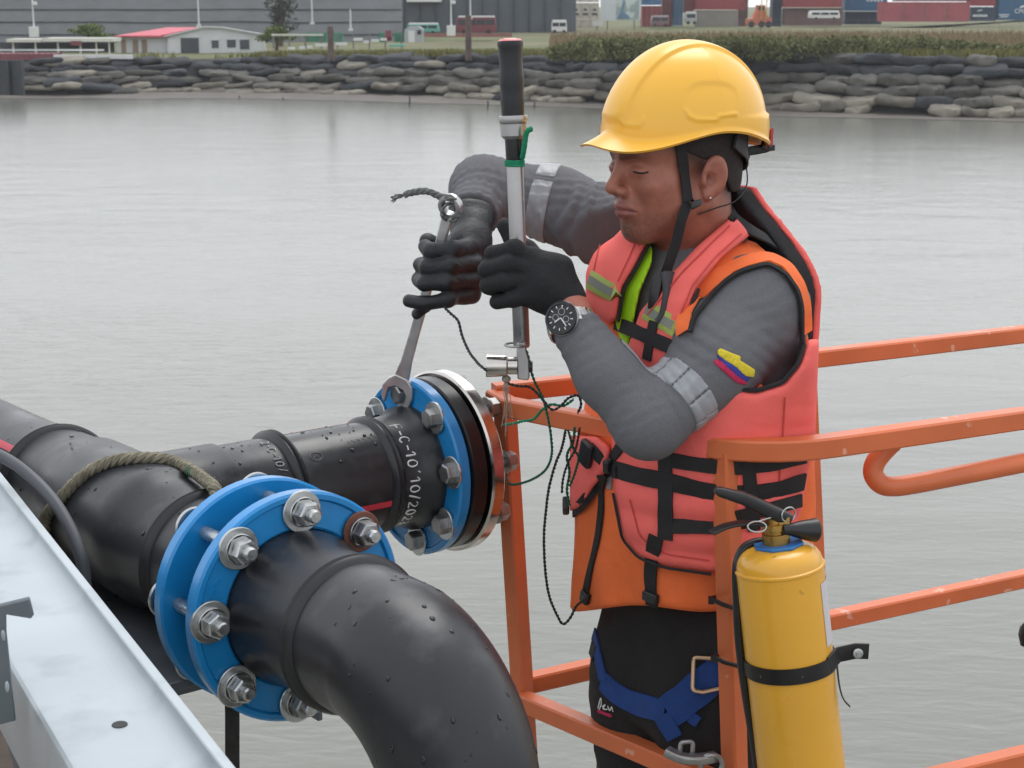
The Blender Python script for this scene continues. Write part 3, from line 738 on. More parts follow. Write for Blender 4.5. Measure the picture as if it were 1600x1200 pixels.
# trucks
vehicle('pickup_truck', 862, 886, 33, 52, 200, 1.8, m_wh, m_wh, 'white pickup truck parked left of the beige containers', 'pickup truck', 2)
vehicle('truck', 1072, 1089, 20, 38, 215, 2.0, m_silv, m_wh, 'small silver truck in front of the rust containers', 'truck', 1)
vehicle('flatbed_truck', 1266, 1313, 18, 30, 216, 2.0, m_wh, m_wh, 'white truck parked in front of the brown container', 'truck', 3)
vehicle('car', 1018, 1046, 26, 41, 214, 1.8, mat('dusty_maroon_car', S(120, 92, 96), rough=.4, var=.1), m_silv, 'dusty maroon car parked right of the billboard', 'car', 2)
# reach stacker
m_ors = mat('orange_machine_paint', S(196, 110, 82), rough=0.5, var=0.12, vs=1)
m_yms = mat('yellow_mast_paint', S(196, 170, 84), rough=0.5, var=0.1)
rs_ = thing('reach_stacker', WY(1188, 42, 213), 'orange reach stacker machine with a yellow mast among the containers', 'reach stacker')
facade([(1168, 40), (1168, 30), (1178, 28), (1182, 18), (1196, 17), (1200, 26), (1206, 28), (1206, 40)], 213, 2.2, 'body', m_ors, rs_)
jb('cab', 1183, 1196, 8, 18, 213.3, 1.6, m_ors, rs_); jb('cab_window', 1185, 1194, 10, 16, 213.26, .06, m_glass, rs_)
for x0 in (1189, 1197): jb('mast', x0, x0 + 3, -30, 30, 212.7, .3, m_yms, rs_)
for xq in (1174, 1190, 1201): obj('wheel', M().lathe(WY(xq, 38, 212.9), (0, -1, 0), [(-.3, 0), (-.3, .4), (.1, .4), (.12, .3), (.12, 0)], 16), m_tyre, rs_)
# yard fence in front of the containers
yf = thing('yard_fence', WY(1300, 46, 205), 'low wire fence with thin pale posts before the containers', 'fence')
for xx in range(1000, 1620, 17): jb('post', xx, xx + .8, 28, 46, 205, .06, m_postf, yf)
for yy in (31, 38): jb('wire', 1000, 1640, yy, yy + .35, 205.1, .03, m_postf, yf)

# ------------------------------------------------------------------ damp air over the river
m_haze = bpy.data.materials.new('haze_air'); m_haze.use_nodes = True; nt = m_haze.node_tree; nt.nodes.clear()
ho = nt.nodes.new('ShaderNodeOutputMaterial'); hv = nt.nodes.new('ShaderNodeVolumePrincipled')
hv.inputs['Color'].default_value = (.86, .88, .92, 1); hv.inputs['Density'].default_value = 0.00035; hv.inputs['Anisotropy'].default_value = 0.2
nt.links.new(hv.outputs[0], ho.inputs['Volume'])
hz = obj('haze', M().box((0, 250, 9.5), (900, 900, 21.5)), m_haze, None, smooth=False); tag(hz, 'thin damp haze over the river and far bank', 'haze', kind='stuff')
# ================================================================== pipe manifold
m_hdpe = mat('black_polyethylene', S(38, 40, 44), rough=0.36, var=0.2, vs=9, bump=0.12, bs=60, rvar=0.12, spec=0.5,
             col2=S(62, 64, 67), patch=(22, 0.66, 0.10))
m_bead = mat('black_weld_bead', S(38, 39, 42), rough=0.34, var=0.1, vs=20)
m_stripe = mat('red_pipe_stripe', S(205, 60, 78), rough=0.4, var=0.1, vs=30)
m_blue = mat('blue_epoxy_paint', S(24, 130, 196), rough=0.3, var=0.1, vs=14, bump=0.25, bs=70, coat=0.3, rvar=0.06, bdist=0.001)
m_zinc = mat('zinc_plated_steel', S(188, 190, 190), rough=0.3, metal=0.9, var=0.12, vs=60, rvar=0.1, bump=0.1, bs=200)
m_zincd = mat('worn_zinc_steel', S(158, 158, 158), rough=0.38, metal=0.9, var=0.22, vs=40, rvar=0.12, bump=0.1, bs=200)
m_stain = mat('machined_stainless_steel', S(205, 200, 195), rough=0.22, metal=1.0, var=0.15, vs=25, stretch=(1, 1, 1), rvar=0.1)
m_rubber = mat('black_rubber', S(26, 26, 28), rough=0.3, var=0.1, vs=20)
m_chalk = mat('white_paint_marker', S(228, 230, 230), rough=0.7, var=0.12, vs=90)
m_chalk2 = mat('faded_paint_marker', S(168, 170, 172), rough=0.7, var=0.3, vs=200)
m_print = mat('grey_pipe_print', S(98, 100, 104), rough=0.6, var=0.2, vs=120)
m_drop = mat('dark_water_drop', (0.012, 0.013, 0.014), rough=0.04, var=0.0, spec=0.6)

PT = C(205, 815, 2.5)
_n = C(455, 942, 2.12)
mdir = (_n - PT).normalized()                                   # main axis, towards the camera
bdir = Vector((-mdir.y, mdir.x, 0)).normalized()                            # branch axis, right and away
if bdir.x < 0: bdir = -bdir
UPV = Vector((0, 0, 1))
UPM = (UPV - mdir * mdir.z).normalized()                       # up, square to the main axis
def s_on(axis, px, r=0.0):
    """distance along an axis from the tee centre whose point is seen at column px"""
    lo, hi = -1.2, 0.8
    for _ in range(50):
        mid = (lo + hi) / 2
        if proj(PT + axis * mid)[0] < px: lo = mid
        else: hi = mid
    return (lo + hi) / 2
R0 = 0.09
manifold = thing('pipe_manifold', PT - UPV * 0.1, 'black plastic pipe tee with two blue bolted flanges and an elbow turning down', 'pipe')
def ringprof(s0, r, w, h):
    return [(s0 - w, r), (s0 - w * 0.8, r + h * 0.6), (s0 - w * 0.35, r + h), (s0 - w * 0.1, r + h * 0.55), (s0 + w * 0.1, r + h * 0.55), (s0 + w * 0.35, r + h), (s0 + w * 0.8, r + h * 0.6), (s0 + w, r)]
# main run: incoming pipe, tee body, spigot
sA = s_on(mdir, 92); sB = s_on(mdir, 128); sC = s_on(mdir, 268); sD = s_on(mdir, 325); SN = (_n - PT).dot(mdir)
obj('incoming_pipe', M().lathe(PT, mdir, [(-1.25, R0), (-0.9, R0), (sA, R0)], 64), m_hdpe, manifold)
obj('tee_body', M().lathe(PT, mdir, [(sA, R0), (sA + 0.012, R0 + 0.004), (sB, R0 + 0.005), (sB + 0.03, R0 + 0.012), (sC - 0.05, R0 + 0.013), (sC - 0.006, R0 + 0.013), (sC + 0.006, R0 + 0.005), (sD, R0 + 0.004), (SN - 0.07, R0 + 0.003)], 64), m_hdpe, manifold)
obj('weld_bead', M().lathe(PT, mdir, ringprof(sA, R0, 0.012, 0.011), 64), m_bead, manifold)
obj('weld_bead', M().lathe(PT, mdir, ringprof(sD, R0 + 0.002, 0.011, 0.010), 64), m_bead, manifold)
# branch
tA = s_on(bdir, 345); tB = s_on(bdir, 432); tC = s_on(bdir, 578); SF = 0.512
obj('branch_neck', M().lathe(PT, bdir, [(0.0, R0 + 0.006), (tA - 0.004, R0 + 0.006), (tA + 0.004, R0 + 0.001), (tB, R0 + 0.001)], 64), m_hdpe, manifold)
obj('branch_pipe', M().lathe(PT, bdir, [(tB, R0), (tC, R0)], 64), m_hdpe, manifold)
obj('weld_bead', M().lathe(PT, bdir, ringprof(tB, R0, 0.013, 0.012), 64), m_bead, manifold)
obj('weld_bead', M().lathe(PT, bdir, ringprof(tC, R0, 0.013, 0.008), 64), m_bead, manifold)
obj('stub_end', M().lathe(PT, bdir, [(tC, R0 + 0.001), (SF - 0.075, R0 + 0.001), (SF - 0.04, R0 + 0.004), (SF - 0.024, R0 + 0.0145), (SF, R0 + 0.0145)], 64), m_hdpe, manifold)
# stripes lying on the pipe
def stripe(axis, s0, s1, ang, w, r, parent, name='red_stripe', mt=None):
    e1 = UPM if axis is mdir else UPV; e2 = axis.cross(e1); v = []; f = []
    n = 12; k = 4
    for i in range(n + 1):
        for j in range(k + 1):
            a = ang + (j / k - 0.5) * w / r
            v.append(PT + axis * (s0 + (s1 - s0) * i / n) + (e1 * math.cos(a) + e2 * math.sin(a)) * r)
    for i in range(n):
        for j in range(k): q = i * (k + 1) + j; f.append((q, q + 1, q + k + 2, q + k + 1))
    return obj(name, (v, f), mt or m_stripe, parent, recalc=False)
# camera side angles: bdir x up points to ... tested by sign
sgn_b = 1 if bdir.cross(UPV).y < 0 else -1
sgn_m = 1 if mdir.cross(UPV).x < 0 else -1
stripe(bdir, tB + 0.014, tC - 0.014, sgn_b * math.radians(106), 0.011, R0 + 0.0012, manifold)
stripe(bdir, tB + 0.014, tC - 0.014, sgn_b * math.radians(-16), 0.011, R0 + 0.0012, manifold)
stripe(mdir, -1.25, sA - 0.014, sgn_m * math.radians(44), 0.012, R0 + 0.0012, manifold)

# flanges -------------------------------------------------------------
FR, FI, FT = 0.149, 0.101, 0.022
def ring(o, ax, face=1):
    """backing ring; face = +1: the ribbed face looks along +ax"""
    t0, t1 = (-FT / 2, FT / 2)
    pr = [(t0, FI), (t0, FR - 0.003), (t0 + 0.003, FR), (t1 - 0.003, FR), (t1, FR - 0.003), (t1, FR - 0.009), (t1 - 0.004, FR - 0.012),
          (t1 - 0.004, FI + 0.003), (t1 - 0.006, FI)]
    return M().lathe(o, ax * face, pr, 72, close=True)
NC1 = PT + mdir * (SN - 0.076); NC2 = PT + mdir * (SN + 0.012)
obj('flange_ring', ring(NC1, mdir, -1), m_blue, manifold, angle=30, label='rear blue flange ring of the near joint')
obj('flange_ring', ring(NC2, mdir, 1), m_blue, manifold, angle=30, label='front blue flange ring of the near joint')
obj('stub_face', M().lathe(PT, mdir, [(SN - 0.085, R0), (SN - 0.05, FI + 0.006), (SN - 0.026, FI + 0.006), (SN - 0.025, FI + 0.008), (SN - 0.001, FI + 0.008), (SN, FI - 0.001)], 64), m_rubber, manifold)
FC = PT + bdir * SF
obj('flange_ring', ring(FC, bdir, -1), m_blue, manifold, angle=30, label='blue flange ring of the far joint')
obj('rubber_gasket', M().lathe(PT, bdir, [(SF + 0.012, 0.06), (SF + 0.012, FR - 0.012), (SF + 0.02, FR - 0.002), (SF + 0.044, FR - 0.002), (SF + 0.05, FR - 0.01), (SF + 0.05, 0.06)], 72), m_rubber, manifold)
obj('blind_flange', M().lathe(PT, bdir, [(SF + 0.0505, 0.002), (SF + 0.0505, FR + 0.002), (SF + 0.053, FR + 0.006), (SF + 0.072, FR + 0.006), (SF + 0.075, FR + 0.003), (SF + 0.075, 0.002)], 96), m_stain, manifold, angle=30)

# cast lettering on the ring faces, too worn to read
cl = M()
for base in (math.radians(62), math.radians(-58)):
    for k in range(6):
        a = base + k * .055; rr = FI + .021 + .002 * (k % 2); r_ = UPM * math.cos(a) + mdir.cross(UPM) * math.sin(a); t_ = mdir.cross(r_)
        cl.box(NC2 + mdir * (FT / 2 - .004) + r_ * rr, (.008 if k % 3 else .005, .0018, .0024), (r_, t_, mdir)); cl.box(NC2 + mdir * (FT / 2 - .004) + r_ * (rr + .003) + t_ * .002, (.0016, .004, .0024), (r_, t_, mdir))
obj('cast_lettering', cl, m_blue, manifold, kind='stuff')
# bolts, shared meshes -------------------------------------------------
def hexm(r, h, ch=0.0015):
    m = M(); return m.lathe((0, 0, 0), (0, 0, 1), [(0, 0.0), (0, r), (h - ch, r), (h, r - ch * 1.4), (h, 0.0)], 6)
def me_of(m, name, material, angle=30):
    me = mesh_from(name, m.v, m.f, False); fixn(me)
    me.polygons.foreach_set('use_smooth', [True] * len(me.polygons)); me.set_sharp_from_angle(angle=math.radians(angle))
    me.materials.append(material); return me
HX = 0.0165
me_shank = me_of(M().lathe((0, 0, 0), (0, 0, 1), [(-0.122, 0), (-0.122, 0.0088), (0.040, 0.0088), (0.0425, 0.0068), (0.0425, 0)], 20), 'bolt', m_zinc)
me_shank2 = me_of(M().lathe((0, 0, 0), (0, 0, 1), [(-0.101, 0), (-0.101, 0.0088), (0.040, 0.0088), (0.0425, 0.0068), (0.0425, 0)], 20), 'bolt', m_zincd)
me_wash = me_of(M().lathe((0, 0, 0), (0, 0, 1), [(0, 0.009), (0, 0.0255), (0.0012, 0.027), (0.0035, 0.027), (0.0045, 0.026), (0.0045, 0.009)], 36, close=True), 'washer', m_zinc)
me_washr = me_wash.copy(); me_washr.materials.clear(); me_washr.materials.append(mat('rust_stained_washer', S(112, 72, 62), rough=0.6, metal=0.3, var=0.3, vs=60, bump=0.3, bs=200))
nut = M().lathe((0, 0, 0), (0, 0, 1), [(0, 0.009), (0, 0.0195), (0.0035, 0.0195), (0.0045, 0.0185)], 28); nut.lathe((0, 0, 0.0046), (0, 0, 1), [(0, 0.0185), (0, HX), (0.016, HX), (0.0178, HX - 0.0025), (0.0178, 0.0095), (0.008, 0.009)], 6)
me_nut = me_of(nut, 'nut', m_zinc)
me_head = me_of(hexm(HX, 0.0145, 0.002), 'bolt_head', m_zincd)
me_nut2 = me_of(nut, 'nut', m_zincd)
def bolt_circle(o, ax, n, ph, rad, front, back, skip=()):
    e1 = UPM if ax is mdir else UPV; e2 = ax.cross(e1).normalized()
    for i in range(n):
        if i in skip: continue
        a = ph + 2 * math.pi * i / n
        p = o + (e1 * math.cos(a) + e2 * math.sin(a)) * rad
        tw = random.uniform(0, 1.0); ex = e1 * math.cos(tw) + e2 * math.sin(tw); ey = ax.cross(ex)
        yield p, ex, ey
BR = 0.1245; BPH = -4
for p, ex, ey in bolt_circle(NC2 + mdir * (FT / 2 - 0.003), mdir, 8, math.radians(BPH), BR, 1, 1):
    b_ = inst('bolt', me_shank, manifold, frame(p - mdir * 0.004, ex, ey, mdir)); ORG[b_] = Vector((0, 0, 0))
    rusty = (proj(p)[0] - 572) ** 2 + (proj(p)[1] - 822) ** 2 < 900
    for nm, me_, t, fl in (('washer', me_washr if rusty else me_wash, 0.004, 1), ('nut', me_nut if random.random() < 0.6 else me_nut2, 0.0085, 1), ('washer', me_wash, -0.1095, -1), ('bolt_head', me_head, -0.114, -1)):
        c_ = bpy.data.objects.new(nm, me_); COL.objects.link(c_); c_.parent = b_
        c_.matrix_local = Matrix.Translation((0, 0, t)) @ (Matrix.Rotation(math.pi, 4, 'X') if fl < 0 else Matrix.Identity(4))
far_bolts = []
for p, ex, ey in bolt_circle(FC - bdir * (FT / 2 - 0.003), -bdir, 8, math.radians(8.5), BR, 1, 1):
    b_ = inst('bolt', me_shank2, manifold, frame(p - bdir * -0.026, ex, ey, -bdir)); ORG[b_] = Vector((0, 0, 0)); far_bolts.append(p)
    for nm, me_, t, fl in (('washer', me_wash, 0.026, 1), ('bolt_head', me_head, 0.0305, 1), ('nut', me_nut2, -0.075, -1)):
        c_ = bpy.data.objects.new(nm, me_); COL.objects.link(c_); c_.parent = b_
        c_.matrix_local = Matrix.Translation((0, 0, t)) @ (Matrix.Rotation(math.pi, 4, 'X') if fl < 0 else Matrix.Identity(4))

# elbow ---------------------------------------------------------------
EB, EL0, ER = 0.150, 0.222, 0.135
EDN = (UPM * math.cos(math.radians(5)) - bdir * math.sin(math.radians(5))).normalized()      # the elbow drops along -EDN
eb = PT + mdir * (SN + EL0)
obj('stub_end', M().lathe(PT, mdir, [(SN + 0.001, FI - 0.001), (SN + 0.03, FI - 0.001), (SN + 0.05, R0 + 0.006), (SN + 0.08, R0 + 0.002), (SN + EB, R0 + 0.002)], 64), m_hdpe, manifold)
obj('weld_bead', M().lathe(PT, mdir, ringprof(SN + EB, R0, 0.013, 0.009), 64), m_bead, manifold)
path = [PT + mdir * (SN + EB), PT + mdir * (SN + EL0 - 0.012)]
for i in range(25):
    a = math.pi / 2 * i / 24
    path.append(eb + mdir * (ER * math.sin(a)) - EDN * (ER * (1 - math.cos(a))))
path += [path[-1] - EDN * 0.05, path[-1] - EDN * 0.4]
scl = [1.0, 1.0] + [1.0 + 0.02 * min(1, max(0, i - 1) / 1.5) - .05 * (i / 24.0) ** 2 for i in range(25)] + [.97, .97]
obj('elbow', M().tube(path, R0 + 0.001, 64, scales=scl, up=tuple(mdir.cross(EDN))), m_hdpe, manifold)

# handwriting in paint marker: strokes laid on the pipe, letters read downward
GLY = {'F': [[(0, 0), (.05, 1), (.6, 1.02)], [(.03, .55), (.45, .58)]], '-': [[(.05, .5), (.5, .45)]],
       'C': [[(.6, .85), (.35, 1), (.08, .75), (.05, .3), (.3, 0), (.6, .12)]], '1': [[(.0, .75), (.3, 1), (.28, 0)]],
       '0': [[(.3, 1), (.05, .6), (.1, .1), (.4, 0), (.62, .35), (.55, .85), (.3, 1)]], '/': [[(.0, -.1), (.45, 1.15)]], "'": [[(.2, .9), (.35, 1.15)]],
       '2': [[(.05, .8), (.3, 1), (.58, .78), (.4, .4), (.02, 0), (.62, .03)]], '3': [[(.05, .9), (.45, 1), (.5, .65), (.2, .52), (.55, .35), (.45, .02), (.05, .1)]]}
def pipe_text(txt, axis, s0, a0, h, r, sg, lw, material, name, flip=False, mirror=False):
    m = M(); a = a0; e1 = UPM if axis is mdir else UPV; e2 = axis.cross(e1)
    for ch in txt:
        wdt = (0.75 if ch not in "-'/1" else 0.55) * h
        for st in GLY.get(ch, []):
            pts = []
            dense = smooth_path([(x, y, 0) for x, y in st], 4) if len(st) > 2 else [Vector((*st[0], 0)), Vector((*st[0], 0)).lerp(Vector((*st[1], 0)), .5), Vector((*st[1], 0))]
            for q in dense:
                if flip: ang = a0 ; s_ = s0 + (a - a0) * r + q.x * h; aa = a0 - q.y * h / r
                else: s_ = s0 + q.y * h; aa = a + q.x * h / r
                pts.append(PT + axis * s_ + (e1 * math.cos(sg * aa) + e2 * math.sin(sg * aa)) * (r + 0.0006))
            m.tube(pts, lw * random.uniform(.8, 1.15), 6)
        a += (wdt + 0.18 * h) / r
    return obj(name, m, material, manifold)
pipe_text("F-C-10'10/2023", bdir, tC + 0.020, math.radians(20), 0.0175, R0 + 0.0012, sgn_b, 0.0015, m_chalk, 'marker_writing')
pipe_text("2-C-10/", bdir, tB - 0.033, math.radians(8), 0.013, R0 + 0.0016, sgn_b, 0.0008, m_chalk2, 'marker_writing')
pipe_text("10/10", mdir, SN + EB - 0.022, math.radians(30), 0.013, R0 + 0.003, -sgn_m, 0.0008, m_chalk, 'marker_writing')
# faint printed mark on the branch pipe: a ring with a small leaf shape
e1, e2 = UPV, bdir.cross(UPV)
def onb(s_, a, r=R0 + 0.0006): return PT + bdir * s_ + (e1 * math.cos(sgn_b * a) + e2 * math.sin(sgn_b * a)) * r
sm = s_on(bdir, 466); mk = M()
mk.tube([onb(sm + 0.011 * math.cos(q), math.radians(42) + 0.008 / R0 * math.sin(q)) for q in [i * math.pi / 10 for i in range(20)]], 0.0006, 5, closed=True)
mk.tube([onb(sm + 0.006 * math.cos(q), math.radians(44) + 0.004 / R0 * math.sin(q)) for q in [i * math.pi / 5 for i in range(9)]], 0.0006, 5)
for k in range(11):
    s_ = s_on(bdir, 522) + k * 0.0052
    mk.tube([onb(s_, math.radians(30 - 0.2 * k)), onb(s_ + 0.003 * (k % 2), math.radians(32.5 - 0.2 * k)), onb(s_ + 0.0025, math.radians(34 - 0.2 * k))], 0.0004, 4)
obj('pipe_print', mk, m_print, manifold)

# rain drops standing on the pipes: uncountable
dm = M()
def drop_at(p, n, r):
    t = (UPV - n * n.z); t = t.normalized() if t.length > .05 else n.orthogonal().normalized()
    dm.blob(p + n * r * 0.05, (r * random.uniform(.9, 1.9), r * random.uniform(.6, 1.1), r * 0.36), (t, n.cross(t), n), 8, 4)
for _ in range(90):
    s_ = random.uniform(-0.42, SN - 0.1); a = random.gauss(0, 0.75)
    n = UPM * math.cos(a) + mdir.cross(UPM) * math.sin(a)
    rr = R0 if s_ < sA else R0 + (0.013 if sB + .03 < s_ < sC else 0.005)
    drop_at(PT + mdir * s_ + n * rr, n, random.choice((.0008, .0012, .0017, .0022, .0030)))
for _ in range(70):
    s_ = random.uniform(0.1, SF - 0.04); a = random.gauss(0.2, 0.7) * sgn_b
    n = UPV * math.cos(a) + bdir.cross(UPV) * math.sin(a)
    drop_at(PT + bdir * s_ + n * (R0 + (0.006 if s_ < tA else 0.001)), n, random.choice((.0008, .0011, .0016, .0021, .0028)))
for _ in range(60):
    a0 = random.uniform(0, math.pi / 2 * 0.95); a = random.gauss(0, 0.85)
    out = mdir * math.sin(a0) + EDN * math.cos(a0); sd = mdir.cross(EDN)
    n = out * math.cos(a) + sd * math.sin(a)
    cpt = eb + mdir * (ER * math.sin(a0)) - EDN * (ER * (1 - math.cos(a0)))
    drop_at(cpt + n * (R0 + 0.001) * (1 + 0.02 * min(1, max(0, a0 / (math.pi / 48) - 1) / 1.5) - .05 * (a0 / (math.pi / 2)) ** 2), n, random.choice((.0008, .0012, .0017, .0023, .0032)))
obj('water_drops', dm, m_drop, manifold, kind='stuff', angle=None)

# ================================================================== ropes and cable on the pipe
m_rope = mat('weathered_green_rope', S(122, 116, 100), rough=0.9, var=0.35, vs=60, bump=0.5, bs=300, col2=S(20, 110, 80), patch=(14, 0.66, 0.03))
m_cable = mat('grey_rubber_cable', S(70, 74, 80), rough=0.5, var=0.1)
m_darkrope = mat('dark_wet_rope', S(48, 48, 46), rough=0.85, var=0.3, vs=80, bump=0.5, bs=300)
def hit_pipe(px, py, extra):
    """where the view line through a pixel meets the main or branch pipe"""
    r = ray(px, py).normalized(); best = None
    for ax, rad, lo, hi in ((mdir, R0 + 0.013, -1.2, SN), (bdir, R0 + 0.006, 0.05, SF)):
        o = CAMP - PT; od = o - ax * o.dot(ax); rd = r - ax * r.dot(ax)
        a = rd.dot(rd); b = 2 * od.dot(rd); c = od.dot(od) - (rad + extra) ** 2; D = b * b - 4 * a * c
        if D < 0: continue
        t = (-b - math.sqrt(D)) / (2 * a); s_ = (CAMP + r * t - PT).dot(ax)
        if lo < s_ < hi and (best is None or t < best): best = t
    return CAMP + r * best if best else None
pp = [hit_pipe(x, y, 0.006) for x, y in ((70, 815), (88, 788), (110, 762), (140, 736), (175, 721), (210, 716), (245, 716), (275, 722), (300, 735), (322, 752), (338, 768))]
pp = [p for p in pp if p]
pp = [pp[0] - UPV * 0.08 + mdir * 0.0] + pp + [pp[-1] - UPV * 0.04 + bdir * 0.01]
obj('rope', rope_mesh(smooth_path(pp, 5), 0.0095, 3, 0.036), m_rope, None, 'thick weathered green rope slung over the black pipe tee', 'rope')
cab = [C(-60, 690, 2.42), C(0, 712, 2.38), C(40, 738, 2.34), C(80, 778, 2.3), C(108, 822, 2.27), C(124, 862, 2.25), C(132, 900, 2.25), C(135, 960, 2.25)]
obj('cable', M().tube(smooth_path(cab, 6), 0.0085, 12), m_cable, None, 'smooth grey cable curving down behind the galvanised beam', 'cable')
obj('strap', M().sweep([C(362, 1075, 2.2), C(363, 1120, 2.2), C(363, 1180, 2.21), C(364, 1260, 2.22), C(366, 1500, 2.25)], rrect(0.019, 0.006, 0.002), up=(0, -1, 0.2)), m_darkrope, None, 'dark strap hanging straight down below the near blue flange', 'strap')

# ================================================================== galvanised beam at lower left
m_galv = mat('galvanised_steel', S(172, 180, 185), rough=0.4, metal=0.45, var=0.09, vs=5, rvar=0.12, bump=0.1, bs=30, col2=S(158, 166, 171), patch=(15, 0.62, 0.10))
m_galvd = mat('grey_galvanised_bracket', S(110, 118, 124), rough=0.45, metal=0.5, var=0.15, vs=12, rvar=0.1)
m_hole = mat('hole_shadow_steel', S(52, 56, 58), rough=0.8, var=0.05)
bz = C(0, 742, 2.42).z
pa = G(4, 742, bz); pb = G(372, 1204, bz)
adir = (pb - pa).normalized(); adir.z = 0; adir.normalize()
sd_ = Vector((adir.y, -adir.x, 0))
if sd_.x > 0: sd_ = -sd_            # towards the left / camera
beam = thing('steel_beam', pa - UPV * 0.12, 'bright galvanised steel channel beam with a raised lip running diagonally', 'beam')
BW = abs((G(112, 1200, bz - 0.019) - pb).dot(sd_))
def along(t, w, dz): return pa + adir * t + sd_ * w + UPV * dz
LB = (pb - pa).length
ext0, ext1 = -1.6, LB + 0.5
# section: upright lip (right), rounded inner corner, flat web, left skirt
sec = [(0.0, -0.075), (0.0, -0.0005), (0.0015, 0.0), (0.0095, 0.0), (0.0108, -0.0012), (0.0112, -0.006), (0.0125, -0.0105), (0.0155, -0.0145), (0.020, -0.017), (0.027, -0.0186), (0.036, -0.019), (BW - 0.006, -0.019), (BW - 0.002, -0.0198), (BW + 0.001, -0.0225), (BW + 0.002, -0.026), (BW + 0.002, -0.13), (BW - 0.002, -0.13), (BW - 0.002, -0.027), (0.013, -0.026), (0.008, -0.075)]
v = []; f = []; k = len(sec)
for t in (ext0, ext1):
    for w, dz in sec: v.append(along(t, w, dz))
for j in range(k): f.append((j, (j + 1) % k, k + (j + 1) % k, k + j))
f += [tuple(range(k)), tuple(range(k, 2 * k))]
obj('channel', (v, f), m_galv, beam, angle=30)
hp = G(187, 1132, bz - 0.0186)
obj('bolt_hole', M().lathe(hp, UPV, [(0, 0), (0.0006, 0.0075), (0.0, 0.0078)], 20), m_hole, beam)
# bracket bolted to the beam's left side: an angle with slots
brk = thing('steel_bracket', C(10, 1010, 1.80), 'dark grey slotted steel bracket at the lower left edge', 'bracket')
bx0 = C(-25, 952, 1.66); ex = (C(46, 940, 1.66) - C(-25, 957, 1.66)).normalized(); ey = Vector((0, 1, 0)); 
sc1 = 1.72 / FPX
obj('top_leg', M().prism([(-0.06, 0), (0.047, 0), (0.050, -0.018), (0.047, -0.021), (0.022, -0.0105), (0.021, -0.028), (0.024, -0.125), (-0.06, -0.125)], bx0, ex, UPV, 0.004), m_galvd, brk, bevel=0.001)
obj('top_flange', M().prism([(-0.06, 0), (0.047, 0), (-0.02, 0.075), (-0.12, 0.075)], bx0 + UPV * 0.0005, ex, Vector((0, 1, 0)), 0.003), m_galv, brk)
for (hx, hy) in ((5, 993), (11, 1073)):
    obj('slot', M().blob(C(hx, hy, 1.655), (0.0022, 0.001, 0.006), None, 12, 6), m_galv, brk)
# posts and floor seen under it
obj('steel_channel', M().sweep([C(26, 1070, 1.86), C(98, 1260, 1.80)], rrect(0.02, 0.06, 0.002)), m_galvd, None, 'narrow grey steel channel slanting below the bright beam', 'channel', bevel=0.001)
obj('steel_channel', M().sweep([C(8, 1095, 1.95), C(62, 1270, 1.9)], rrect(0.014, 0.04, 0.002)), m_galvd, None, 'thin grey steel strip beside the slanting channel at lower left corner', 'channel', bevel=0.001)
m_mud = mat('muddy_plate', S(126, 112, 102), rough=0.8, var=0.2, vs=20, bump=0.3, bs=60)
dz_ = C(40, 1200, 2.02).z
obj('deck_plate', M().prism([(-0.95, 1.55), (-0.50, 1.55), (-0.50, 2.03), (-0.60, 2.12), (-0.95, 2.16)], Vector((0, 0, dz_)), (1, 0, 0), (0, 1, 0), 0.012), m_mud, None, 'muddy brown plate in the lower left corner under the bracket', 'plate', bevel=0.002)
# dark support beam under the main pipe
m_dsteel = mat('dark_painted_steel', S(88, 92, 98), rough=0.38, var=0.2, vs=10, rvar=0.12, bump=0.15, bs=50)
sup = thing('pipe_support', PT - UPV * 0.25, 'dark steel support channel lying under the black pipe', 'support beam')
mside = mdir.cross(UPV);  mside = mside if mside.x < 0 else -mside
zs = -0.106
sl = SN - 0.095
for w0, w1, t_, nm in ((-0.10, 0.16, 0.012, 'base_plate'),):
    c_ = PT + mdir * ((-1.2 + sl) / 2) + mside * ((w0 + w1) / 2) + UPM * (zs - t_ / 2)
    obj(nm, M().box(c_, (sl + 1.2, w1 - w0, t_), (mdir, mside, UPM)), m_dsteel, sup, bevel=0.002)
obj('side_web', M().box(PT + mdir * ((-1.2 + sl) / 2) + mside * 0.154 + UPM * (zs - 0.062), (sl + 1.19, 0.008, 0.1), (mdir, mside, UPM)), m_dsteel, sup, bevel=0.002)
obj('side_web', M().box(PT + mdir * ((-1.2 + sl) / 2) - mside * 0.092 + UPM * (zs - 0.062), (sl + 1.19, 0.008, 0.1), (mdir, mside, UPM)), m_dsteel, sup, bevel=0.002)
obj('cross_bar', M().box(PT + mdir * (sl - 0.16) + mside * 0.03 + UPM * (zs - 0.05), (0.04, 0.236, 0.06), (mdir, mside, UPM)), m_dsteel, sup, bevel=0.002)

# ================================================================== lift basket
m_or = mat('orange_basket_paint', S(210, 110, 66), rough=0.42, var=0.10, vs=7, rvar=0.1, bump=0.15, bs=60, col2=S(222, 158, 132), patch=(26, 0.675, 0.012))
TB = rrect(0.031, 0.031, 0.003, 1)
bas = thing('lift_basket', C(1100, 1000, 3.1) - UPV * 0.75, 'orange square tube railing of the lift basket round the worker', 'lift basket')
nA, nB = C(786, 634, 2.80), C(1118, 700, 2.40)
nC = [C(1600, 653, 2.63), C(2100, 628, 2.95)]
rail = fillet([C(771, 622, 2.835), nA.lerp(nB, 0.03), nB + (nB - nA) * 0.16, nC[0], nC[1]], [0.0, 0.16, 0.3], 8)
obj('top_rail', M().sweep(rail, TB, up=(0, 0, 1)), m_or, bas, angle=35)
bk = [C(772, 614, 2.84), C(1271, 560, 3.02), C(1600, 522, 3.26), C(2000, 481, 3.6)]
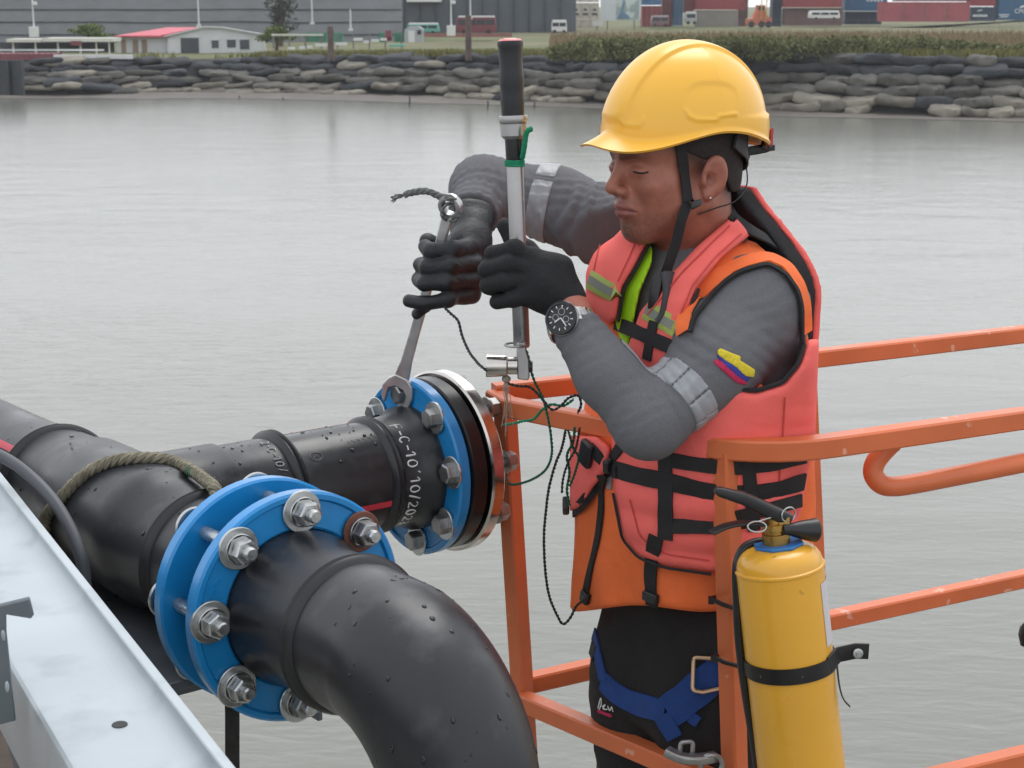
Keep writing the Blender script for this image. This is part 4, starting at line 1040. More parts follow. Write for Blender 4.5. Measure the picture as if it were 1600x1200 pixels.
obj('back_rail', M().sweep(bk, TB, up=(0, 0, 1)), m_or, bas, angle=35)
obj('back_mid_rail', M().sweep([C(815, 1070, 2.93), C(933, 1043, 2.98), C(1303, 968, 3.12), C(1600, 904, 3.34), C(2000, 830, 3.66)], TB, up=(0, 0, 1)), m_or, bas, angle=35)
obj('side_mid_rail', M().sweep([C(815, 1094, 2.90), C(1135, 1230, 2.50)], TB, up=(0, 0, 1)), m_or, bas, angle=35)
obj('front_mid_rail', M().sweep([C(1150, 1292, 2.52), C(1600, 1183, 2.72), C(1950, 1110, 2.9)], TB, up=(0, 0, 1)), m_or, bas, angle=35)
def post(p, q, rot=0.0):
    t = (q - p).normalized(); u = Vector((math.cos(rot), math.sin(rot), 0))
    return M().sweep([p, p.lerp(q, .5), q], TB, up=tuple(u))
PBOT = {}
for nm, p, q, rot in (('A', C(789, 636, 2.82), C(817, 1092, 2.92), 0.8), ('B', C(1133, 704, 2.405), C(1148, 1200, 2.52), 0.72), ('D', C(1258, 566, 3.02), C(1276, 968, 3.115), 0.5), ('E', C(1755, 645, 2.76), C(1790, 1180, 2.88), 0.5)):
    e = p + (q - p) * (1.16 / (q - p).length); PBOT[nm] = e
    obj('post', post(p, e, rot), m_or, bas, angle=35)
fl = [PBOT['A'], PBOT['B'], PBOT['E'], PBOT['D'] + Vector((0.55, 0.28, 0))]
m_grat = mat('basket_floor_steel', S(120, 112, 104), rough=0.6, var=0.2, bump=0.4, bs=40)
zf = sum(p.z for p in fl) / 4
obj('floor', M().prism([(p.x, p.y) for p in fl], Vector((0, 0, zf)), (1, 0, 0), (0, 1, 0), 0.03), m_grat, bas)
hl = smooth_path([C(1396, 690, 2.53), C(1380, 706, 2.53), C(1367, 724, 2.53), C(1365, 742, 2.53), C(1378, 757, 2.53), C(1400, 760, 2.535), C(1440, 754, 2.55)], 6) + [C(1600, 723, 2.62), C(1900, 672, 2.8)]
obj('hand_rail', M().tube(hl, 0.0155, 16), m_or, bas)
FLOOR_Z = zf + 0.015

# ================================================================== fire extinguisher
m_yel = mat('yellow_enamel', S(230, 170, 54), rough=0.3, var=0.06, vs=6, coat=0.3, rvar=0.08, bump=0.06, bs=90, col2=S(150, 104, 40), patch=(34, 0.72, 0.03))
m_brass = mat('brass', S(176, 140, 78), rough=0.35, metal=0.9, var=0.15, vs=60)
m_blk = mat('black_plastic', S(32, 32, 34), rough=0.38, var=0.12, vs=30, bump=0.1, bs=200)
m_blk2 = mat('black_worn_steel', S(34, 33, 33), rough=0.42, metal=0.3, var=0.2, vs=30, col2=S(150, 150, 150), patch=(60, 0.74, 0.03))
m_bluer = mat('blue_hang_collar', S(40, 112, 178), rough=0.45, var=0.1)
m_white = mat('white_label', S(206, 202, 206), rough=0.5, var=0.05)
e_top = C(1215, 861, 2.27); e_bot = C(1266, 1330, 2.35)
eax = (e_top - e_bot).normalized()
ext = thing('fire_extinguisher', e_bot, 'yellow fire extinguisher strapped upright beside the orange basket post', 'fire extinguisher')
EH = (e_top - e_bot).length; ERr = 0.0605
sh = EH - 0.022
prof = [(0, 0.0), (0, ERr - 0.006), (0.006, ERr), (sh - 0.0025, ERr), (sh - 0.001, ERr + 0.0015), (sh + 0.002, ERr + 0.0015), (sh + 0.0035, ERr - 0.001)]
for i in range(1, 9):
    a = math.pi / 2 * i / 8; prof.append((sh + 0.0035 + 0.027 * math.sin(a), 0.022 + (ERr - 0.023) * math.cos(a) ** 0.8 if i < 8 else 0.017))
obj('cylinder', M().lathe(e_bot, eax, prof, 64), m_yel, ext, angle=30)
tn = sh + 0.03
e1 = Vector((1, 0, 0)); e1 = (e1 - eax * e1.dot(eax)).normalized(); e2 = eax.cross(e1)     # e2: away from the camera
if e2.y < 0: e2 = -e2
def EX(a, b, t): return e_bot + eax * t + e1 * a + e2 * b
octp = [(0.035 * math.cos(math.radians(22.5 + 45 * i)), 0.035 * math.sin(math.radians(22.5 + 45 * i))) for i in range(8)]
obj('hang_collar', M().prism(octp, EX(0.002, 0, tn + 0.002), e1, e2, 0.004), m_bluer, ext, bevel=0.001)
obj('neck', M().lathe(e_bot, eax, [(tn + 0.003, 0.019), (tn + 0.018, 0.019), (tn + 0.019, 0.016), (tn + 0.023, 0.016), (tn + 0.024, 0.0185), (tn + 0.032, 0.0185), (tn + 0.033, 0.012), (tn + 0.05, 0.012), (tn + 0.05, 0)], 32), m_brass, ext, angle=30)
p0 = C(1117, 766, 2.235); p1 = C(1160, 778, 2.245); p2 = C(1232, 812, 2.262)
lv = [(p0, 0.5), (p0.lerp(p1, .15), 0.9), (p1, 1.15), (p1.lerp(p2, .5), 1.3), (p2, 1.25)]
obj('lever', M().sweep([p for p, _ in lv], rrect(0.019, 0.014, 0.004), up=(0, 0, 1), scales=[q for _, q in lv]), m_blk, ext)
obj('carry_handle', M().sweep(smooth_path([C(1112, 832, 2.235), C(1135, 822, 2.24), C(1165, 817, 2.25), C(1205, 820, 2.265)], 5), rrect(0.018, 0.004, 0.0015), up=(0, 0, 1)), m_blk, ext)
obj('valve_block', M().sweep([C(1222, 840, 2.262), C(1224, 806, 2.258)], rrect(0.018, 0.02, 0.004), up=(0, 1, 0)), m_brass, ext)
nz = C(1222, 827, 2.25); nzd = (C(1262, 828, 2.262) - nz).normalized()
obj('nozzle', M().lathe(nz, nzd, [(0, 0.007), (0.012, 0.0085), (0.03, 0.013), (0.05, 0.0165), (0.052, 0.0155), (0.05, 0.011), (0.03, 0.006), (0.03, 0)], 24), m_blk, ext, angle=35)
obj('safety_ring', M().tube([C(1183, 823, 2.225) + Vector((0.0125 * math.cos(a), 0.004 * math.sin(a), 0.0062 * math.sin(a))) for a in [2 * math.pi * i / 24 for i in range(24)]], 0.0011, 6, closed=True), m_zinc, ext)
obj('safety_pin', M().tube([C(1183, 815, 2.228), C(1200, 810, 2.245), C(1225, 802, 2.25)], 0.0012, 6), m_zinc, ext)
obj('split_ring', M().tube([C(1232, 804, 2.25) + Vector((0.010 * math.cos(a), 0.006 * math.cos(a), 0.010 * math.sin(a))) for a in [2 * math.pi * i / 24 for i in range(24)]], 0.0011, 6, closed=True), m_zinc, ext)
hose = smooth_path([C(1206, 846, 2.29), C(1180, 848, 2.285), C(1160, 860, 2.28), C(1151, 890, 2.275), C(1152, 940, 2.285), C(1155, 1000, 2.3), C(1165, 1080, 2.32), C(1184, 1200, 2.37), C(1194, 1300, 2.38)], 6)
obj('hose', M().tube(hose, 0.0065, 12), m_blk, ext)
# paper label wrapped on the right side, lettering too small to read
lab = []; lf = []
n1, n2 = 10, 2
th0, th1 = math.radians(-38), math.radians(5)
for i in range(n1 + 1):
    a = th0 + (th1 - th0) * i / n1
    for j in range(n2 + 1):
        lab.append(EX((ERr + 0.0006) * math.cos(a), (ERr + 0.0006) * math.sin(a), sh - 0.02 - 0.09 * j / n2))
for i in range(n1):
    for j in range(n2): q = i * (n2 + 1) + j; lf.append((q, q + 1, q + n2 + 2, q + n2 + 1))
obj('label', (lab, lf), m_white, ext, recalc=False)
# clamp band with its tab
tb = (C(1232, 1032, 2.3) - e_bot).dot(eax)
band = M().lathe(e_bot, eax, [(tb - 0.011, ERr + 0.0005), (tb - 0.011, ERr + 0.003), (tb + 0.011, ERr + 0.003), (tb + 0.011, ERr + 0.0005)], 64, close=True)
clamp = thing('clamp_band', EX(0, 0, tb), 'black steel clamp band round the yellow fire extinguisher', 'clamp')
obj('band', band, m_blk2, clamp, angle=30)
tabd = (e1 * 0.98 - e2 * 0.1).normalized()
obj('tab', M().sweep([EX(ERr * 0.78, -ERr * 0.66, tb + 0.002), EX(ERr + 0.004, -ERr * 0.35, tb + 0.008), EX(ERr + 0.028, -ERr * 0.30, tb + 0.009), EX(ERr + 0.046, -ERr * 0.30, tb + 0.006)], rrect(0.004, 0.022, 0.001), up=tuple(eax)), m_blk2, clamp, bevel=0.0008)
obj('tab_bolt', M().lathe(EX(ERr + 0.030, -ERr * 0.38, tb + 0.008), -e2, [(0, 0.007), (0.004, 0.007), (0.0045, 0.0055), (0.0045, 0.003), (0.010, 0.003), (0.010, 0)], 12), m_zinc, clamp)
obj('strap_tail', M().sweep(smooth_path([EX(ERr + 0.002, -0.012, tb - 0.01), EX(ERr + 0.001, -0.02, tb - 0.035), EX(ERr + 0.004, -0.022, tb - 0.055), EX(ERr + 0.012, -0.022, tb - 0.068)], 4), rrect(0.002, 0.006, 0.0008), up=(0, -1, 0)), m_blk, clamp)
for i, (ya, yb) in enumerate(((938, 952), (1029, 1041))):
    c0 = C(1140 + 5 * i, (ya + yb) / 2, 2.45)
    zt = M().tube(fillet([C(1112 + 4 * i, ya - 2, 2.425), C(1128 + 4 * i, ya + 6, 2.425), C(1152 + 3 * i, yb, 2.43), C(1166 + 3 * i, yb - 3, 2.47), C(1140 + 3 * i, ya - 6, 2.52), C(1112 + 4 * i, ya - 4, 2.47), C(1110 + 4 * i, ya - 1, 2.43)], 0.01, 4), 0.0035, 8)
    zt.box(C(1111 + 4 * i, ya, 2.425), (0.008, 0.008, 0.01))
    obj('zip_tie', zt, m_blk, None, ('upper' if i == 0 else 'lower') + ' black zip tie round the orange post beside the extinguisher', 'zip tie', 'zip ties on the post')
# ================================================================== torque wrench
m_grip = mat('black_rubber_grip', S(30, 31, 36), rough=0.42, var=0.08, vs=30, bump=0.1, bs=300)
m_tube = mat('satin_steel_tube', S(168, 166, 166), rough=0.34, metal=0.85, var=0.12, vs=20, rvar=0.08)
m_capred = mat('pink_plastic_cap', S(226, 120, 122), rough=0.35, var=0.05)
m_capwh = mat('white_cap_centre', S(240, 232, 228), rough=0.5, var=0.03)
t0 = C(797, 62, 2.40); t1 = C(817, 590, 2.49); tax = (t1 - t0).normalized(); TL = (t1 - t0).length
def ty(y): return (y - 62) / (590 - 62) * TL
k_ = 2.43 / FPX
tw_ = thing('torque_wrench', t1, 'long steel torque wrench with black grip held upright in the near glove', 'torque wrench')
gp = [(ty(62), 0.0), (ty(62), 14 * k_), (ty(64), 19.5 * k_), (ty(69), 20.3 * k_), (ty(74), 19 * k_)]
for y, r in ((85, 18.4), (100, 17.8), (112, 18.6), (123, 19.8), (134, 18.6), (146, 18.0), (156, 18.9), (164, 18.2), (176, 17.8), (184, 17.5)): gp.append((ty(y), r * k_))
obj('grip', M().lathe(t0, tax, gp, 40), m_grip, tw_, angle=50)
obj('end_cap', M().lathe(t0, tax, [(-0.0012, 0), (-0.0012, 15 * k_), (0.001, 18 * k_), (0.002, 19 * k_)], 32), m_capred, tw_)
obj('cap_disc', M().lathe(t0, tax, [(-0.0022, 0), (-0.0022, 9.5 * k_), (-0.0008, 10.5 * k_)], 32), m_capwh, tw_)
obj('collar', M().lathe(t0, tax, [(ty(177), 17 * k_), (ty(177), 22 * k_), (ty(181), 23 * k_), (ty(187), 22.5 * k_), (ty(190), 20.5 * k_), (ty(208), 20 * k_), (ty(213), 16 * k_), (ty(213), 14 * k_)], 40), m_tube, tw_, angle=30)
obj('scale_sleeve', M().lathe(t0, tax, [(ty(212), 14.2 * k_), (ty(244), 13.6 * k_), (ty(246), 13 * k_)], 32), m_blk, tw_)
obj('shaft', M().lathe(t0, tax, [(ty(244), 12.6 * k_), (ty(246), 13.2 * k_), (ty(538), 13.2 * k_), (ty(541), 12 * k_), (ty(541), 0)], 32), m_tube, tw_)
hx_ = (C(860, 572, 2.47) - C(760, 572, 2.47)).normalized()
hz_ = -tax; hy_ = hz_.cross(hx_).normalized()
obj('ratchet_head', M().prism([(-0.009, -0.024), (0.007, -0.026), (0.0095, -0.02), (0.0095, 0.006), (0.006, 0.02), (0.006, 0.032), (-0.007, 0.032), (-0.009, 0.015)], C(817, 566, 2.48), hx_, hz_, 0.022), m_tube, tw_, bevel=0.002)
obj('socket', M().lathe(C(806, 571, 2.478), -hx_, [(-0.002, 0.0), (-0.002, 0.0135), (0.012, 0.0135), (0.014, 0.016), (0.043, 0.0175), (0.0445, 0.0165), (0.0445, 0.0125), (0.03, 0.0115), (0.03, 0)], 28), m_stain, tw_, angle=30)
obj('selector_knob', M().lathe(C(826, 573, 2.478), hx_, [(0, 0.009), (0.005, 0.009), (0.006, 0.007), (0.006, 0)], 20), m_blk, tw_)
obj('lanyard_ring', M().tube([C(806, 540, 2.47) + Vector((0.016 * math.cos(a), 0.016 * math.sin(a), 0.001)) for a in [2 * math.pi * i / 24 for i in range(24)]], 0.0018, 6, closed=True), m_zincd, tw_)
m_green = mat('green_cord', S(18, 128, 92), rough=0.8, var=0.25, vs=200)
gt = M()
for j in range(4): gt.tube([t0 + tax * (ty(247) + 0.0022 * j) + (hx_ * math.cos(a) + hy_ * math.sin(a)) * 14.6 * k_ for a in [2 * math.pi * i / 20 for i in range(20)]], 0.0016, 6, closed=True)
obj('cord_tie', gt, m_green, None, 'green cord tied round the torque wrench below its collar', 'cord')
tl = rope_mesh(smooth_path([C(816, 248, 2.42), C(819, 232, 2.41), C(821, 216, 2.405), C(824, 205, 2.40), C(831, 201, 2.40)], 5), 0.0042, 3, 0.012, 5)
obj('cord', tl, m_green, None, 'short green cord tail sticking up beside the torque wrench collar', 'cord')

# ================================================================== combination wrench on the far flange bolt
m_chrome = mat('satin_chrome_steel', S(196, 194, 194), rough=0.36, metal=0.7, var=0.15, vs=30, rvar=0.1, bump=0.08, bs=120)
WB = min(far_bolts, key=lambda p: (proj(p)[0] - 634) ** 2 + (proj(p)[1] - 607) ** 2)
wpl = WB - bdir * 0.0135 + Vector((0, 0, 0))        # centre of the bolt head, in the plane of the jaw
we_up = UPV; we_s = bdir.cross(UPV)
we_s = we_s if we_s.x > 0 else -we_s
wd = C(704, 322, 2.62) - wpl; WL = wd.length; wd.normalize()
wn0 = (bdir * .45 + Vector((0.05, 1, -.1)) * .9).normalized(); wn0 = (wn0 - wd * wn0.dot(wd)).normalized()     # face of the wrench, turned towards the viewer
wo = wd.cross(wn0).normalized()
wo = wo if wo.x > 0 else -wo
wr = thing('combination_wrench', wpl, 'steel combination wrench fitted on the top bolt of the far blue flange', 'wrench')
jaw = [(-0.0175, -0.022), (-0.026, -0.010), (-0.0285, 0.008), (-0.022, 0.024), (-0.011, 0.036), (0.011, 0.036), (0.024, 0.026), (0.0295, 0.008), (0.027, -0.012), (0.0205, -0.026), (0.0165, -0.022), (0.0172, 0.006), (0.010, 0.015), (-0.006, 0.016), (-0.0165, 0.008)]
obj('open_jaw', M().prism(jaw, wpl, wo, wd, 0.012), m_chrome, wr, bevel=0.0018)
obj('shank', M().prism([(-0.0135, 0.030), (0.0135, 0.030), (0.0100, 0.062), (0.0088, 0.11), (0.0084, WL - 0.06), (0.0100, WL - 0.014), (-0.0100, WL - 0.014), (-0.0084, WL - 0.06), (-0.0088, 0.11), (-0.0100, 0.062)], wpl, wo, wd, 0.008), m_chrome, wr, bevel=0.0025)
rc = wpl + wd * WL; rax = (wn0 + wd * 0.2).normalized()
obj('ring_end', M().lathe(rc, rax, [(-0.007, 0.0125), (-0.0075, 0.0155), (-0.006, 0.0195), (0.006, 0.0195), (0.0075, 0.0155), (0.007, 0.0125)], 36, close=True), m_chrome, wr, angle=50)
m_frope = mat('grey_frayed_rope', S(108, 112, 110), rough=0.9, var=0.3, vs=150, bump=0.4, bs=300)
rp = proj(rc)
fr_ = rope_mesh(smooth_path([rc + Vector((0.012, 0.01, -0.012)), rc + Vector((0.004, -0.012, 0.012)), C(690, 308, rp[2]), C(668, 299, rp[2]), C(648, 300, rp[2]), C(632, 304, rp[2])], 6), 0.0058, 3, 0.028, 6)
for k in range(9): fr_.tube([C(634, 304, rp[2]), C(624 + random.uniform(-2, 2), 305 + random.uniform(-3, 4), rp[2]), C(613 + random.uniform(-3, 5), 308 + random.uniform(-6, 9), rp[2] + random.uniform(-.01, .01))], 0.0011, 4)
for k in range(3): fr_.tube(smooth_path([rc + Vector((0.014 * math.cos(a + k), 0.012 * math.sin(a * 2 + k), 0.014 * math.sin(a + k) - 0.01)) for a in [i * 0.7 for i in range(9)]], 3), 0.0025, 5)
obj('rope', fr_, m_frope, None, 'frayed grey rope end knotted through the ring of the wrench', 'rope')

# ================================================================== loose cords
m_bcord = mat('black_cord', S(44, 50, 50), rough=0.8, var=0.5, vs=250)
m_gcord = mat('dark_green_cord', S(16, 92, 70), rough=0.8, var=0.35, vs=220)
m_ncord = mat('tan_twine', S(150, 140, 128), rough=0.9, var=0.3, vs=200)
def cord(pts, r, mt, label, pitch=0.014, strands=2):
    return obj('cord', rope_mesh(smooth_path([C(*p) for p in pts], 6), r * .72, strands, pitch, 5), mt, None, label, 'cord')
cord([(694, 480, 2.60), (704, 490, 2.59), (716, 502, 2.58), (722, 525, 2.57), (733, 550, 2.55), (742, 562, 2.53), (752, 573, 2.50), (770, 585, 2.49)], 0.0034, m_bcord, 'black cord sagging between the far glove and the socket')
cord([(818, 540, 2.47), (825, 556, 2.47), (833, 590, 2.48), (848, 622, 2.50), (856, 652, 2.51), (861, 682, 2.52), (862, 712, 2.54), (852, 735, 2.58), (830, 750, 2.64), (806, 757, 2.70), (795, 756, 2.74)], 0.0032, m_gcord, 'green cord looping from the torque wrench down to the flange')
cord([(790, 598, 2.49), (808, 603, 2.49), (828, 605, 2.5), (846, 622, 2.5), (862, 640, 2.5), (876, 634, 2.51), (888, 622, 2.52), (903, 618, 2.53), (908, 632, 2.53), (903, 645, 2.54)], 0.0032, m_bcord, 'black cord from the socket lying over the orange side rail')
cord([(788, 664, 2.62), (802, 662, 2.6), (818, 658, 2.58), (834, 655, 2.56), (848, 640, 2.53), (862, 632, 2.52), (880, 634, 2.52), (896, 624, 2.53)], 0.0034, m_green, 'bright green cord lying across the orange side rail')
cord([(884, 672, 2.50), (878, 700, 2.53), (868, 725, 2.55), (858, 762, 2.57), (853, 800, 2.59), (850, 840, 2.61), (852, 890, 2.63), (858, 930, 2.65), (870, 960, 2.67), (880, 975, 2.68), (892, 964, 2.68), (900, 948, 2.67), (912, 938, 2.66), (924, 930, 2.66)], 0.0034, m_bcord, 'long black and white cord hanging in a loop beside the vest')
cord([(898, 668, 2.50), (896, 690, 2.53), (886, 712, 2.56), (890, 738, 2.57), (886, 765, 2.58), (890, 790, 2.59)], 0.0034, m_gcord, 'dark green cord hanging from the rail beside the buckles')
cord([(906, 668, 2.50), (900, 700, 2.53), (888, 722, 2.55), (880, 748, 2.57), (878, 770, 2.58)], 0.003, m_bcord, 'thin black cord crossing behind the dark green cord')
cord([(888, 672, 2.50), (896, 700, 2.54), (904, 715, 2.56), (898, 740, 2.58), (890, 760, 2.59)], 0.003, m_gcord, 'short green cord crossing the black cord beside the vest')
fm = M()
for k in range(3, 10):
    a = C(792, 594, 2.488)
    fm.tube(smooth_path([a, C(790 + (k - 6) * 1.6, 606, 2.485), C(792 + (k - 6) * 1.9 + random.uniform(-3, 3), 628, 2.49), C(794 + (k - 6) * 1.5 + random.uniform(-6, 6), 640 + random.uniform(0, 45), 2.5)], 4), 0.0006, 4)
fm.blob(C(791, 592, 2.486), (0.007, 0.006, 0.006))
obj('frayed_twine', fm, m_ncord, None, 'frayed tan twine hanging in threads below the socket', 'twine')

kb = thing('rail_knob', C(1604, 1010, 3.2), 'small black knob beside the basket at the right edge', 'knob')
obj('grip', M().lathe(C(1604, 1008, 3.2), (0, 0, 1), [(0, 0), (0, .012), (.02, .017), (.035, .015), (.045, .008), (.045, 0)], 16), m_blk, kb)
obj('stem', M().tube([C(1604, 1010, 3.2), C(1640, 1000, 3.3), C(1680, 905, 3.4)], .006, 8), m_blk, kb)
# ================================================================== implicit surfaces for cloth, skin and gloves
def V3(p): return np.array(p, dtype=np.float32)
def n_sub(P, c): return P[0] - c[0], P[1] - c[1], P[2] - c[2]
def n_len(x, y, z): return np.sqrt(x * x + y * y + z * z)
def n_cap(P, a, b, ra, rb=None):
    rb = ra if rb is None else rb
    ax, ay, az = (b[0] - a[0], b[1] - a[1], b[2] - a[2]); L2 = max(1e-9, ax * ax + ay * ay + az * az)
    x, y, z = n_sub(P, a); t = np.clip((x * ax + y * ay + z * az) / L2, 0, 1)
    return n_len(x - t * ax, y - t * ay, z - t * az) - (ra + (rb - ra) * t)
def n_chain(P, pts, rs, k=0.0):
    d = None
    for i in range(len(pts) - 1):
        e = n_cap(P, pts[i], pts[i + 1], rs[i], rs[i + 1]); d = e if d is None else (smin(d, e, k) if k else np.minimum(d, e))
    return d
def n_ell(P, c, r, ax=None):
    x, y, z = n_sub(P, c)
    if ax is not None: x, y, z = (x * ax[0][0] + y * ax[0][1] + z * ax[0][2], x * ax[1][0] + y * ax[1][1] + z * ax[1][2], x * ax[2][0] + y * ax[2][1] + z * ax[2][2])
    k0 = n_len(x / r[0], y / r[1], z / r[2]); k1 = n_len(x / r[0] ** 2, y / r[1] ** 2, z / r[2] ** 2)
    return k0 * (k0 - 1.0) / np.maximum(k1, 1e-6)
def n_rbox(P, c, h, ax, rad):
    x, y, z = n_sub(P, c)
    x, y, z = (x * ax[0][0] + y * ax[0][1] + z * ax[0][2], x * ax[1][0] + y * ax[1][1] + z * ax[1][2], x * ax[2][0] + y * ax[2][1] + z * ax[2][2])
    qx, qy, qz = np.abs(x) - h[0] + rad, np.abs(y) - h[1] + rad, np.abs(z) - h[2] + rad
    return n_len(np.maximum(qx, 0), np.maximum(qy, 0), np.maximum(qz, 0)) + np.minimum(np.maximum(qx, np.maximum(qy, qz)), 0) - rad
def smin(a, b, k):
    h = np.clip(0.5 + 0.5 * (b - a) / k, 0, 1); return b + (a - b) * h - k * h * (1 - h)
def smax(a, b, k): return -smin(-a, -b, k)
def n_proj(P):
    d = P[1] * cp - (P[2] - CAM_H) * sp; u = P[1] * sp + (P[2] - CAM_H) * cp
    return 800 + P[0] * FPX / d, 600 - u * FPX / d, d
def n_poly(P, pts):
    """signed distance (m) to a prism cut along the view through a picture polygon"""
    px, py, d = n_proj(P); best = None; ins = np.zeros(px.shape, bool); n = len(pts)
    for i in range(n):
        (x0, y0), (x1, y1) = pts[i], pts[(i + 1) % n]; ex, ey = x1 - x0, y1 - y0
        wx, wy = px - x0, py - y0; t = np.clip((wx * ex + wy * ey) / max(1e-9, ex * ex + ey * ey), 0, 1)
        q = (wx - t * ex) ** 2 + (wy - t * ey) ** 2; best = q if best is None else np.minimum(best, q)
        c = ((y0 <= py) != (y1 <= py)); 
        if abs(ey) > 1e-9: ins ^= c & (px < x0 + (py - y0) / ey * ex)
    s_ = np.sqrt(best) * d / FPX
    return np.where(ins, -s_, s_)
def wob(P, f, seed, amp):
    a = seed * 1.7; x, y, z = P
    return amp * (np.sin(x * f + 1.3 * np.sin(y * f * .7 + a) + a) * np.sin(z * f * .9 + 1.1 * np.sin(x * f * .6 - a) + 2 * a) + .6 * np.sin(y * f * 1.3 + z * f * .8 + 3 * a))
def surfnet(fn, lo, hi, h, relax=1):
    xs, ys, zs = [np.arange(lo[i], hi[i] + h, h, dtype=np.float32) for i in range(3)]
    X, Y, Z = np.meshgrid(xs, ys, zs, indexing='ij'); v = fn((X, Y, Z)).astype(np.float32)
    ins = v < 0; nx, ny, nz = v.shape
    cnt = np.zeros((nx - 1, ny - 1, nz - 1), np.int8)
    for i in (0, 1):
        for j in (0, 1):
            for k in (0, 1): cnt += ins[i:nx - 1 + i, j:ny - 1 + j, k:nz - 1 + k]
    cells = np.argwhere((cnt > 0) & (cnt < 8)); n = len(cells)
    idx = -np.ones(cnt.shape, np.int64); idx[cells[:, 0], cells[:, 1], cells[:, 2]] = np.arange(n)
    pos = np.zeros((n, 3)); num = np.zeros(n)
    cor = [(i, j, k) for i in (0, 1) for j in (0, 1) for k in (0, 1)]
    for a in range(8):
        for b in range(a + 1, 8):
            da = np.array(cor[b]) - np.array(cor[a])
            if np.abs(da).sum() != 1: continue
            ca = cells + cor[a]; cb = cells + cor[b]
            va = v[ca[:, 0], ca[:, 1], ca[:, 2]].astype(np.float64); vb = v[cb[:, 0], cb[:, 1], cb[:, 2]].astype(np.float64)
            m = (va < 0) != (vb < 0); t = np.where(m, va / np.where(m, va - vb, 1), 0)
            pos += np.where(m[:, None], np.array(cor[a]) + t[:, None] * da, 0); num += m
    pos = (cells + pos / num[:, None]) * h + np.array([xs[0], ys[0], zs[0]])
    faces = []
    for ax in range(3):
        s0 = [slice(None)] * 3; s1 = [slice(None)] * 3; s0[ax] = slice(0, -1); s1[ax] = slice(1, None)
        e = ins[tuple(s0)] != ins[tuple(s1)]
        ed = np.argwhere(e); o1, o2 = [(1, 2), (2, 0), (0, 1)][ax]
        ok = (ed[:, o1] > 0) & (ed[:, o2] > 0) & (ed[:, o1] < v.shape[o1] - 1) & (ed[:, o2] < v.shape[o2] - 1); ed = ed[ok]
        st = ins[ed[:, 0], ed[:, 1], ed[:, 2]]
        q = []
        for a, b in ((-1, -1), (0, -1), (0, 0), (-1, 0)):
            c = ed.copy(); c[:, o1] += a; c[:, o2] += b; q.append(idx[c[:, 0], c[:, 1], c[:, 2]])
        q = np.stack(q, 1); q[~st] = q[~st][:, ::-1]; faces.append(q)
    F = np.concatenate(faces); F = F[(F >= 0).all(1)]
    for _ in range(relax):
        acc = np.zeros_like(pos); c = np.zeros(n)
        for i in range(4):
            np.add.at(acc, F[:, i], pos[F[:, (i + 1) % 4]] + pos[F[:, i - 1]]); np.add.at(c, F[:, i], 2)
        pos = np.where(c[:, None] > 0, 0.45 * pos + 0.55 * acc / np.maximum(c, 1)[:, None], pos)
    return pos, F
def blobobj(name, fn, lo, hi, h, material, parent, relax=1, angle=None, **kw):
    #T0
    pos, F = surfnet(fn, lo, hi, h, relax)
    return obj(name, (pos, [tuple(q) for q in F.tolist()]), material, parent, recalc=False, angle=angle, **kw)
def bounds(pts, pad):
    a = np.array([tuple(p) for p in pts]); return a.min(0) - pad, a.max(0) + pad
def hit(fn, px, py, d0=1.9, d1=3.4):
    """first point of an implicit surface on the view line, with its normal"""
    r = ray(px, py).normalized(); t = d0
    for _ in range(160):
        p = CAMP + r * t; e = float(fn((np.array([p.x]), np.array([p.y]), np.array([p.z])))[0])
        if e < 0.0004: break
        t += max(0.0006, e * 0.7)
        if t > d1: return None, None
    g = []
    for k in range(3):
        q = Vector(p); q[k] += 0.002; w = Vector(p); w[k] -= 0.002
        g.append(float(fn((np.array([q.x]), np.array([q.y]), np.array([q.z])))[0]) - float(fn((np.array([w.x]), np.array([w.y]), np.array([w.z])))[0]))
    return p, Vector(g).normalized()
def hits(fn, pts, d0=1.9, d1=3.4):
    """many view lines at once"""
    r = np.array([tuple(ray(x, y).normalized()) for x, y in pts]); t = np.full(len(pts), d0); ok = np.zeros(len(pts), bool)
    ev = lambda q: np.asarray(fn((q[:, 0], q[:, 1], q[:, 2])), dtype=np.float64)
    for _ in range(170):
        e = ev(np.array(CAMP) + r * t[:, None]); ok |= (e < .0004); t = np.where(ok, t, t + np.maximum(.0006, e * .7))
        if ok.all() or (t[~ok] > d1).all(): break
    p = np.array(CAMP) + r * t[:, None]; ok &= t < d1; g = np.zeros_like(p)
    for k in range(3):
        dv = np.zeros(3); dv[k] = .002; g[:, k] = ev(p + dv) - ev(p - dv)
    return [(Vector(p[i]), Vector(g[i]).normalized()) for i in range(len(pts)) if ok[i]]
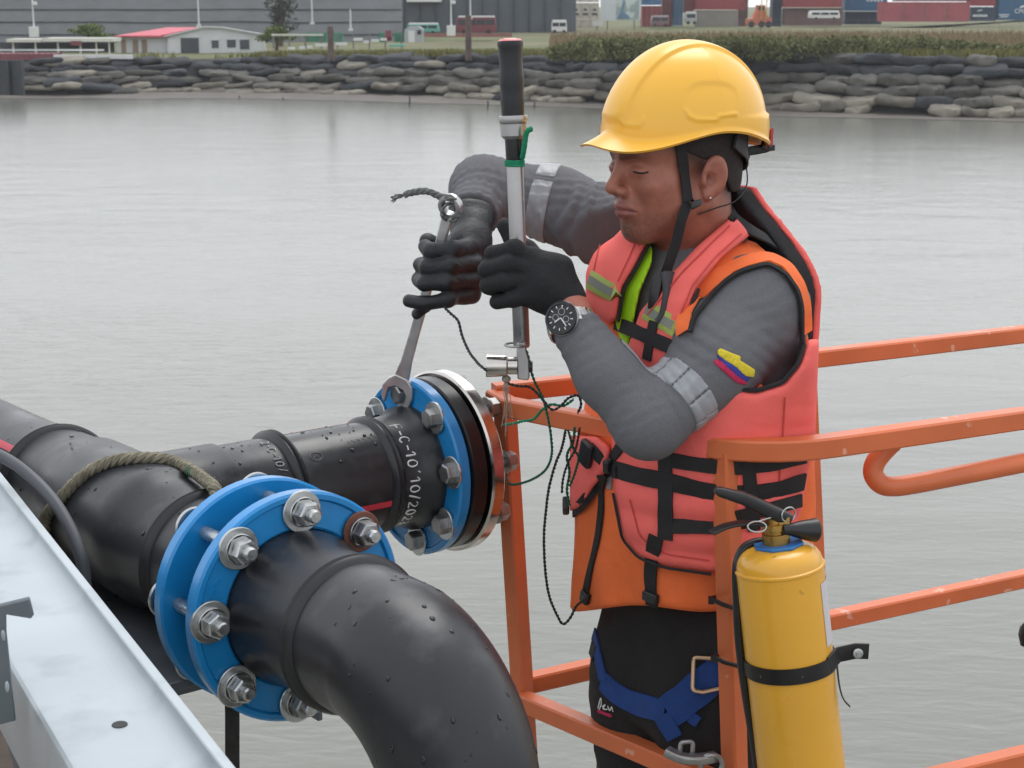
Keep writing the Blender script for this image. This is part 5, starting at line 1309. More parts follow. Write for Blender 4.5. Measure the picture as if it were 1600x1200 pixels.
def ribbon(fn, pts, width, thick, step=9, lift=0.0012, d0=1.9):
    """flat strap laid on an implicit surface along picture points"""
    dense = []
    for i in range(len(pts) - 1):
        n = max(1, int(math.hypot(pts[i + 1][0] - pts[i][0], pts[i + 1][1] - pts[i][1]) / step))
        for j in range(n): dense.append((pts[i][0] + (pts[i + 1][0] - pts[i][0]) * j / n, pts[i][1] + (pts[i + 1][1] - pts[i][1]) * j / n))
    dense.append(pts[-1]); hh = hits(fn, dense, d0); P = [a for a, b in hh]; N = [b for a, b in hh]
    for _ in range(2):
        P = [P[0]] + [(P[i - 1] + P[i] * 2 + P[i + 1]) / 4 for i in range(1, len(P) - 1)] + [P[-1]]
        N = [N[0]] + [(N[i - 1] + N[i] * 2 + N[i + 1]).normalized() for i in range(1, len(N) - 1)] + [N[-1]]
    m = M(); v = []
    for i, p in enumerate(P):
        t = (P[min(i + 1, len(P) - 1)] - P[max(i - 1, 0)]).normalized(); s_ = t.cross(N[i]).normalized(); w = width * (1 + 0.03 * math.sin(i * 1.3))
        b = p + N[i] * lift
        v += [b - s_ * w / 2, b + s_ * w / 2, b + s_ * w / 2 * .96 + N[i] * thick, b - s_ * w / 2 * .96 + N[i] * thick]
    f = [(0, 1, 2, 3), tuple(len(v) - 4 + q for q in (3, 2, 1, 0))]
    for i in range(len(P) - 1):
        for j in range(4): f.append((i * 4 + j, i * 4 + 4 + j, i * 4 + 4 + (j + 1) % 4, i * 4 + (j + 1) % 4))
    return m.add(v, f)

# ================================================================== the worker
m_skin = mat('brown_skin', S(150, 98, 82), rough=0.42, var=0.16, vs=55, bump=0.35, bs=420, spec=0.45, rvar=0.08, bdist=0.0012)
m_hair = mat('short_dark_hair', S(46, 38, 36), rough=0.8, var=0.35, vs=300, bump=0.8, bs=900)
m_shirt = mat('grey_marl_jersey', S(107, 107, 111), rough=0.92, var=0.1, vs=420, bump=0.4, bs=700, spec=0.2, creases=(13, .07, .010))
m_reft = mat('silver_reflective_tape', S(148, 150, 155), rough=0.42, var=0.08, vs=60, spec=0.5)
m_coral = mat('coral_vest_fabric', S(244, 110, 103), rough=0.78, var=0.06, vs=14, bump=0.3, bs=500, spec=0.3, creases=(7, .3, .012))
m_orv = mat('orange_vest_fabric', S(244, 118, 64), rough=0.75, var=0.08, vs=16, bump=0.3, bs=500, spec=0.3, creases=(10, .4, .014))
m_lime = mat('lime_vest_fabric', S(168, 222, 24), rough=0.75, var=0.06, vs=20, bump=0.2, bs=400)
m_web = mat('black_webbing', S(34, 33, 35), rough=0.8, var=0.15, vs=90, bump=0.5, bs=600)
m_trou = mat('black_trousers_cloth', S(32, 30, 31), rough=0.9, var=0.2, vs=30, bump=0.4, bs=300, creases=(8, .4, .02))
m_glove = mat('black_coated_glove', S(30, 32, 36), rough=0.55, var=0.3, vs=28, bump=0.35, bs=160, rvar=0.14, bdist=0.003, creases=(38, .45, .004))
m_glovek = mat('black_knit_glove', S(26, 26, 29), rough=0.8, var=0.25, vs=160, bump=0.6, bs=420, creases=(38, .45, .004))
m_helm = mat('yellow_helmet_plastic', S(248, 188, 64), rough=0.3, var=0.02, vs=6, coat=0.15, spec=0.5)
m_bluew = mat('blue_harness_webbing', S(24, 62, 128), rough=0.75, var=0.12, vs=60, bump=0.4, bs=500)

# torso stations: picture column, row, distance, half breadth, half depth
STN = [(1090, 352, 2.548, .056, .058), (1090, 378, 2.556, .082, .070), (1091, 405, 2.562, .130, .086), (1092, 440, 2.572, .172, .104), (1092, 520, 2.592, .182, .120), (1088, 620, 2.618, .172, .124),
       (1082, 760, 2.65, .160, .125), (1076, 900, 2.685, .160, .122), (1073, 1000, 2.708, .166, .120), (1070, 1100, 2.735, .160, .118)]
_st = sorted([(*C(x, y, d), a, b) for x, y, d, a, b in STN], key=lambda q: q[2])
_sz = np.array([q[2] for q in _st]); _sx, _sy, _sa, _sb = [np.array([q[i] for q in _st]) for i in (0, 1, 3, 4)]
TF = Vector((-0.83, -0.557, 0)).normalized(); TS = Vector((-TF.y, TF.x, 0)); TS = TS if TS.y < 0 else -TS    # chest faces TF, his left is TS
def torso_uvw(P):
    cx = np.interp(P[2], _sz, _sx); cy = np.interp(P[2], _sz, _sy); a = np.interp(P[2], _sz, _sa); b = np.interp(P[2], _sz, _sb)
    dx, dy = P[0] - cx, P[1] - cy
    return dx * TS.x + dy * TS.y, dx * TF.x + dy * TF.y, a, b
def torso(P):
    u, w, a, b = torso_uvw(P)
    k = (np.abs(u / a) ** 2.25 + np.abs(w / b) ** 2.25 + 1e-9) ** (1 / 2.25)
    d = (k - 1) * np.minimum(a, b) * 0.93
    return smax(d, P[2] - (_sz[-1] - 0.005), 0.03)

def fold(P, a, b, wl, amp, t0, t1, seed=0, skew=0.0, warp=1.6):
    """cloth rings along a limb between t0 and t1"""
    ax = np.array(b) - np.array(a); L = np.linalg.norm(ax); ax /= L
    x, y, z = n_sub(P, a); t = x * ax[0] + y * ax[1] + z * ax[2]
    env = np.clip((t / L - t0) * 8, 0, 1) * np.clip((t1 - t / L) * 8, 0, 1)
    ph = 2 * math.pi * t / wl + skew * (y * 60 + z * 40) + warp * np.sin(40 * x + 55 * z + seed)
    return env * amp * (np.sin(ph) + 0.35 * np.sin(2.3 * ph + seed))
def crease(P, c, dv, wl, amp, rad, seed=0.0):
    """a few sharp cloth creases round a place, running square to dv"""
    x, y, z = n_sub(P, c); q = (x * x + y * y + z * z) / rad ** 2; dv = dv.normalized()
    ph = (x * dv.x + y * dv.y + z * dv.z) / wl * math.pi + .9 * np.sin(30 * x + 22 * z + seed) + seed
    return amp * np.exp(-q * 1.6) * (1.0 - 1.9 * np.abs(np.sin(ph)) ** .6)
# near arm (his left) and far arm (his right)
LSh, LUp, LEl, LFo, LWr = C(1188, 480, 2.475), C(1120, 565, 2.42), C(1014, 662, 2.375), C(950, 588, 2.385), C(896, 508, 2.405)
RSh, RUp, REl, RWr = C(1000, 378, 2.74), C(868, 320, 2.82), C(757, 296, 2.84), C(737, 340, 2.745)
def arm_near(P):
    d = smin(n_cap(P, LSh, LUp, .069, .061), n_cap(P, LUp, LEl, .061, .048), .03)
    d = smin(d, n_ell(P, C(1186, 484, 2.475), (.065, .065, .070)), .03)
    f = smin(n_cap(P, LEl, LFo, .048, .045), n_cap(P, LFo, LWr, .045, .0345), .02)
    d = smin(d, f, .022)
    d = smin(d, n_cap(P, C(1170, 452, 2.455), C(1104, 508, 2.43), .030, .034), .05)
    d = d - fold(P, LUp, LEl, .022, .0007, .45, 1.05, 1, .9) - fold(P, LEl, LWr, .024, .0007, -.1, .45, 4, .8) - fold(P, LFo, LWr, .020, .0014, .55, 1.1, 2, .3)
    d = d + crease(P, C(1040, 605, 2.34), Vector((.9, .2, .45)), .0125, .0022, .055, 1) + crease(P, C(1085, 535, 2.37), Vector((.6, 0, 1)), .017, .0028, .06, 3) + crease(P, C(985, 655, 2.34), Vector((.6, .2, -1)), .013, .0013, .05, 2)
    d = d + crease(P, C(925, 555, 2.36), Vector((-.6, 0, 1)), .015, .0015, .05, 5) + crease(P, C(1190, 560, 2.41), Vector((.5, .3, 1)), .020, .0022, .06, 7)
    return d - wob(P, 34, 3, .0011)
def arm_far(P):
    d = smin(n_cap(P, RSh, RUp, .070, .061), n_cap(P, RUp, REl, .061, .053), .02)
    d = smin(d, n_cap(P, REl, RWr, .052, .041), .03)
    d = d - fold(P, REl + Vector((0, 0, -.03)), RUp, .0150, .0011, -.5, .80, 1, .04, .3) - fold(P, RUp, RSh, .035, .0028, .2, 1.0, 3, .5) - fold(P, REl, RWr, .016, .0012, .2, 1.0, 5)
    d = d + crease(P, C(800, 300, 2.77), Vector((1, .1, .35)), .016, .0022, .075, 2) + crease(P, C(920, 330, 2.73), Vector((1, 0, -.6)), .022, .0034, .08, 6) 
    return d - wob(P, 30, 5, .0013)
def cut_plane(P, c, n): x, y, z = n_sub(P, c); return x * n[0] + y * n[1] + z * n[2]
LWd = (LWr - LFo).normalized(); RWd = (RWr - REl).normalized()
def shirt(P):
    a = smax(arm_near(P), cut_plane(P, LWr + LWd * 0.006, LWd), .006)
    b = smax(arm_far(P), cut_plane(P, RWr - RWd * 0.008, RWd), .006)
    t = smax(torso(P) - .004, C(1090, 880, 2.68).z - P[2], .01)
    # collar opening round the neck
    return smin(smin(t, a, .02), b, .02)
person = thing('person', (C(1080, 1000, 2.7).x, C(1080, 1000, 2.7).y, FLOOR_Z), 'worker in yellow hard hat, grey shirt and coral life vest tightening a flange bolt', 'person')
lo, hi = bounds([LSh, LEl, LWr, RSh, REl, RWr, C(1090, 960, 2.7), C(1090, 350, 2.5)], .10)
lo[0] = min(lo[0], C(690, 300, 2.84).x); hi[0] = C(1290, 500, 2.6).x; hi[1] = C(1090, 600, 2.62).y + .30
blobobj('shirt', shirt, lo, hi, .0039, m_shirt, person, relax=1)
# reflective tape on both sleeves: short sewn segments
def tape(fn, a, b, t0, t1, name, segs, label=None):
    ax = (b - a); L = ax.length; ax.normalize(); c = a + ax * L * (t0 + t1) / 2; hw = L * (t1 - t0) / 2
    e1 = ax.orthogonal().normalized(); e2 = ax.cross(e1)
    def f(P):
        d = smax(fn(P) - .0022, np.abs(cut_plane(P, c, ax)) - hw, .001)
        x, y, z = n_sub(P, c); an = np.arctan2(x * e1.x + y * e1.y + z * e1.z, x * e2.x + y * e2.y + z * e2.z)
        gap = np.abs(((an / (2 * math.pi) * segs) % 1.0) - 0.5) * 2 - 0.93
        d = np.maximum(d, gap * 0.02)
        return np.maximum(d, -(fn(P) + .004))
    lo, hi = bounds([c], .085)
    return blobobj(name, f, lo, hi, .0022, m_reft, person, relax=1, angle=60)
tape(arm_near, LUp, LEl, .42, .70, 'reflective_band', 9)
tape(arm_far, RUp, REl, .02, .30, 'reflective_band', 3)
# embroidered flag on the near sleeve: wavy yellow, blue and red strokes
m_fy = mat('yellow_thread', S(222, 200, 52), rough=.8, var=.15, vs=300, bump=.5, bs=900); m_fb = mat('blue_thread', S(58, 62, 150), rough=.8, var=.15, vs=300, bump=.5, bs=900); m_fr = mat('red_thread', S(190, 40, 84), rough=.8, var=.15, vs=300, bump=.5, bs=900)
def patch(poly, mt, name, lift):
    def f(P): 
        return np.maximum(np.maximum(arm_near(P) - lift, -(arm_near(P) + .003)), n_poly(P, poly))
    q = [hit(arm_near, x, y)[0] for x, y in poly]; lo, hi = bounds([p for p in q if p], .012)
    return blobobj(name, f, lo, hi, .0016, mt, person, relax=1, angle=50)
patch([(1114, 566), (1120, 560), (1140, 572), (1158, 584), (1169, 596), (1166, 602), (1150, 598), (1134, 584)], m_fr, 'flag_red_stroke', .0022)
patch([(1119, 556), (1126, 551), (1144, 566), (1162, 578), (1172, 590), (1167, 598), (1152, 588), (1136, 574)], m_fb, 'flag_blue_stroke', .0028)
patch([(1121, 547), (1126, 544), (1142, 551), (1158, 557), (1156, 563), (1166, 569), (1180, 578), (1178, 590), (1165, 588), (1150, 574), (1134, 564), (1122, 555)], m_fy, 'flag_yellow_stroke', .0034)

# ------------------------------------------------------------------ vests
def fl(P, off): return torso(P) - off
orz0, orz1 = C(1075, 948, 2.70).z, C(1090, 372, 2.55).z
def bulge(P):     # soft pleats of the skirt
    u, w, a, b = torso_uvw(P); an = np.arctan2(u, w); return .004 * np.sin(an * 9 + 2) * np.clip((C(1080, 800, 2.66).z - P[2]) * 8, 0, 1)
def orange_vest(P):
    d = torso(P) - .014 - .020 * np.clip((6.5 - P[2]) * 4, 0, 1) - bulge(P) * 1.6 - wob(P, 26, 2, .0025)
    px_, py_, dd_ = n_proj(P); d = smax(d, (py_ - 951 - 5 * np.sin(px_ * .03)) * dd_ / FPX, .008); d = smax(d, P[2] - orz1, .01)
    d = smax(d, -(n_len(*n_sub(P, C(1236, 520, 2.46))) - .098), .006)
    u_, w_, a_, b_ = torso_uvw(P); d = np.maximum(d, np.where(P[2] > C(1090, 480, 2.58).z, -w_ - .055, -1))
    # front opening at the neck
    return smax(d, -n_poly(P, [(1000, 340), (1130, 330), (1085, 395), (1050, 425), (1000, 490), (980, 540), (966, 500), (990, 420), (1008, 372)]), .004)
lo, hi = bounds([Vector((q[0], q[1], q[2])) for q in _st], .26); lo[2] = orz0 - .10; hi[2] = orz1 + .02
blobobj('orange_vest', orange_vest, lo, hi, .0055, m_orv, person, relax=1)
near_poly = [(1146, 336), (1174, 366), (1126, 404), (1089, 450), (1065, 512), (1062, 562), (1110, 600), (1180, 612), (1225, 597), (1250, 566), (1262, 530), (1280, 530), (1274, 680), (1252, 800), (1232, 862), (1115, 895), (1040, 884), (999, 869), (975, 841), (961, 790), (955, 700), (962, 610), (980, 545), (1000, 487), (1030, 452), (1055, 422), (1090, 384)]
far_poly = [(958, 330), (985, 345), (1006, 352), (1013, 377), (990, 420), (972, 450), (963, 500), (952, 508), (915, 478), (915, 425), (930, 370)]
flap_poly = [(890, 680), (934, 682), (955, 700), (950, 735), (926, 762), (912, 790), (890, 800)]
def near_half(P, k=.02): return P[1] - (np.interp(P[2], _sz, _sy) + k)
def cor_near(P):
    d = torso(P) - .046 - .006 * np.sin(np.clip((P[2] - 6.1) * 9, 0, 3)) - wob(P, 22, 7, .003) - .006 * np.abs(np.sin((P[2] - C(1080, 768, 2.6).z) / .050 * math.pi)) * np.clip((C(1080, 690, 2.6).z - P[2]) * 20, 0, 1) + crease(P, C(1200, 690, 2.48), Vector((.3, 0, 1)), .03, .003, .09, 2)
    d = smax(d, n_poly(P, near_poly), .016); d = smax(d, near_half(P), .006)
    return np.maximum(d, -(torso(P) - .010))
def cor_far(P):
    d = torso(P) - .044 - wob(P, 22, 9, .002); d = smax(d, n_poly(P, far_poly), .014); d = smax(d, near_half(P, .06), .004)
    return np.maximum(d, -(torso(P) - .008))
def cor_flap(P):
    d = torso(P) - .050; d = smax(d, n_poly(P, flap_poly), .010); d = smax(d, near_half(P, .05), .004)
    return np.maximum(d, -(torso(P) - .008))
vest = thing('life_vest', person.location.copy(), 'x', 'x')
del vest['label'], vest['category']; vest.parent = person; vest.location = (0, 0, 0); ORG[vest] = ORG[person]
lo2, hi2 = lo.copy(), hi.copy(); lo2[2] = C(1100, 905, 2.6).z; hi2[2] = C(1100, 325, 2.6).z
blobobj('front_panel', cor_near, lo2, hi2, .0045, m_coral, vest, relax=2)
blobobj('front_panel', cor_far, lo2, hi2, .0045, m_coral, vest, relax=2)
blobobj('side_flap', cor_flap, lo2, hi2, .0050, m_coral, vest, relax=2)
lime_poly = [(1004, 372), (1020, 388), (1018, 412), (1000, 455), (992, 492), (984, 540), (978, 556), (966, 520), (960, 498), (972, 450), (990, 420)]
def lime(P):
    d = np.maximum(np.maximum(torso(P) - .024, -(torso(P) - .004)), n_poly(P, lime_poly)); return np.maximum(d, near_half(P, .05))
blobobj('lime_vest', lime, lo2, hi2, .0042, m_lime, person, relax=1)
# back panel: a curved foam slab standing off the shoulder blades
BKC = C(1092, 500, 2.59)
def slab(P, w0, w1, rad):
    u, w, a, b = torso_uvw(P); z = P[2]
    zt, zb = C(1160, 292, 2.55).z, C(1270, 690, 2.6).z
    zz = lambda zs, vs: (lambda g: np.interp(z, g, np.convolve(np.pad(np.interp(g, zs, vs), 12, 'edge'), np.ones(25) / 25, 'valid')))(np.linspace(zb, zt, 120))
    hw = zz([zb, C(0, 620, 2.6).z, C(0, 430, 2.58).z, C(0, 360, 2.57).z, zt], [.070, .105, .116, .082, .035])
    ww = -w - zz([zb, C(0, 560, 2.6).z, C(0, 430, 2.58).z, C(0, 350, 2.56).z, zt], [.112, .126, .128, .095, .055]) - u * u * .4
    d = np.maximum(np.abs(u) - hw, np.abs(ww - (w0 + w1) / 2) - (w1 - w0) / 2)
    return smax(smax(d, z - zt, rad), zb - z, rad)
def back_cor(P): return smax(slab(P, .006, .018, .006) - .002, -slab(P, -.05, .006, .001), .003)
def back_blk(P): return slab(P, -.026, .0075, .006)
lo3 = np.array([C(1060, 300, 2.6).x, C(1060, 300, 2.5).y - .35, C(1270, 690, 2.6).z - .03]); hi3 = np.array([C(1340, 300, 2.6).x, C(1060, 300, 2.6).y + .45, C(1160, 292, 2.55).z + .03])
blobobj('back_panel', back_cor, lo3, hi3, .0048, m_coral, vest, relax=2)
blobobj('back_lining', back_blk, lo3, hi3, .0048, m_web, vest, relax=2)
def vest_all(P): return np.minimum(np.minimum(np.minimum(cor_near(P), cor_far(P)), cor_flap(P)), orange_vest(P))
# webbing straps and edge binding
W = lambda pts, w, par, name='strap', mt=m_web, th=.003, fn=vest_all, step=9: obj(name, ribbon(fn, pts, w, th, step), mt, par, angle=50)
W([(958, 732), (1000, 744), (1045, 752), (1111, 768), (1150, 772), (1200, 768), (1255, 752)], .027, vest)
W([(1046, 718), (1080, 724), (1112, 728), (1160, 730), (1210, 724), (1258, 712)], .022, vest); W([(1050, 822), (1111, 823), (1165, 818)], .022, vest)
W([(1040, 700), (1041, 760), (1040, 842)], .024, vest)
W([(1026, 838), (1020, 866), (1017, 900), (1020, 945)], .024, vest)
W([(1150, 806), (1200, 796), (1250, 782)], .020, vest); W([(1168, 700), (1172, 760), (1178, 830)], .020, vest)
W([(963, 505), (1000, 520), (1030, 534), (1058, 546)], .021, vest); W([(1023, 502), (1016, 535), (1012, 562)], .016, vest)
W([(940, 742), (942, 790), (936, 840), (924, 890), (916, 928)], .015, vest)
W([(975, 690), (960, 715), (942, 745), (920, 772), (898, 800)], .018, vest); W([(925, 700), (945, 722), (965, 738)], .020, vest)
for pts in ([(1013, 377), (990, 420), (972, 450), (963, 500)], [(1089, 450), (1070, 495), (1064, 515)], [(1120, 604), (1180, 614), (1225, 600), (1250, 570), (1260, 540)], [(961, 770), (975, 841), (999, 869), (1040, 884), (1112, 894)]):
    W(pts, .007 if pts[0][0] != 961 else .0035, vest, 'edge_binding', th=.004, step=6)
obj('strap', M().sweep(smooth_path([C(1134, 318, 2.54), C(1143, 335, 2.50), C(1158, 350, 2.485), C(1178, 362, 2.49), C(1200, 374, 2.52), C(1215, 386, 2.56)], 5), rrect(.022, .004, .001), up=(.3, -.6, .7)), m_web, vest)
m_seam = mat('coral_stitching', S(196, 70, 66), rough=.8, var=.15, vs=300)
for pts in ([(1140, 352), (1100, 392), (1066, 426), (1040, 458), (1012, 492)], [(1158, 366), (1118, 402), (1082, 446), (1058, 506)], [(952, 345), (936, 390), (928, 424)], [(1002, 360), (984, 402), (966, 440)], [(1226, 620), (1222, 690), (1216, 760)], [(985, 780), (1000, 838), (1040, 866), (1108, 876)]):
    W(pts, .0022, vest, 'seam', m_seam, .0006, step=6)
def arm_edge(P): return np.minimum(arm_near(P) - .003, torso(P) - .016)
W([(1068, 520), (1070, 492), (1086, 464), (1112, 440), (1140, 421), (1168, 409), (1200, 402), (1228, 415), (1247, 442), (1257, 476), (1259, 520)], .026, person, 'armhole_panel', m_orv, .003, arm_edge, 6)
W([(1080, 520), (1084, 500), (1112, 464), (1136, 440), (1160, 425), (1199, 414), (1226, 430), (1244, 455), (1250, 480), (1250, 537), (1240, 575), (1220, 603), (1184, 617)], .006, person, 'armhole_binding', m_web, .005, arm_edge, 6)
# reflective strips with lime borders
m_refv = mat('grey_reflective_tape', S(124, 128, 118), rough=.45, var=.1)
m_limet = mat('lime_tape_border', S(158, 170, 84), rough=.6, var=.06)
W([(921, 436), (946, 452), (968, 462)], .029, vest, 'reflective_border', m_limet, .0004); W([(921, 436), (946, 452), (968, 463)], .013, vest, 'reflective_strip', m_refv, .0012)
W([(1000, 478), (1030, 496), (1058, 513)], .029, vest, 'reflective_border', m_limet, .0004); W([(1000, 478), (1030, 496), (1058, 513)], .013, vest, 'reflective_strip', m_refv, .0012)
W([(955, 742), (953, 764)], .012, vest, 'reflective_strip', m_reft, .002)
# side-release buckles
for (bx, by, w_, h_, rz) in ((921, 708, .030, .040, .3), (950, 724, .026, .022, -.2), (890, 790, .026, .020, .7), (1021, 932, .030, .016, 0.0), (919, 932, .020, .02, .3)):
    p, n = hit(vest_all, bx, by)
    if p is None: p = C(bx, by, 2.55); n = Vector((-.4, -.9, 0))
    t = n.cross(Vector((0, 0, 1))).normalized(); u = t.cross(n); a = t * math.cos(rz) + u * math.sin(rz); b_ = n.cross(a)
    bk_ = M().box(p + n * .006, (w_, h_, .011), (a, b_, n)); obj('buckle', bk_, m_blk, vest, bevel=.003)

# ------------------------------------------------------------------ trousers, harness, boots
HpN, HpF = C(1122, 1040, 2.64), C(1016, 1036, 2.755)
KnN, KnF = HpN + Vector((-.03, -.03, -.36)), HpF + Vector((-.02, -.02, -.36))
FtN, FtF = Vector((KnN.x + .01, KnN.y + .02, FLOOR_Z + .07)), Vector((KnF.x + .01, KnF.y + .02, FLOOR_Z + .07))
def trousers(P):
    t = smax(torso(P) + .004, P[2] - C(1075, 900, 2.69).z, .01); t = smax(t, C(1070, 1085, 2.73).z - P[2], .03)
    d = smin(t, n_chain(P, [HpN, KnN, FtN], [.094, .072, .062], .02), .05); d = smin(d, n_chain(P, [HpF, KnF, FtF], [.092, .072, .062], .02), .05)
    return d - wob(P, 28, 4, .003) - fold(P, HpF, KnF, .06, .002, 0, .6, 2, .4)
lo, hi = bounds([HpN, HpF, KnN, KnF, FtN, FtF, C(1075, 890, 2.69)], .17)
blobobj('trousers', trousers, lo, hi, .0075, m_trou, person, relax=1)
for ft in (FtN, FtF):
    bt = lambda P, ft=ft: smax(smin(n_cap(P, ft + Vector((.02, .01, .03)), ft + Vector((.02, .01, -.02)), .06, .055), n_cap(P, ft + Vector((.02, .01, -.03)), ft + TF * .14 + Vector((0, 0, -.035)), .048, .042), .03), FLOOR_Z - P[2], .004)
    lo, hi = bounds([ft, ft + TF * .15], .12); blobobj('boot', bt, lo, hi, .008, m_blk, person)
har = thing('safety_harness', ORG[person].copy(), 'blue webbing harness straps crossing the black trousers', 'harness')
H = lambda pts, w, name='leg_strap', mt=m_bluew, th=.003: obj(name, ribbon(trousers, pts, w, th, 9, d0=2.3), mt, har, angle=50)
H([(942, 1062), (960, 1082), (990, 1098), (1020, 1106), (1040, 1112)], .038); H([(1036, 1118), (1046, 1136), (1056, 1152)], .034)
H([(1046, 1112), (1075, 1090), (1100, 1068), (1135, 1040)], .052); H([(1066, 1108), (1092, 1128)], .020, 'keeper_loop')
H([(934, 955), (930, 990), (935, 1020), (944, 1062)], .022); H([(927, 992), (926, 1010), (931, 1022)], .026, 'keeper_loop', m_web)
m_gold = mat('gold_plated_steel', S(190, 158, 128), rough=.3, metal=.8, var=.1)
p, n = hit(trousers, 1112, 1050); p = p + n * .008; t = n.cross(Vector((0, 0, 1))).normalized(); u = t.cross(n)
obj('buckle_frame', M().tube(fillet([p + t * a + u * b for a, b in ((-.004, .022), (-.026, .022), (-.030, -.018), (.012, -.030), (.028, -.028), (.028, .022), (-.004, .022))], .006, 4), .0032, 8), m_gold, har)
# stitched brand flash on the far thigh: white script over red
fl_ = M(); sc_t = [[(936, 1106), (940, 1090), (941, 1100), (938, 1108)], [(943, 1104), (947, 1100), (944, 1107), (950, 1108)], [(951, 1102), (954, 1110), (957, 1104), (959, 1111)]]
for st in sc_t:
    q = [hit(trousers, x, y, 2.3) for x, y in st]; q = [a + b * .002 for a, b in q if a is not None]
    if len(q) > 1: fl_.tube(smooth_path(q, 4), .0011, 5)
if fl_.v: obj('script_lettering', fl_, m_chalk, har)
W2 = ribbon(trousers, [(936, 1110), (946, 1116), (957, 1118)], .005, .002, 6, d0=2.3); obj('red_underline', W2, m_fr, har)
# steel hook hanging by the thighs
ch_ = thing('snap_hook', C(1080, 1175, 2.55), 'grey steel snap hook and shackle by the worker thighs', 'hook')
obj('shackle', M().tube(fillet([C(1062, 1178, 2.50), C(1064, 1160, 2.5), C(1083, 1158, 2.5), C(1082, 1178, 2.5)], .006, 4), .0035, 8), m_zincd, ch_)
obj('gate', M().sweep(smooth_path([C(1042, 1174, 2.5), C(1065, 1184, 2.49), C(1095, 1186, 2.49), C(1118, 1182, 2.5)], 4), rrect(.018, .014, .004)), m_zincd, ch_)
obj('hook_ring', M().tube([C(1112, 1195, 2.49) + Vector((.016 * math.cos(a), 0, .016 * math.sin(a))) for a in [2 * math.pi * i / 20 for i in range(20)]], .004, 8, closed=True), m_zincd, ch_)
# ------------------------------------------------------------------ head
YAW, HPIT = math.radians(27), math.radians(3.5)
hf0 = Vector((-math.cos(YAW), -math.sin(YAW), 0)); hl = Vector((math.sin(YAW), -math.cos(YAW), 0))
hf = hf0 * math.cos(HPIT) - Vector((0, 0, 1)) * math.sin(HPIT); hu = hf0 * math.sin(HPIT) + Vector((0, 0, 1)) * math.cos(HPIT)
HO = C(1057, 265, 2.49)
def HL(x, y, z): return HO + hf * x + hl * y + hu * z
def tohead(P):
    x, y, z = n_sub(P, HO)
    return (x * hf.x + y * hf.y + z * hf.z, x * hl.x + y * hl.y + z * hl.z, x * hu.x + y * hu.y + z * hu.z)
NB = C(1088, 400, 2.56)
nb_l = ((NB - HO).dot(hf), (NB - HO).dot(hl), (NB - HO).dot(hu))
def skull(Q): return n_ell(Q, (-.008, 0, .048), (.102, .079, .082))
def head_l(Q, detail=True):
    X, Yv, Z = Q; Z = np.where(Z < 0, Z / .93, Z); Q = (X, Yv, Z); A = np.abs(Yv); q = (X, A, Z)          # symmetric halves
    d = skull(Q)
    d = smin(d, n_ell(q, (.046, 0, .040), (.052, .064, .055)), .02)
    d = smin(d, n_ell(q, (.040, 0, -.018), (.054, .060, .064)), .025)
    d = smin(d, n_cap(q, (.002, .053, -.044), (.060, .014, -.088), .023, .018), .03)
    d = smin(d, n_ell(q, (.042, .034, -.045), (.030, .026, .032)), .03)
    d = smin(d, n_ell(q, (.046, 0, -.072), (.044, .042, .034)), .02)
    d = smin(d, n_ell(q, (.058, .044, -.012), (.026, .022, .022)), .02)
    d = smin(d, n_cap(q, (.090, .008, .034), (.074, .048, .036), .0078, .008), .016)
    d = smax(d, -n_ell(q, (.106, .030, .016), (.0195, .020, .0100)), .012)
    d = smin(d, n_ell(q, (.0785, .0320, .0095), (.0160, .0195, .0115)), .006)
    d = smin(d, n_cap(Q, (.089, 0, .026), (.1125, 0, -.012), .0070, .0085), .012)
    d = smin(d, n_ell(Q, (.1095, 0, -.0180), (.0120, .0105, .0095)), .008)
    d = smin(d, n_ell(q, (.100, .0130, -.0225), (.0110, .0068, .0075)), .005)
    d = smax(d, -n_ell(q, (.106, .0075, -.033), (.006, .0035, .0045)), .003)
    d = smin(d, n_ell(Q, (.080, 0, -.047), (.022, .028, .022)), .015)
    d = smin(d, n_chain(q, [(.1015, 0, -.0455), (.0985, .012, -.0465), (.084, .027, -.053)], [.0055, .0055, .003]), .006)
    d = smin(d, n_chain(q, [(.0985, 0, -.0595), (.0955, .012, -.0585), (.084, .025, -.0545)], [.0068, .0060, .003]), .006)
    d = smax(d, -n_chain(q, [(.1085, 0, -.0525), (.103, .012, -.0520), (.0885, .027, -.0545)], [.0022, .0020, .0016]), .0025)
    d = smin(d, n_ell(Q, (.074, 0, -.092), (.017, .021, .016)), .018)
    # ear
    ea = ((.93, -.30, .20), (.32, .94, -.05), (-.18, .10, .98))
    ear = n_ell(q, (-.012, .0815, -.006), (.0205, .0090, .0335), ea)
    ear = smax(ear, -n_ell(q, (-.0085, .0925, -.003), (.0150, .0075, .0255), ea), .003)
    ear = smin(ear, n_ell(q, (-.016, .0845, .000), (.0050, .0045, .0180), ea), .004)
    ear = smax(ear, -n_ell(q, (-.004, .0865, -.008), (.0085, .0085, .0120), ea), .003)
    ear = smin(ear, n_ell(q, (-.002, .0805, -.033), (.0085, .0055, .0090)), .006)
    ear = smin(ear, n_ell(q, (.0045, .0815, -.012), (.004, .004, .007)), .004)
    d = smin(d, ear, .005)
    return d
def head(P):
    Q = tohead(P); d = head_l(Q)
    nk = n_chain(P, [HL(-.028, 0, -.01), HL(-.020, 0, -.07), NB, NB - Vector((0, 0, .08))], [.060, .058, .064, .075], .02)
    d = smin(d, nk, .025)
    return d
lo, hi = bounds([HL(-.13, -.1, .12), HL(.14, .1, -.12), HL(.14, -.1, .1), HL(-.12, .1, -.12), NB - Vector((0, 0, .06))], .012); hi[2] = HL(0, 0, .075).z
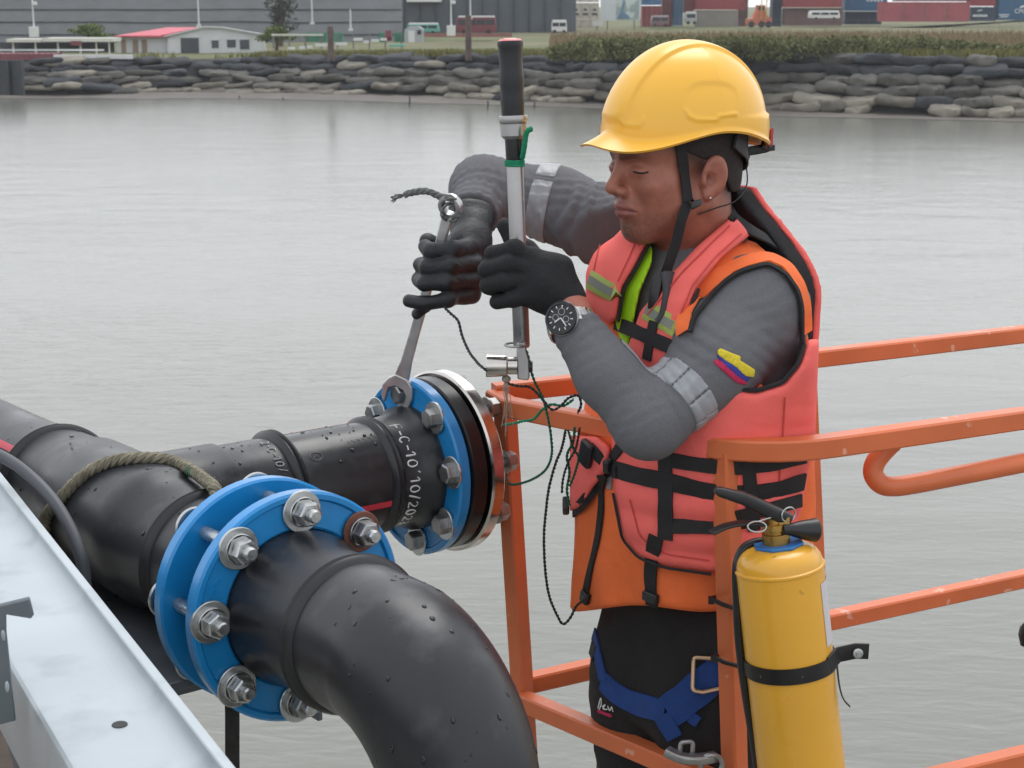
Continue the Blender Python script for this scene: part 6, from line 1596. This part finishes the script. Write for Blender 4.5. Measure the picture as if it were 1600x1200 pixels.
pos, F = surfnet(head, lo, hi, .0022, 1)
hd = obj('head', (pos, [tuple(q) for q in F.tolist()]), m_skin, person, recalc=False, angle=None, label='face in profile looking down, with a small ear stud')
# pigment: lips, brows, stubble, lids
q = tohead((pos[:, 0], pos[:, 1], pos[:, 2])); X, Yv, Z = q; Z = np.where(Z < 0, Z / .93, Z); A = np.abs(Yv)
def gauss(x, s): return np.exp(-(x / s) ** 2)
lip = np.clip(1.3 - np.minimum(n_chain((X, A, Z), [(.1015, 0, -.0455), (.0985, .012, -.0465), (.084, .027, -.053)], [.0062, .0062, .0035]), n_chain((X, A, Z), [(.0985, 0, -.0595), (.0955, .012, -.0585), (.084, .025, -.0545)], [.0078, .0068, .0035])) / .0018, 0, 1)
brow = np.clip(1.2 - np.abs(n_chain((X, A, Z), [(.098, .012, .0335), (.092, .030, .0385), (.078, .050, .033)], [.0035, .0042, .002])) / .003, 0, 1) * (X > .06)
brow = np.clip(1.4 - n_chain((X, A, Z), [(.100, .012, .0300), (.093, .030, .0345), (.078, .050, .0300)], [.0025, .003, .001]) / .004, 0, 1)
goat = np.clip(gauss(np.sqrt((X - .090) ** 2 + A ** 2 + (Z + .090) ** 2), .024) * 1.1, 0, 1) * .7
jaws = np.clip(gauss(Z + .085 - .35 * (.09 - X), .022), 0, 1) * np.clip(X * 20, 0, 1) * .25
must = gauss(Z + .0385, .006) * np.clip((X - .080) * 60, 0, 1) * .25
lash = np.clip(1.3 - n_chain((X, A, Z), [(.0865, .0185, .0035), (.0905, .032, -.0005), (.081, .049, .0030)], [.0016, .0020, .0012]) / .0016, 0, 1)
red = np.clip(.30 * gauss(np.sqrt((X - .06) ** 2 + (A - .05) ** 2 + (Z + .02) ** 2), .04) + .4 * gauss(np.sqrt((X + .012) ** 2 + (A - .085) ** 2 + (Z) ** 2), .035), 0, 1)
fade = np.clip((Z - np.interp(X, [-.11, -.06, -.03, .02, .04, .06, .09], [-.08, -.07, -.035, -.005, .008, .04, .065])) / .03, 0, 1) * (A > .03) * np.clip((.0815 - A) * 400, 0, 1) * .85
base = np.array(S(160, 102, 84)); col = np.repeat(base[None], len(pos), 0)
def mixc(c, w): 
    global col
    col = col * (1 - w[:, None]) + np.array(c)[None] * w[:, None]
mixc(S(170, 98, 84), red * .8); mixc(S(54, 42, 38), fade); mixc(S(138, 78, 76), lip * .75); spk = np.random.RandomState(4).uniform(.35, 1.25, len(pos)); mixc(S(60, 44, 40), np.clip(jaws * spk * 1.3, 0, 1)); mixc(S(46, 36, 34), np.clip(goat * spk, 0, 1)); mixc(S(120, 66, 56), np.clip(np.random.RandomState(5).uniform(-.5, .4, len(pos)), 0, 1) * .35); mixc(S(70, 50, 46), must); mixc(S(40, 32, 30), brow * .6)
at = hd.data.color_attributes.new('pigment', 'FLOAT_COLOR', 'POINT'); at.data.foreach_set('color', np.concatenate([col, np.ones((len(pos), 1))], 1).astype(np.float32).ravel())
nt = m_skin.node_tree; b = nt.nodes['Principled BSDF']; an = nt.nodes.new('ShaderNodeVertexColor'); an.layer_name = 'pigment'
for l in list(b.inputs['Base Color'].links):
    sc_node = l.from_node; nt.links.new(an.outputs['Color'], sc_node.inputs[0])
b.inputs['Subsurface Weight'].default_value = 0.12; b.inputs['Subsurface Radius'].default_value = (1, .35, .2); b.inputs['Subsurface Scale'].default_value = 0.006
el = [hit(head, x, y, 2.2) for x, y in ((990, 268), (997, 270), (1005, 270.5), (1013, 268.5))]
obj('eyelashes', M().tube(smooth_path([a + b * .0004 for a, b in el if a is not None], 5), .0014, 6), m_hair, person)
# hair: cropped shell, fading over the ear
def hair(P):
    Q = tohead(P); X, Yv, Z = Q; A = np.abs(Yv)
    line = np.interp(X, [-.11, -.06, -.03, .02, .035, .05, .09], [-.045, -.035, .008, .030, .036, .050, .085])
    d = smin(skull(Q), n_ell(Q, (-.035, 0, -.01), (.068, .062, .07)), .02) - .0025
    return smax(np.maximum(d, -d - .012), line - Z, .004)
lo, hi = bounds([HL(-.12, -.09, .09), HL(.1, .09, -.07), HL(-.12, .09, -.07), HL(.1, -.09, .09)], .01)
blobobj('hair', hair, lo, hi, .0026, m_hair, person)
obj('ear_stud', M().blob(HL(-.001, .0875, -.034), .0022), m_stain, person)

# ------------------------------------------------------------------ hard hat
HY = math.radians(27)
gf = Vector((-math.cos(HY), -math.sin(HY), 0)); gl = Vector((math.sin(HY), -math.cos(HY), 0)); gu = Vector((0, 0, 1))
tilt = math.radians(1.5); gf, gu = gf * math.cos(tilt) + gu * math.sin(tilt), gu * math.cos(tilt) - gf * math.sin(tilt)
GO = C(1069, 205, 2.49); GA, GB, GH = .1300, .1085, .1305
def GL(x, y, z): return GO + gf * x + gl * y + gu * z
ZT = [0, 15, 30, 45, 58, 72, 88, 108, 128, 148, 165, 180]; ZR = [-.015, -.022, -.025, -.019, -.010, .001, .009, .006, -.006, -.015, -.019, -.020]
VE = [.034, .033, .029, .022, .013, .007, .004, .0035, .0035, .0035, .0035, .0035]
def _smt(tb):
    a = np.interp(np.arange(-40, 221), [-x for x in ZT[::-1]][:-1] + ZT + [360 - x for x in ZT[::-1]][1:], tb[::-1][:-1] + tb + tb[::-1][1:])
    for _ in range(3): a = np.convolve(np.pad(a, 6, 'edge'), np.ones(13) / 13, 'valid')
    return a
TZR, TVE = _smt(ZR), _smt(VE); TDG = np.arange(-40, 221)
NT = 320; NDm = 64
def helm(theta, s_, inner=0.0):
    """s_ 0..1 crown to dome edge, 1..2 brim"""
    dg = abs((math.degrees(theta) + 180) % 360 - 180); zr = np.interp(dg, TDG, TZR); e = np.interp(dg, TDG, TVE)
    zd = zr + np.interp(dg, [0, 40, 70, 180], [.020, .014, .006, .006]); k = min(1.0, s_)
    ph = k * math.pi / 2; z = GH * math.cos(ph) ** 0.97; 
    if k > 0.8: z = GH * math.cos(.8 * math.pi / 2) ** .97 + (zd - GH * math.cos(.8 * math.pi / 2) ** .97) * ((k - .8) / .2)
    rr = max(0.0, 1 - max(0, z / GH) ** (2.15 - .45 * max(0, math.cos(theta)) ** .7)) ** 0.5
    x = GA * rr * math.cos(theta); y = GB * rr * math.sin(theta)
    if x < 0: x *= 0.985
    # raised crown band
    t = min(1, max(0, (0.034 - abs(y)) / .003)); t = t * t * (3 - 2 * t); tz = min(1, max(0, (z - .012) / .012))
    bz = .0042 * t * tz
    n = Vector((x / GA ** 2, y / GB ** 2, max(0, z) / GH ** 2)).normalized() if rr > 0.01 else Vector((0, 0, 1))
    sk = min(1, max(0, (.030 - z) / .003)) * min(1, max(0, (dg - 95) / 45)); bz += .0045 * sk * sk * (3 - 2 * sk)
    p = Vector((x, y, z)) + n * (bz - inner)
    if y > .02 and inner == 0 and s_ <= 1:
        g = GL(*p); q = proj(g); ex_ = abs((q[0] - 1112) / 40.0) ** 2.6 + abs((q[1] - 157) / 28.0) ** 2.6
        if ex_ < 1.6:
            w_ = min(1, max(0, (1.3 - ex_) / .6)); w_ = w_ * w_ * (3 - 2 * w_); p = p - n * (.0024 * w_ * min(1, max(0, (188 - q[1]) / 56)))
        for pl in (((1071, 172), (1077, 182), (1090, 187), (1120, 187), (1123, 181), (1150, 178)), ((970, 188), (974, 194), (1000, 195), (1006, 186))):
            dm_ = 99
            for a_, b_ in zip(pl[:-1], pl[1:]):
                ux, uy = b_[0] - a_[0], b_[1] - a_[1]; tt = min(1, max(0, ((q[0] - a_[0]) * ux + (q[1] - a_[1]) * uy) / (ux * ux + uy * uy)))
                dm_ = min(dm_, math.hypot(q[0] - a_[0] - tt * ux, q[1] - a_[1] - tt * uy))
            if dm_ < 4: p = p + n * (.0022 * (1 - dm_ / 4) ** .7)
    if s_ > 1:
        q = s_ - 1; ou = Vector((math.cos(theta), math.sin(theta) * .9, 0)).normalized()
        p = p + ou * (e * q) + Vector((0, 0, (zr - zd) * q ** 0.85))
    return p
v = []; rowsH = [i / NDm for i in range(NDm + 1)] + [1.12, 1.3, 1.5, 1.7, 1.85, 1.95, 2.0]
rowsI = [2.0, 1.9, 1.6, 1.3, 1.05, .95, .85, .7, .5, .3, .1, 0]
for s_ in rowsH:
    for i in range(NT): v.append(GL(*helm(2 * math.pi * i / NT, s_)))
for s_ in rowsI:
    for i in range(NT): 
        p = helm(2 * math.pi * i / NT, s_, .003 if s_ <= 1 else .003 * max(0, 1.0)); p.z -= .003 if s_ > 1 else 0.0
        v.append(GL(*p))
f = []
for r in range(len(rowsH) + len(rowsI) - 1):
    for i in range(NT): f.append((r * NT + i, r * NT + (i + 1) % NT, (r + 1) * NT + (i + 1) % NT, (r + 1) * NT + i))
hat = thing('hard_hat', GO, 'glossy yellow hard hat on the worker head', 'hard hat')
obj('shell', (v, f), m_helm, hat, angle=60)
m_redr = mat('red_reflector', S(170, 40, 52), rough=.3, var=.08)
pr_ = [GL(*helm(math.radians(a), 1.0)) + (GL(*helm(math.radians(a), 1.0)) - GO).normalized() * .004 for a in (150, 158, 166, 174)]
obj('red_reflector', M().sweep([p + gu * .004 for p in pr_], rrect(.004, .026, .001), up=tuple(gu)), m_redr, hat)
# suspension: rear cradle, ratchet knob, temple band
m_grey = mat('dark_grey_nylon', S(58, 58, 62), rough=.6, var=.1)
rb = [HL(-.055, .079, .050), HL(-.085, .060, .030), HL(-.104, .030, .012), HL(-.110, 0, .004), HL(-.104, -.030, .012), HL(-.07, -.07, .04)]
obj('rear_cradle', M().sweep(smooth_path(rb, 6), rrect(.004, .036, .0015), up=tuple(hu)), m_grey, hat)
obj('ratchet_knob', M().lathe(HL(-.112, .004, .012), -hf, [(0, .014), (.008, .0145), (.010, .012), (.010, 0)], 20), m_blk, hat)
obj('rear_strap', M().sweep(smooth_path([GL(-.122, .03, -.016), GL(-.136, .024, -.024), HL(-.120, .012, .016)], 5), rrect(.004, .014, .001), up=tuple(hu)), m_blk, hat)
obj('strap_clip', M().box(GL(-.140, .022, -.024), (.014, .016, .010), (gf, gl, gu)), m_blk, hat, bevel=.002)
obj('nape_cord', M().tube(smooth_path([HL(-.105, .03, -.002), HL(-.09, .052, -.028), HL(-.055, .072, -.046), HL(-.02, .075, -.052), HL(.012, .074, -.058)], 6), .0011, 6), m_blk, hat)
# chin strap lying on the cheek, then hanging to its chin cup
st_pts = [(1063, 216), (1066, 250), (1070, 285), (1074, 315)]
obj('chin_strap', ribbon(lambda P: head(P) - .002, st_pts, .0165, .0022, 6, d0=2.2), m_web, hat, angle=50)
a0, n0 = hit(head, 1074, 316, 2.2); c0_, nC_ = hit(vest_all, 1035, 432, 2.2)
low = smooth_path([a0 + n0 * .003, C(1066, 340, (a0 - CAMP).length * .985), C(1056, 380, 2.43), C(1044, 415, 2.44), C(1036, 440, 2.45)], 6)
obj('chin_strap', M().sweep(low, rrect(.0155, .0022, .0008), up=(.2, -1, .1)), m_web, hat)
obj('strap_slider', M().sweep([a0 + n0 * .004 + (C(1074, 318, 2.4) - C(1066, 318, 2.4)), C(1083, 321, 2.405), C(1091, 317, 2.41), C(1096, 314, 2.415)], rrect(.010, .005, .002), up=(.2, -1, .1), scales=[1, 1.15, 1, .6]), m_blk, hat)
cpth = smooth_path([C(1043, 424, 2.425), C(1047, 445, 2.42), C(1046, 470, 2.42), C(1040, 495, 2.425), C(1032, 506, 2.43)], 5)
obj('chin_cup', M().sweep(cpth, rrect(.026, .010, .004), up=(.6, -.8, 0), scales=[.6] + [1.0] * (len(cpth) - 2) + [.6]), m_grey, hat)
obj('chin_cup_pad', M().sweep([C(1030, 432, 2.43), C(1024, 455, 2.43), C(1022, 480, 2.435), C(1026, 500, 2.44)], rrect(.020, .010, .004), up=(-.6, -.8, 0)), m_blk, hat)

# ------------------------------------------------------------------ gloves
LW = C(882, 462, 2.43)
kn = [(804, 389, 2.416), (794, 414, 2.410), (792, 440, 2.410), (800, 466, 2.416)]
pip = [(770, 396, 2.432), (761, 421, 2.430), (763, 447, 2.430), (776, 473, 2.434)]
dip = [(770, 404, 2.472), (764, 428, 2.474), (768, 450, 2.474), (780, 470, 2.474)]
tip = [(796, 410, 2.488), (792, 432, 2.490), (796, 452, 2.490), (804, 470, 2.488)]
pal_ax = [(C(790, 425, 2.42) - C(880, 455, 2.43)).normalized()]
pal_n = Vector((0.1, -1, .15)); pal_n = (pal_n - pal_ax[0] * pal_n.dot(pal_ax[0])).normalized(); pal_ax = [pal_ax[0], pal_ax[0].cross(pal_n), pal_n]
def glove_near(P):
    d = n_rbox(P, C(847, 437, 2.424), (.037, .042, .0175), pal_ax, .016)
    d = smin(d, n_cap(P, C(858, 446, 2.425), LW + (LWr - LW) * .12, .034, .0310), .025)
    for i in range(4):
        r = (.0124, .0128, .0124, .0112)[i]
        fch = n_chain(P, [C(842, 428 + 14 * (i - 1.5), 2.422), C(*kn[i]), C(*pip[i]), C(*dip[i]), C(*tip[i])], [.0115, r + .0018, r, r - .001, r - .002], .004)
        fg = fch if i == 0 else smin(fg, fch, .0018)
    d = smin(d, fg, .007)
    d = smin(d, n_chain(P, [C(850, 418, 2.445), C(824, 392, 2.472), C(803, 374, 2.492), C(788, 353, 2.492)], [.017, .0155, .0135, .0120], .006), .010)
    return d - wob(P, 130, 3, .0007) - wob(P, 60, 6, .0009)
lo, hi = bounds([C(740, 335, 2.42), C(900, 500, 2.42), C(800, 420, 2.5), C(800, 420, 2.36), C(905, 500, 2.37)], .012)
blobobj('glove', glove_near, lo, hi, .0022, m_glovek, person, relax=1, label='black glove gripping the torque wrench')
cuff = M().tube(smooth_path([C(889, 441, 2.428), C(884, 452, 2.398), C(876, 472, 2.398), C(869, 490, 2.42), C(872, 482, 2.455), C(882, 456, 2.46)], 5, True), .0042, 8, closed=True)

# bare wrist between glove and sleeve
wr_ = lambda P: n_cap(P, LW + (LWr - LW) * .15, LWr - LWd * .03, .0285, .030)
lo, hi = bounds([LW, LWr], .055); wo_ = blobobj('wrist', wr_, lo, hi, .003, mat('brown_wrist_skin', S(172, 106, 90), rough=.46, var=.08, vs=40, bump=.1, bs=260), person)
# far glove on the wrench
RK = [(737, 388, 2.655), (744, 412, 2.652), (745, 437, 2.655), (738, 460, 2.66)]
RP = [(706, 390, 2.612), (702, 415, 2.608), (699, 441, 2.608), (700, 468, 2.613)]
RD = [(676, 394, 2.612), (668, 418, 2.612), (664, 443, 2.612), (662, 473, 2.612)]
RT = [(665, 384, 2.632), (657, 413, 2.640), (654, 436, 2.640), (638, 469, 2.618)]
def glove_far(P):
    ax = [(C(728, 470, 2.66) - C(738, 345, 2.70)).normalized()]; n_ = Vector((.85, -.5, .1)); n_ = (n_ - ax[0] * n_.dot(ax[0])).normalized(); ax = [ax[0], ax[0].cross(n_), n_]
    d = n_rbox(P, C(727, 418, 2.672), (.050, .036, .018), ax, .016)
    d = smin(d, n_cap(P, C(735, 385, 2.685), C(738, 344, 2.735), .034, .037), .025)
    for i in range(4):
        r = (.0150, .0145, .0140, .0125)[i]
        d = smin(d, n_cap(P, C(730, 418 + 14 * (i - 1.5), 2.668), C(*RK[i]), .013, r), .010)
        d = smin(d, n_chain(P, [C(*RK[i]), C(*RP[i]), C(*RD[i]), C(*RT[i])], [r, r, r - .0008, r - .0025], .005), .004)
    d = smin(d, n_chain(P, [C(722, 378, 2.69), C(700, 386, 2.685), C(680, 386, 2.68), C(668, 376, 2.665)], [.018, .016, .0145, .013], .006), .008)
    d = smin(d, n_cap(P, C(664, 480, 2.65), C(652, 490, 2.645), .011, .010), .006)
    d = smax(d, cut_plane(P, C(741, 338, 2.745), (C(741, 338, 2.745) - C(735, 385, 2.685)).normalized()), .004)
    return d - wob(P, 120, 2, .0009) - wob(P, 55, 8, .0012)
lo, hi = bounds([C(622, 330, 2.66), C(775, 505, 2.66), C(720, 400, 2.77), C(700, 420, 2.585)], .012)
blobobj('glove', glove_far, lo, hi, .0023, m_glove, person, relax=1, label='black coated glove holding the combination wrench')
# ------------------------------------------------------------------ wristwatch
m_dial = mat('black_watch_dial', S(24, 26, 30), rough=.25, var=.1, vs=80)
watch = thing('wristwatch', C(880, 497, 2.39), 'steel wristwatch with a black dial below the near glove', 'watch')
wn_ = Vector((-.36, -.86, .30)).normalized()
wc_ = C(877, 497, 2.372)
obj('case', M().lathe(wc_ - wn_ * .010, wn_, [(0, .018), (.002, .0245), (.008, .0255), (.0105, .0245), (.0125, .0225), (.0125, .0205), (.0115, .0200)], 40), m_zincd, watch, angle=30)
obj('bezel', M().lathe(wc_ - wn_ * .010, wn_, [(.0106, .0245), (.0132, .0232), (.0132, .0200), (.0116, .0196)], 40), m_dial, watch, angle=30)
dl = obj('dial', M().lathe(wc_ - wn_ * .010, wn_, [(.0114, .0201), (.0116, .0)], 40), m_dial, watch)
wa = wn_.cross(Vector((0, 0, 1))).normalized(); wb2 = wn_.cross(wa)
for k in range(12):
    a = k * math.pi / 6; c_ = wc_ + wn_ * .0019 + (wa * math.cos(a) + wb2 * math.sin(a)) * .0165; r_ = wa * math.cos(a) + wb2 * math.sin(a)
    obj('hour_mark', M().box(c_, (.004, .0012, .0006), (r_, wn_.cross(r_), wn_)), m_chalk, dl)
for (cx_, cy_, rr2) in ((.008, .0, .0048), (-.008, .001, .0048), (0, -.009, .0052)):
    obj('sub_dial', M().lathe(wc_ + wa * cx_ + wb2 * cy_ + wn_ * .0018, wn_, [(0, rr2), (.0004, rr2), (.0004, rr2 - .0008), (0.0001, rr2 - .001)], 20), m_zincd, dl)
for ang, ln in ((.7, .011), (2.3, .015)):
    r_ = wa * math.cos(ang) + wb2 * math.sin(ang); obj('hand', M().box(wc_ + wn_ * .0026 + r_ * ln / 2, (ln, .0014, .0006), (r_, wn_.cross(r_), wn_)), m_chalk, dl)
wax = (LWr - LW).normalized(); e1 = (wn_ - wax * wn_.dot(wax)).normalized(); e2 = wax.cross(e1)
wrc = wc_ - wn_ * .010 - e1 * .027
for k in range(22):
    a = math.radians(42 + k * (276 / 21)); r_ = e1 * math.cos(a) + e2 * math.sin(a); t_ = wax.cross(r_)
    obj('bracelet_link', M().box(wrc + r_ * .0335, (.0215, .0078, .0035), (wax, t_, r_)), m_stain, watch, bevel=.0008)
    obj('bracelet_link', M().box(wrc + r_ * .0345, (.0090, .0078, .0035), (wax, t_, r_)), m_zinc, watch, bevel=.0008)
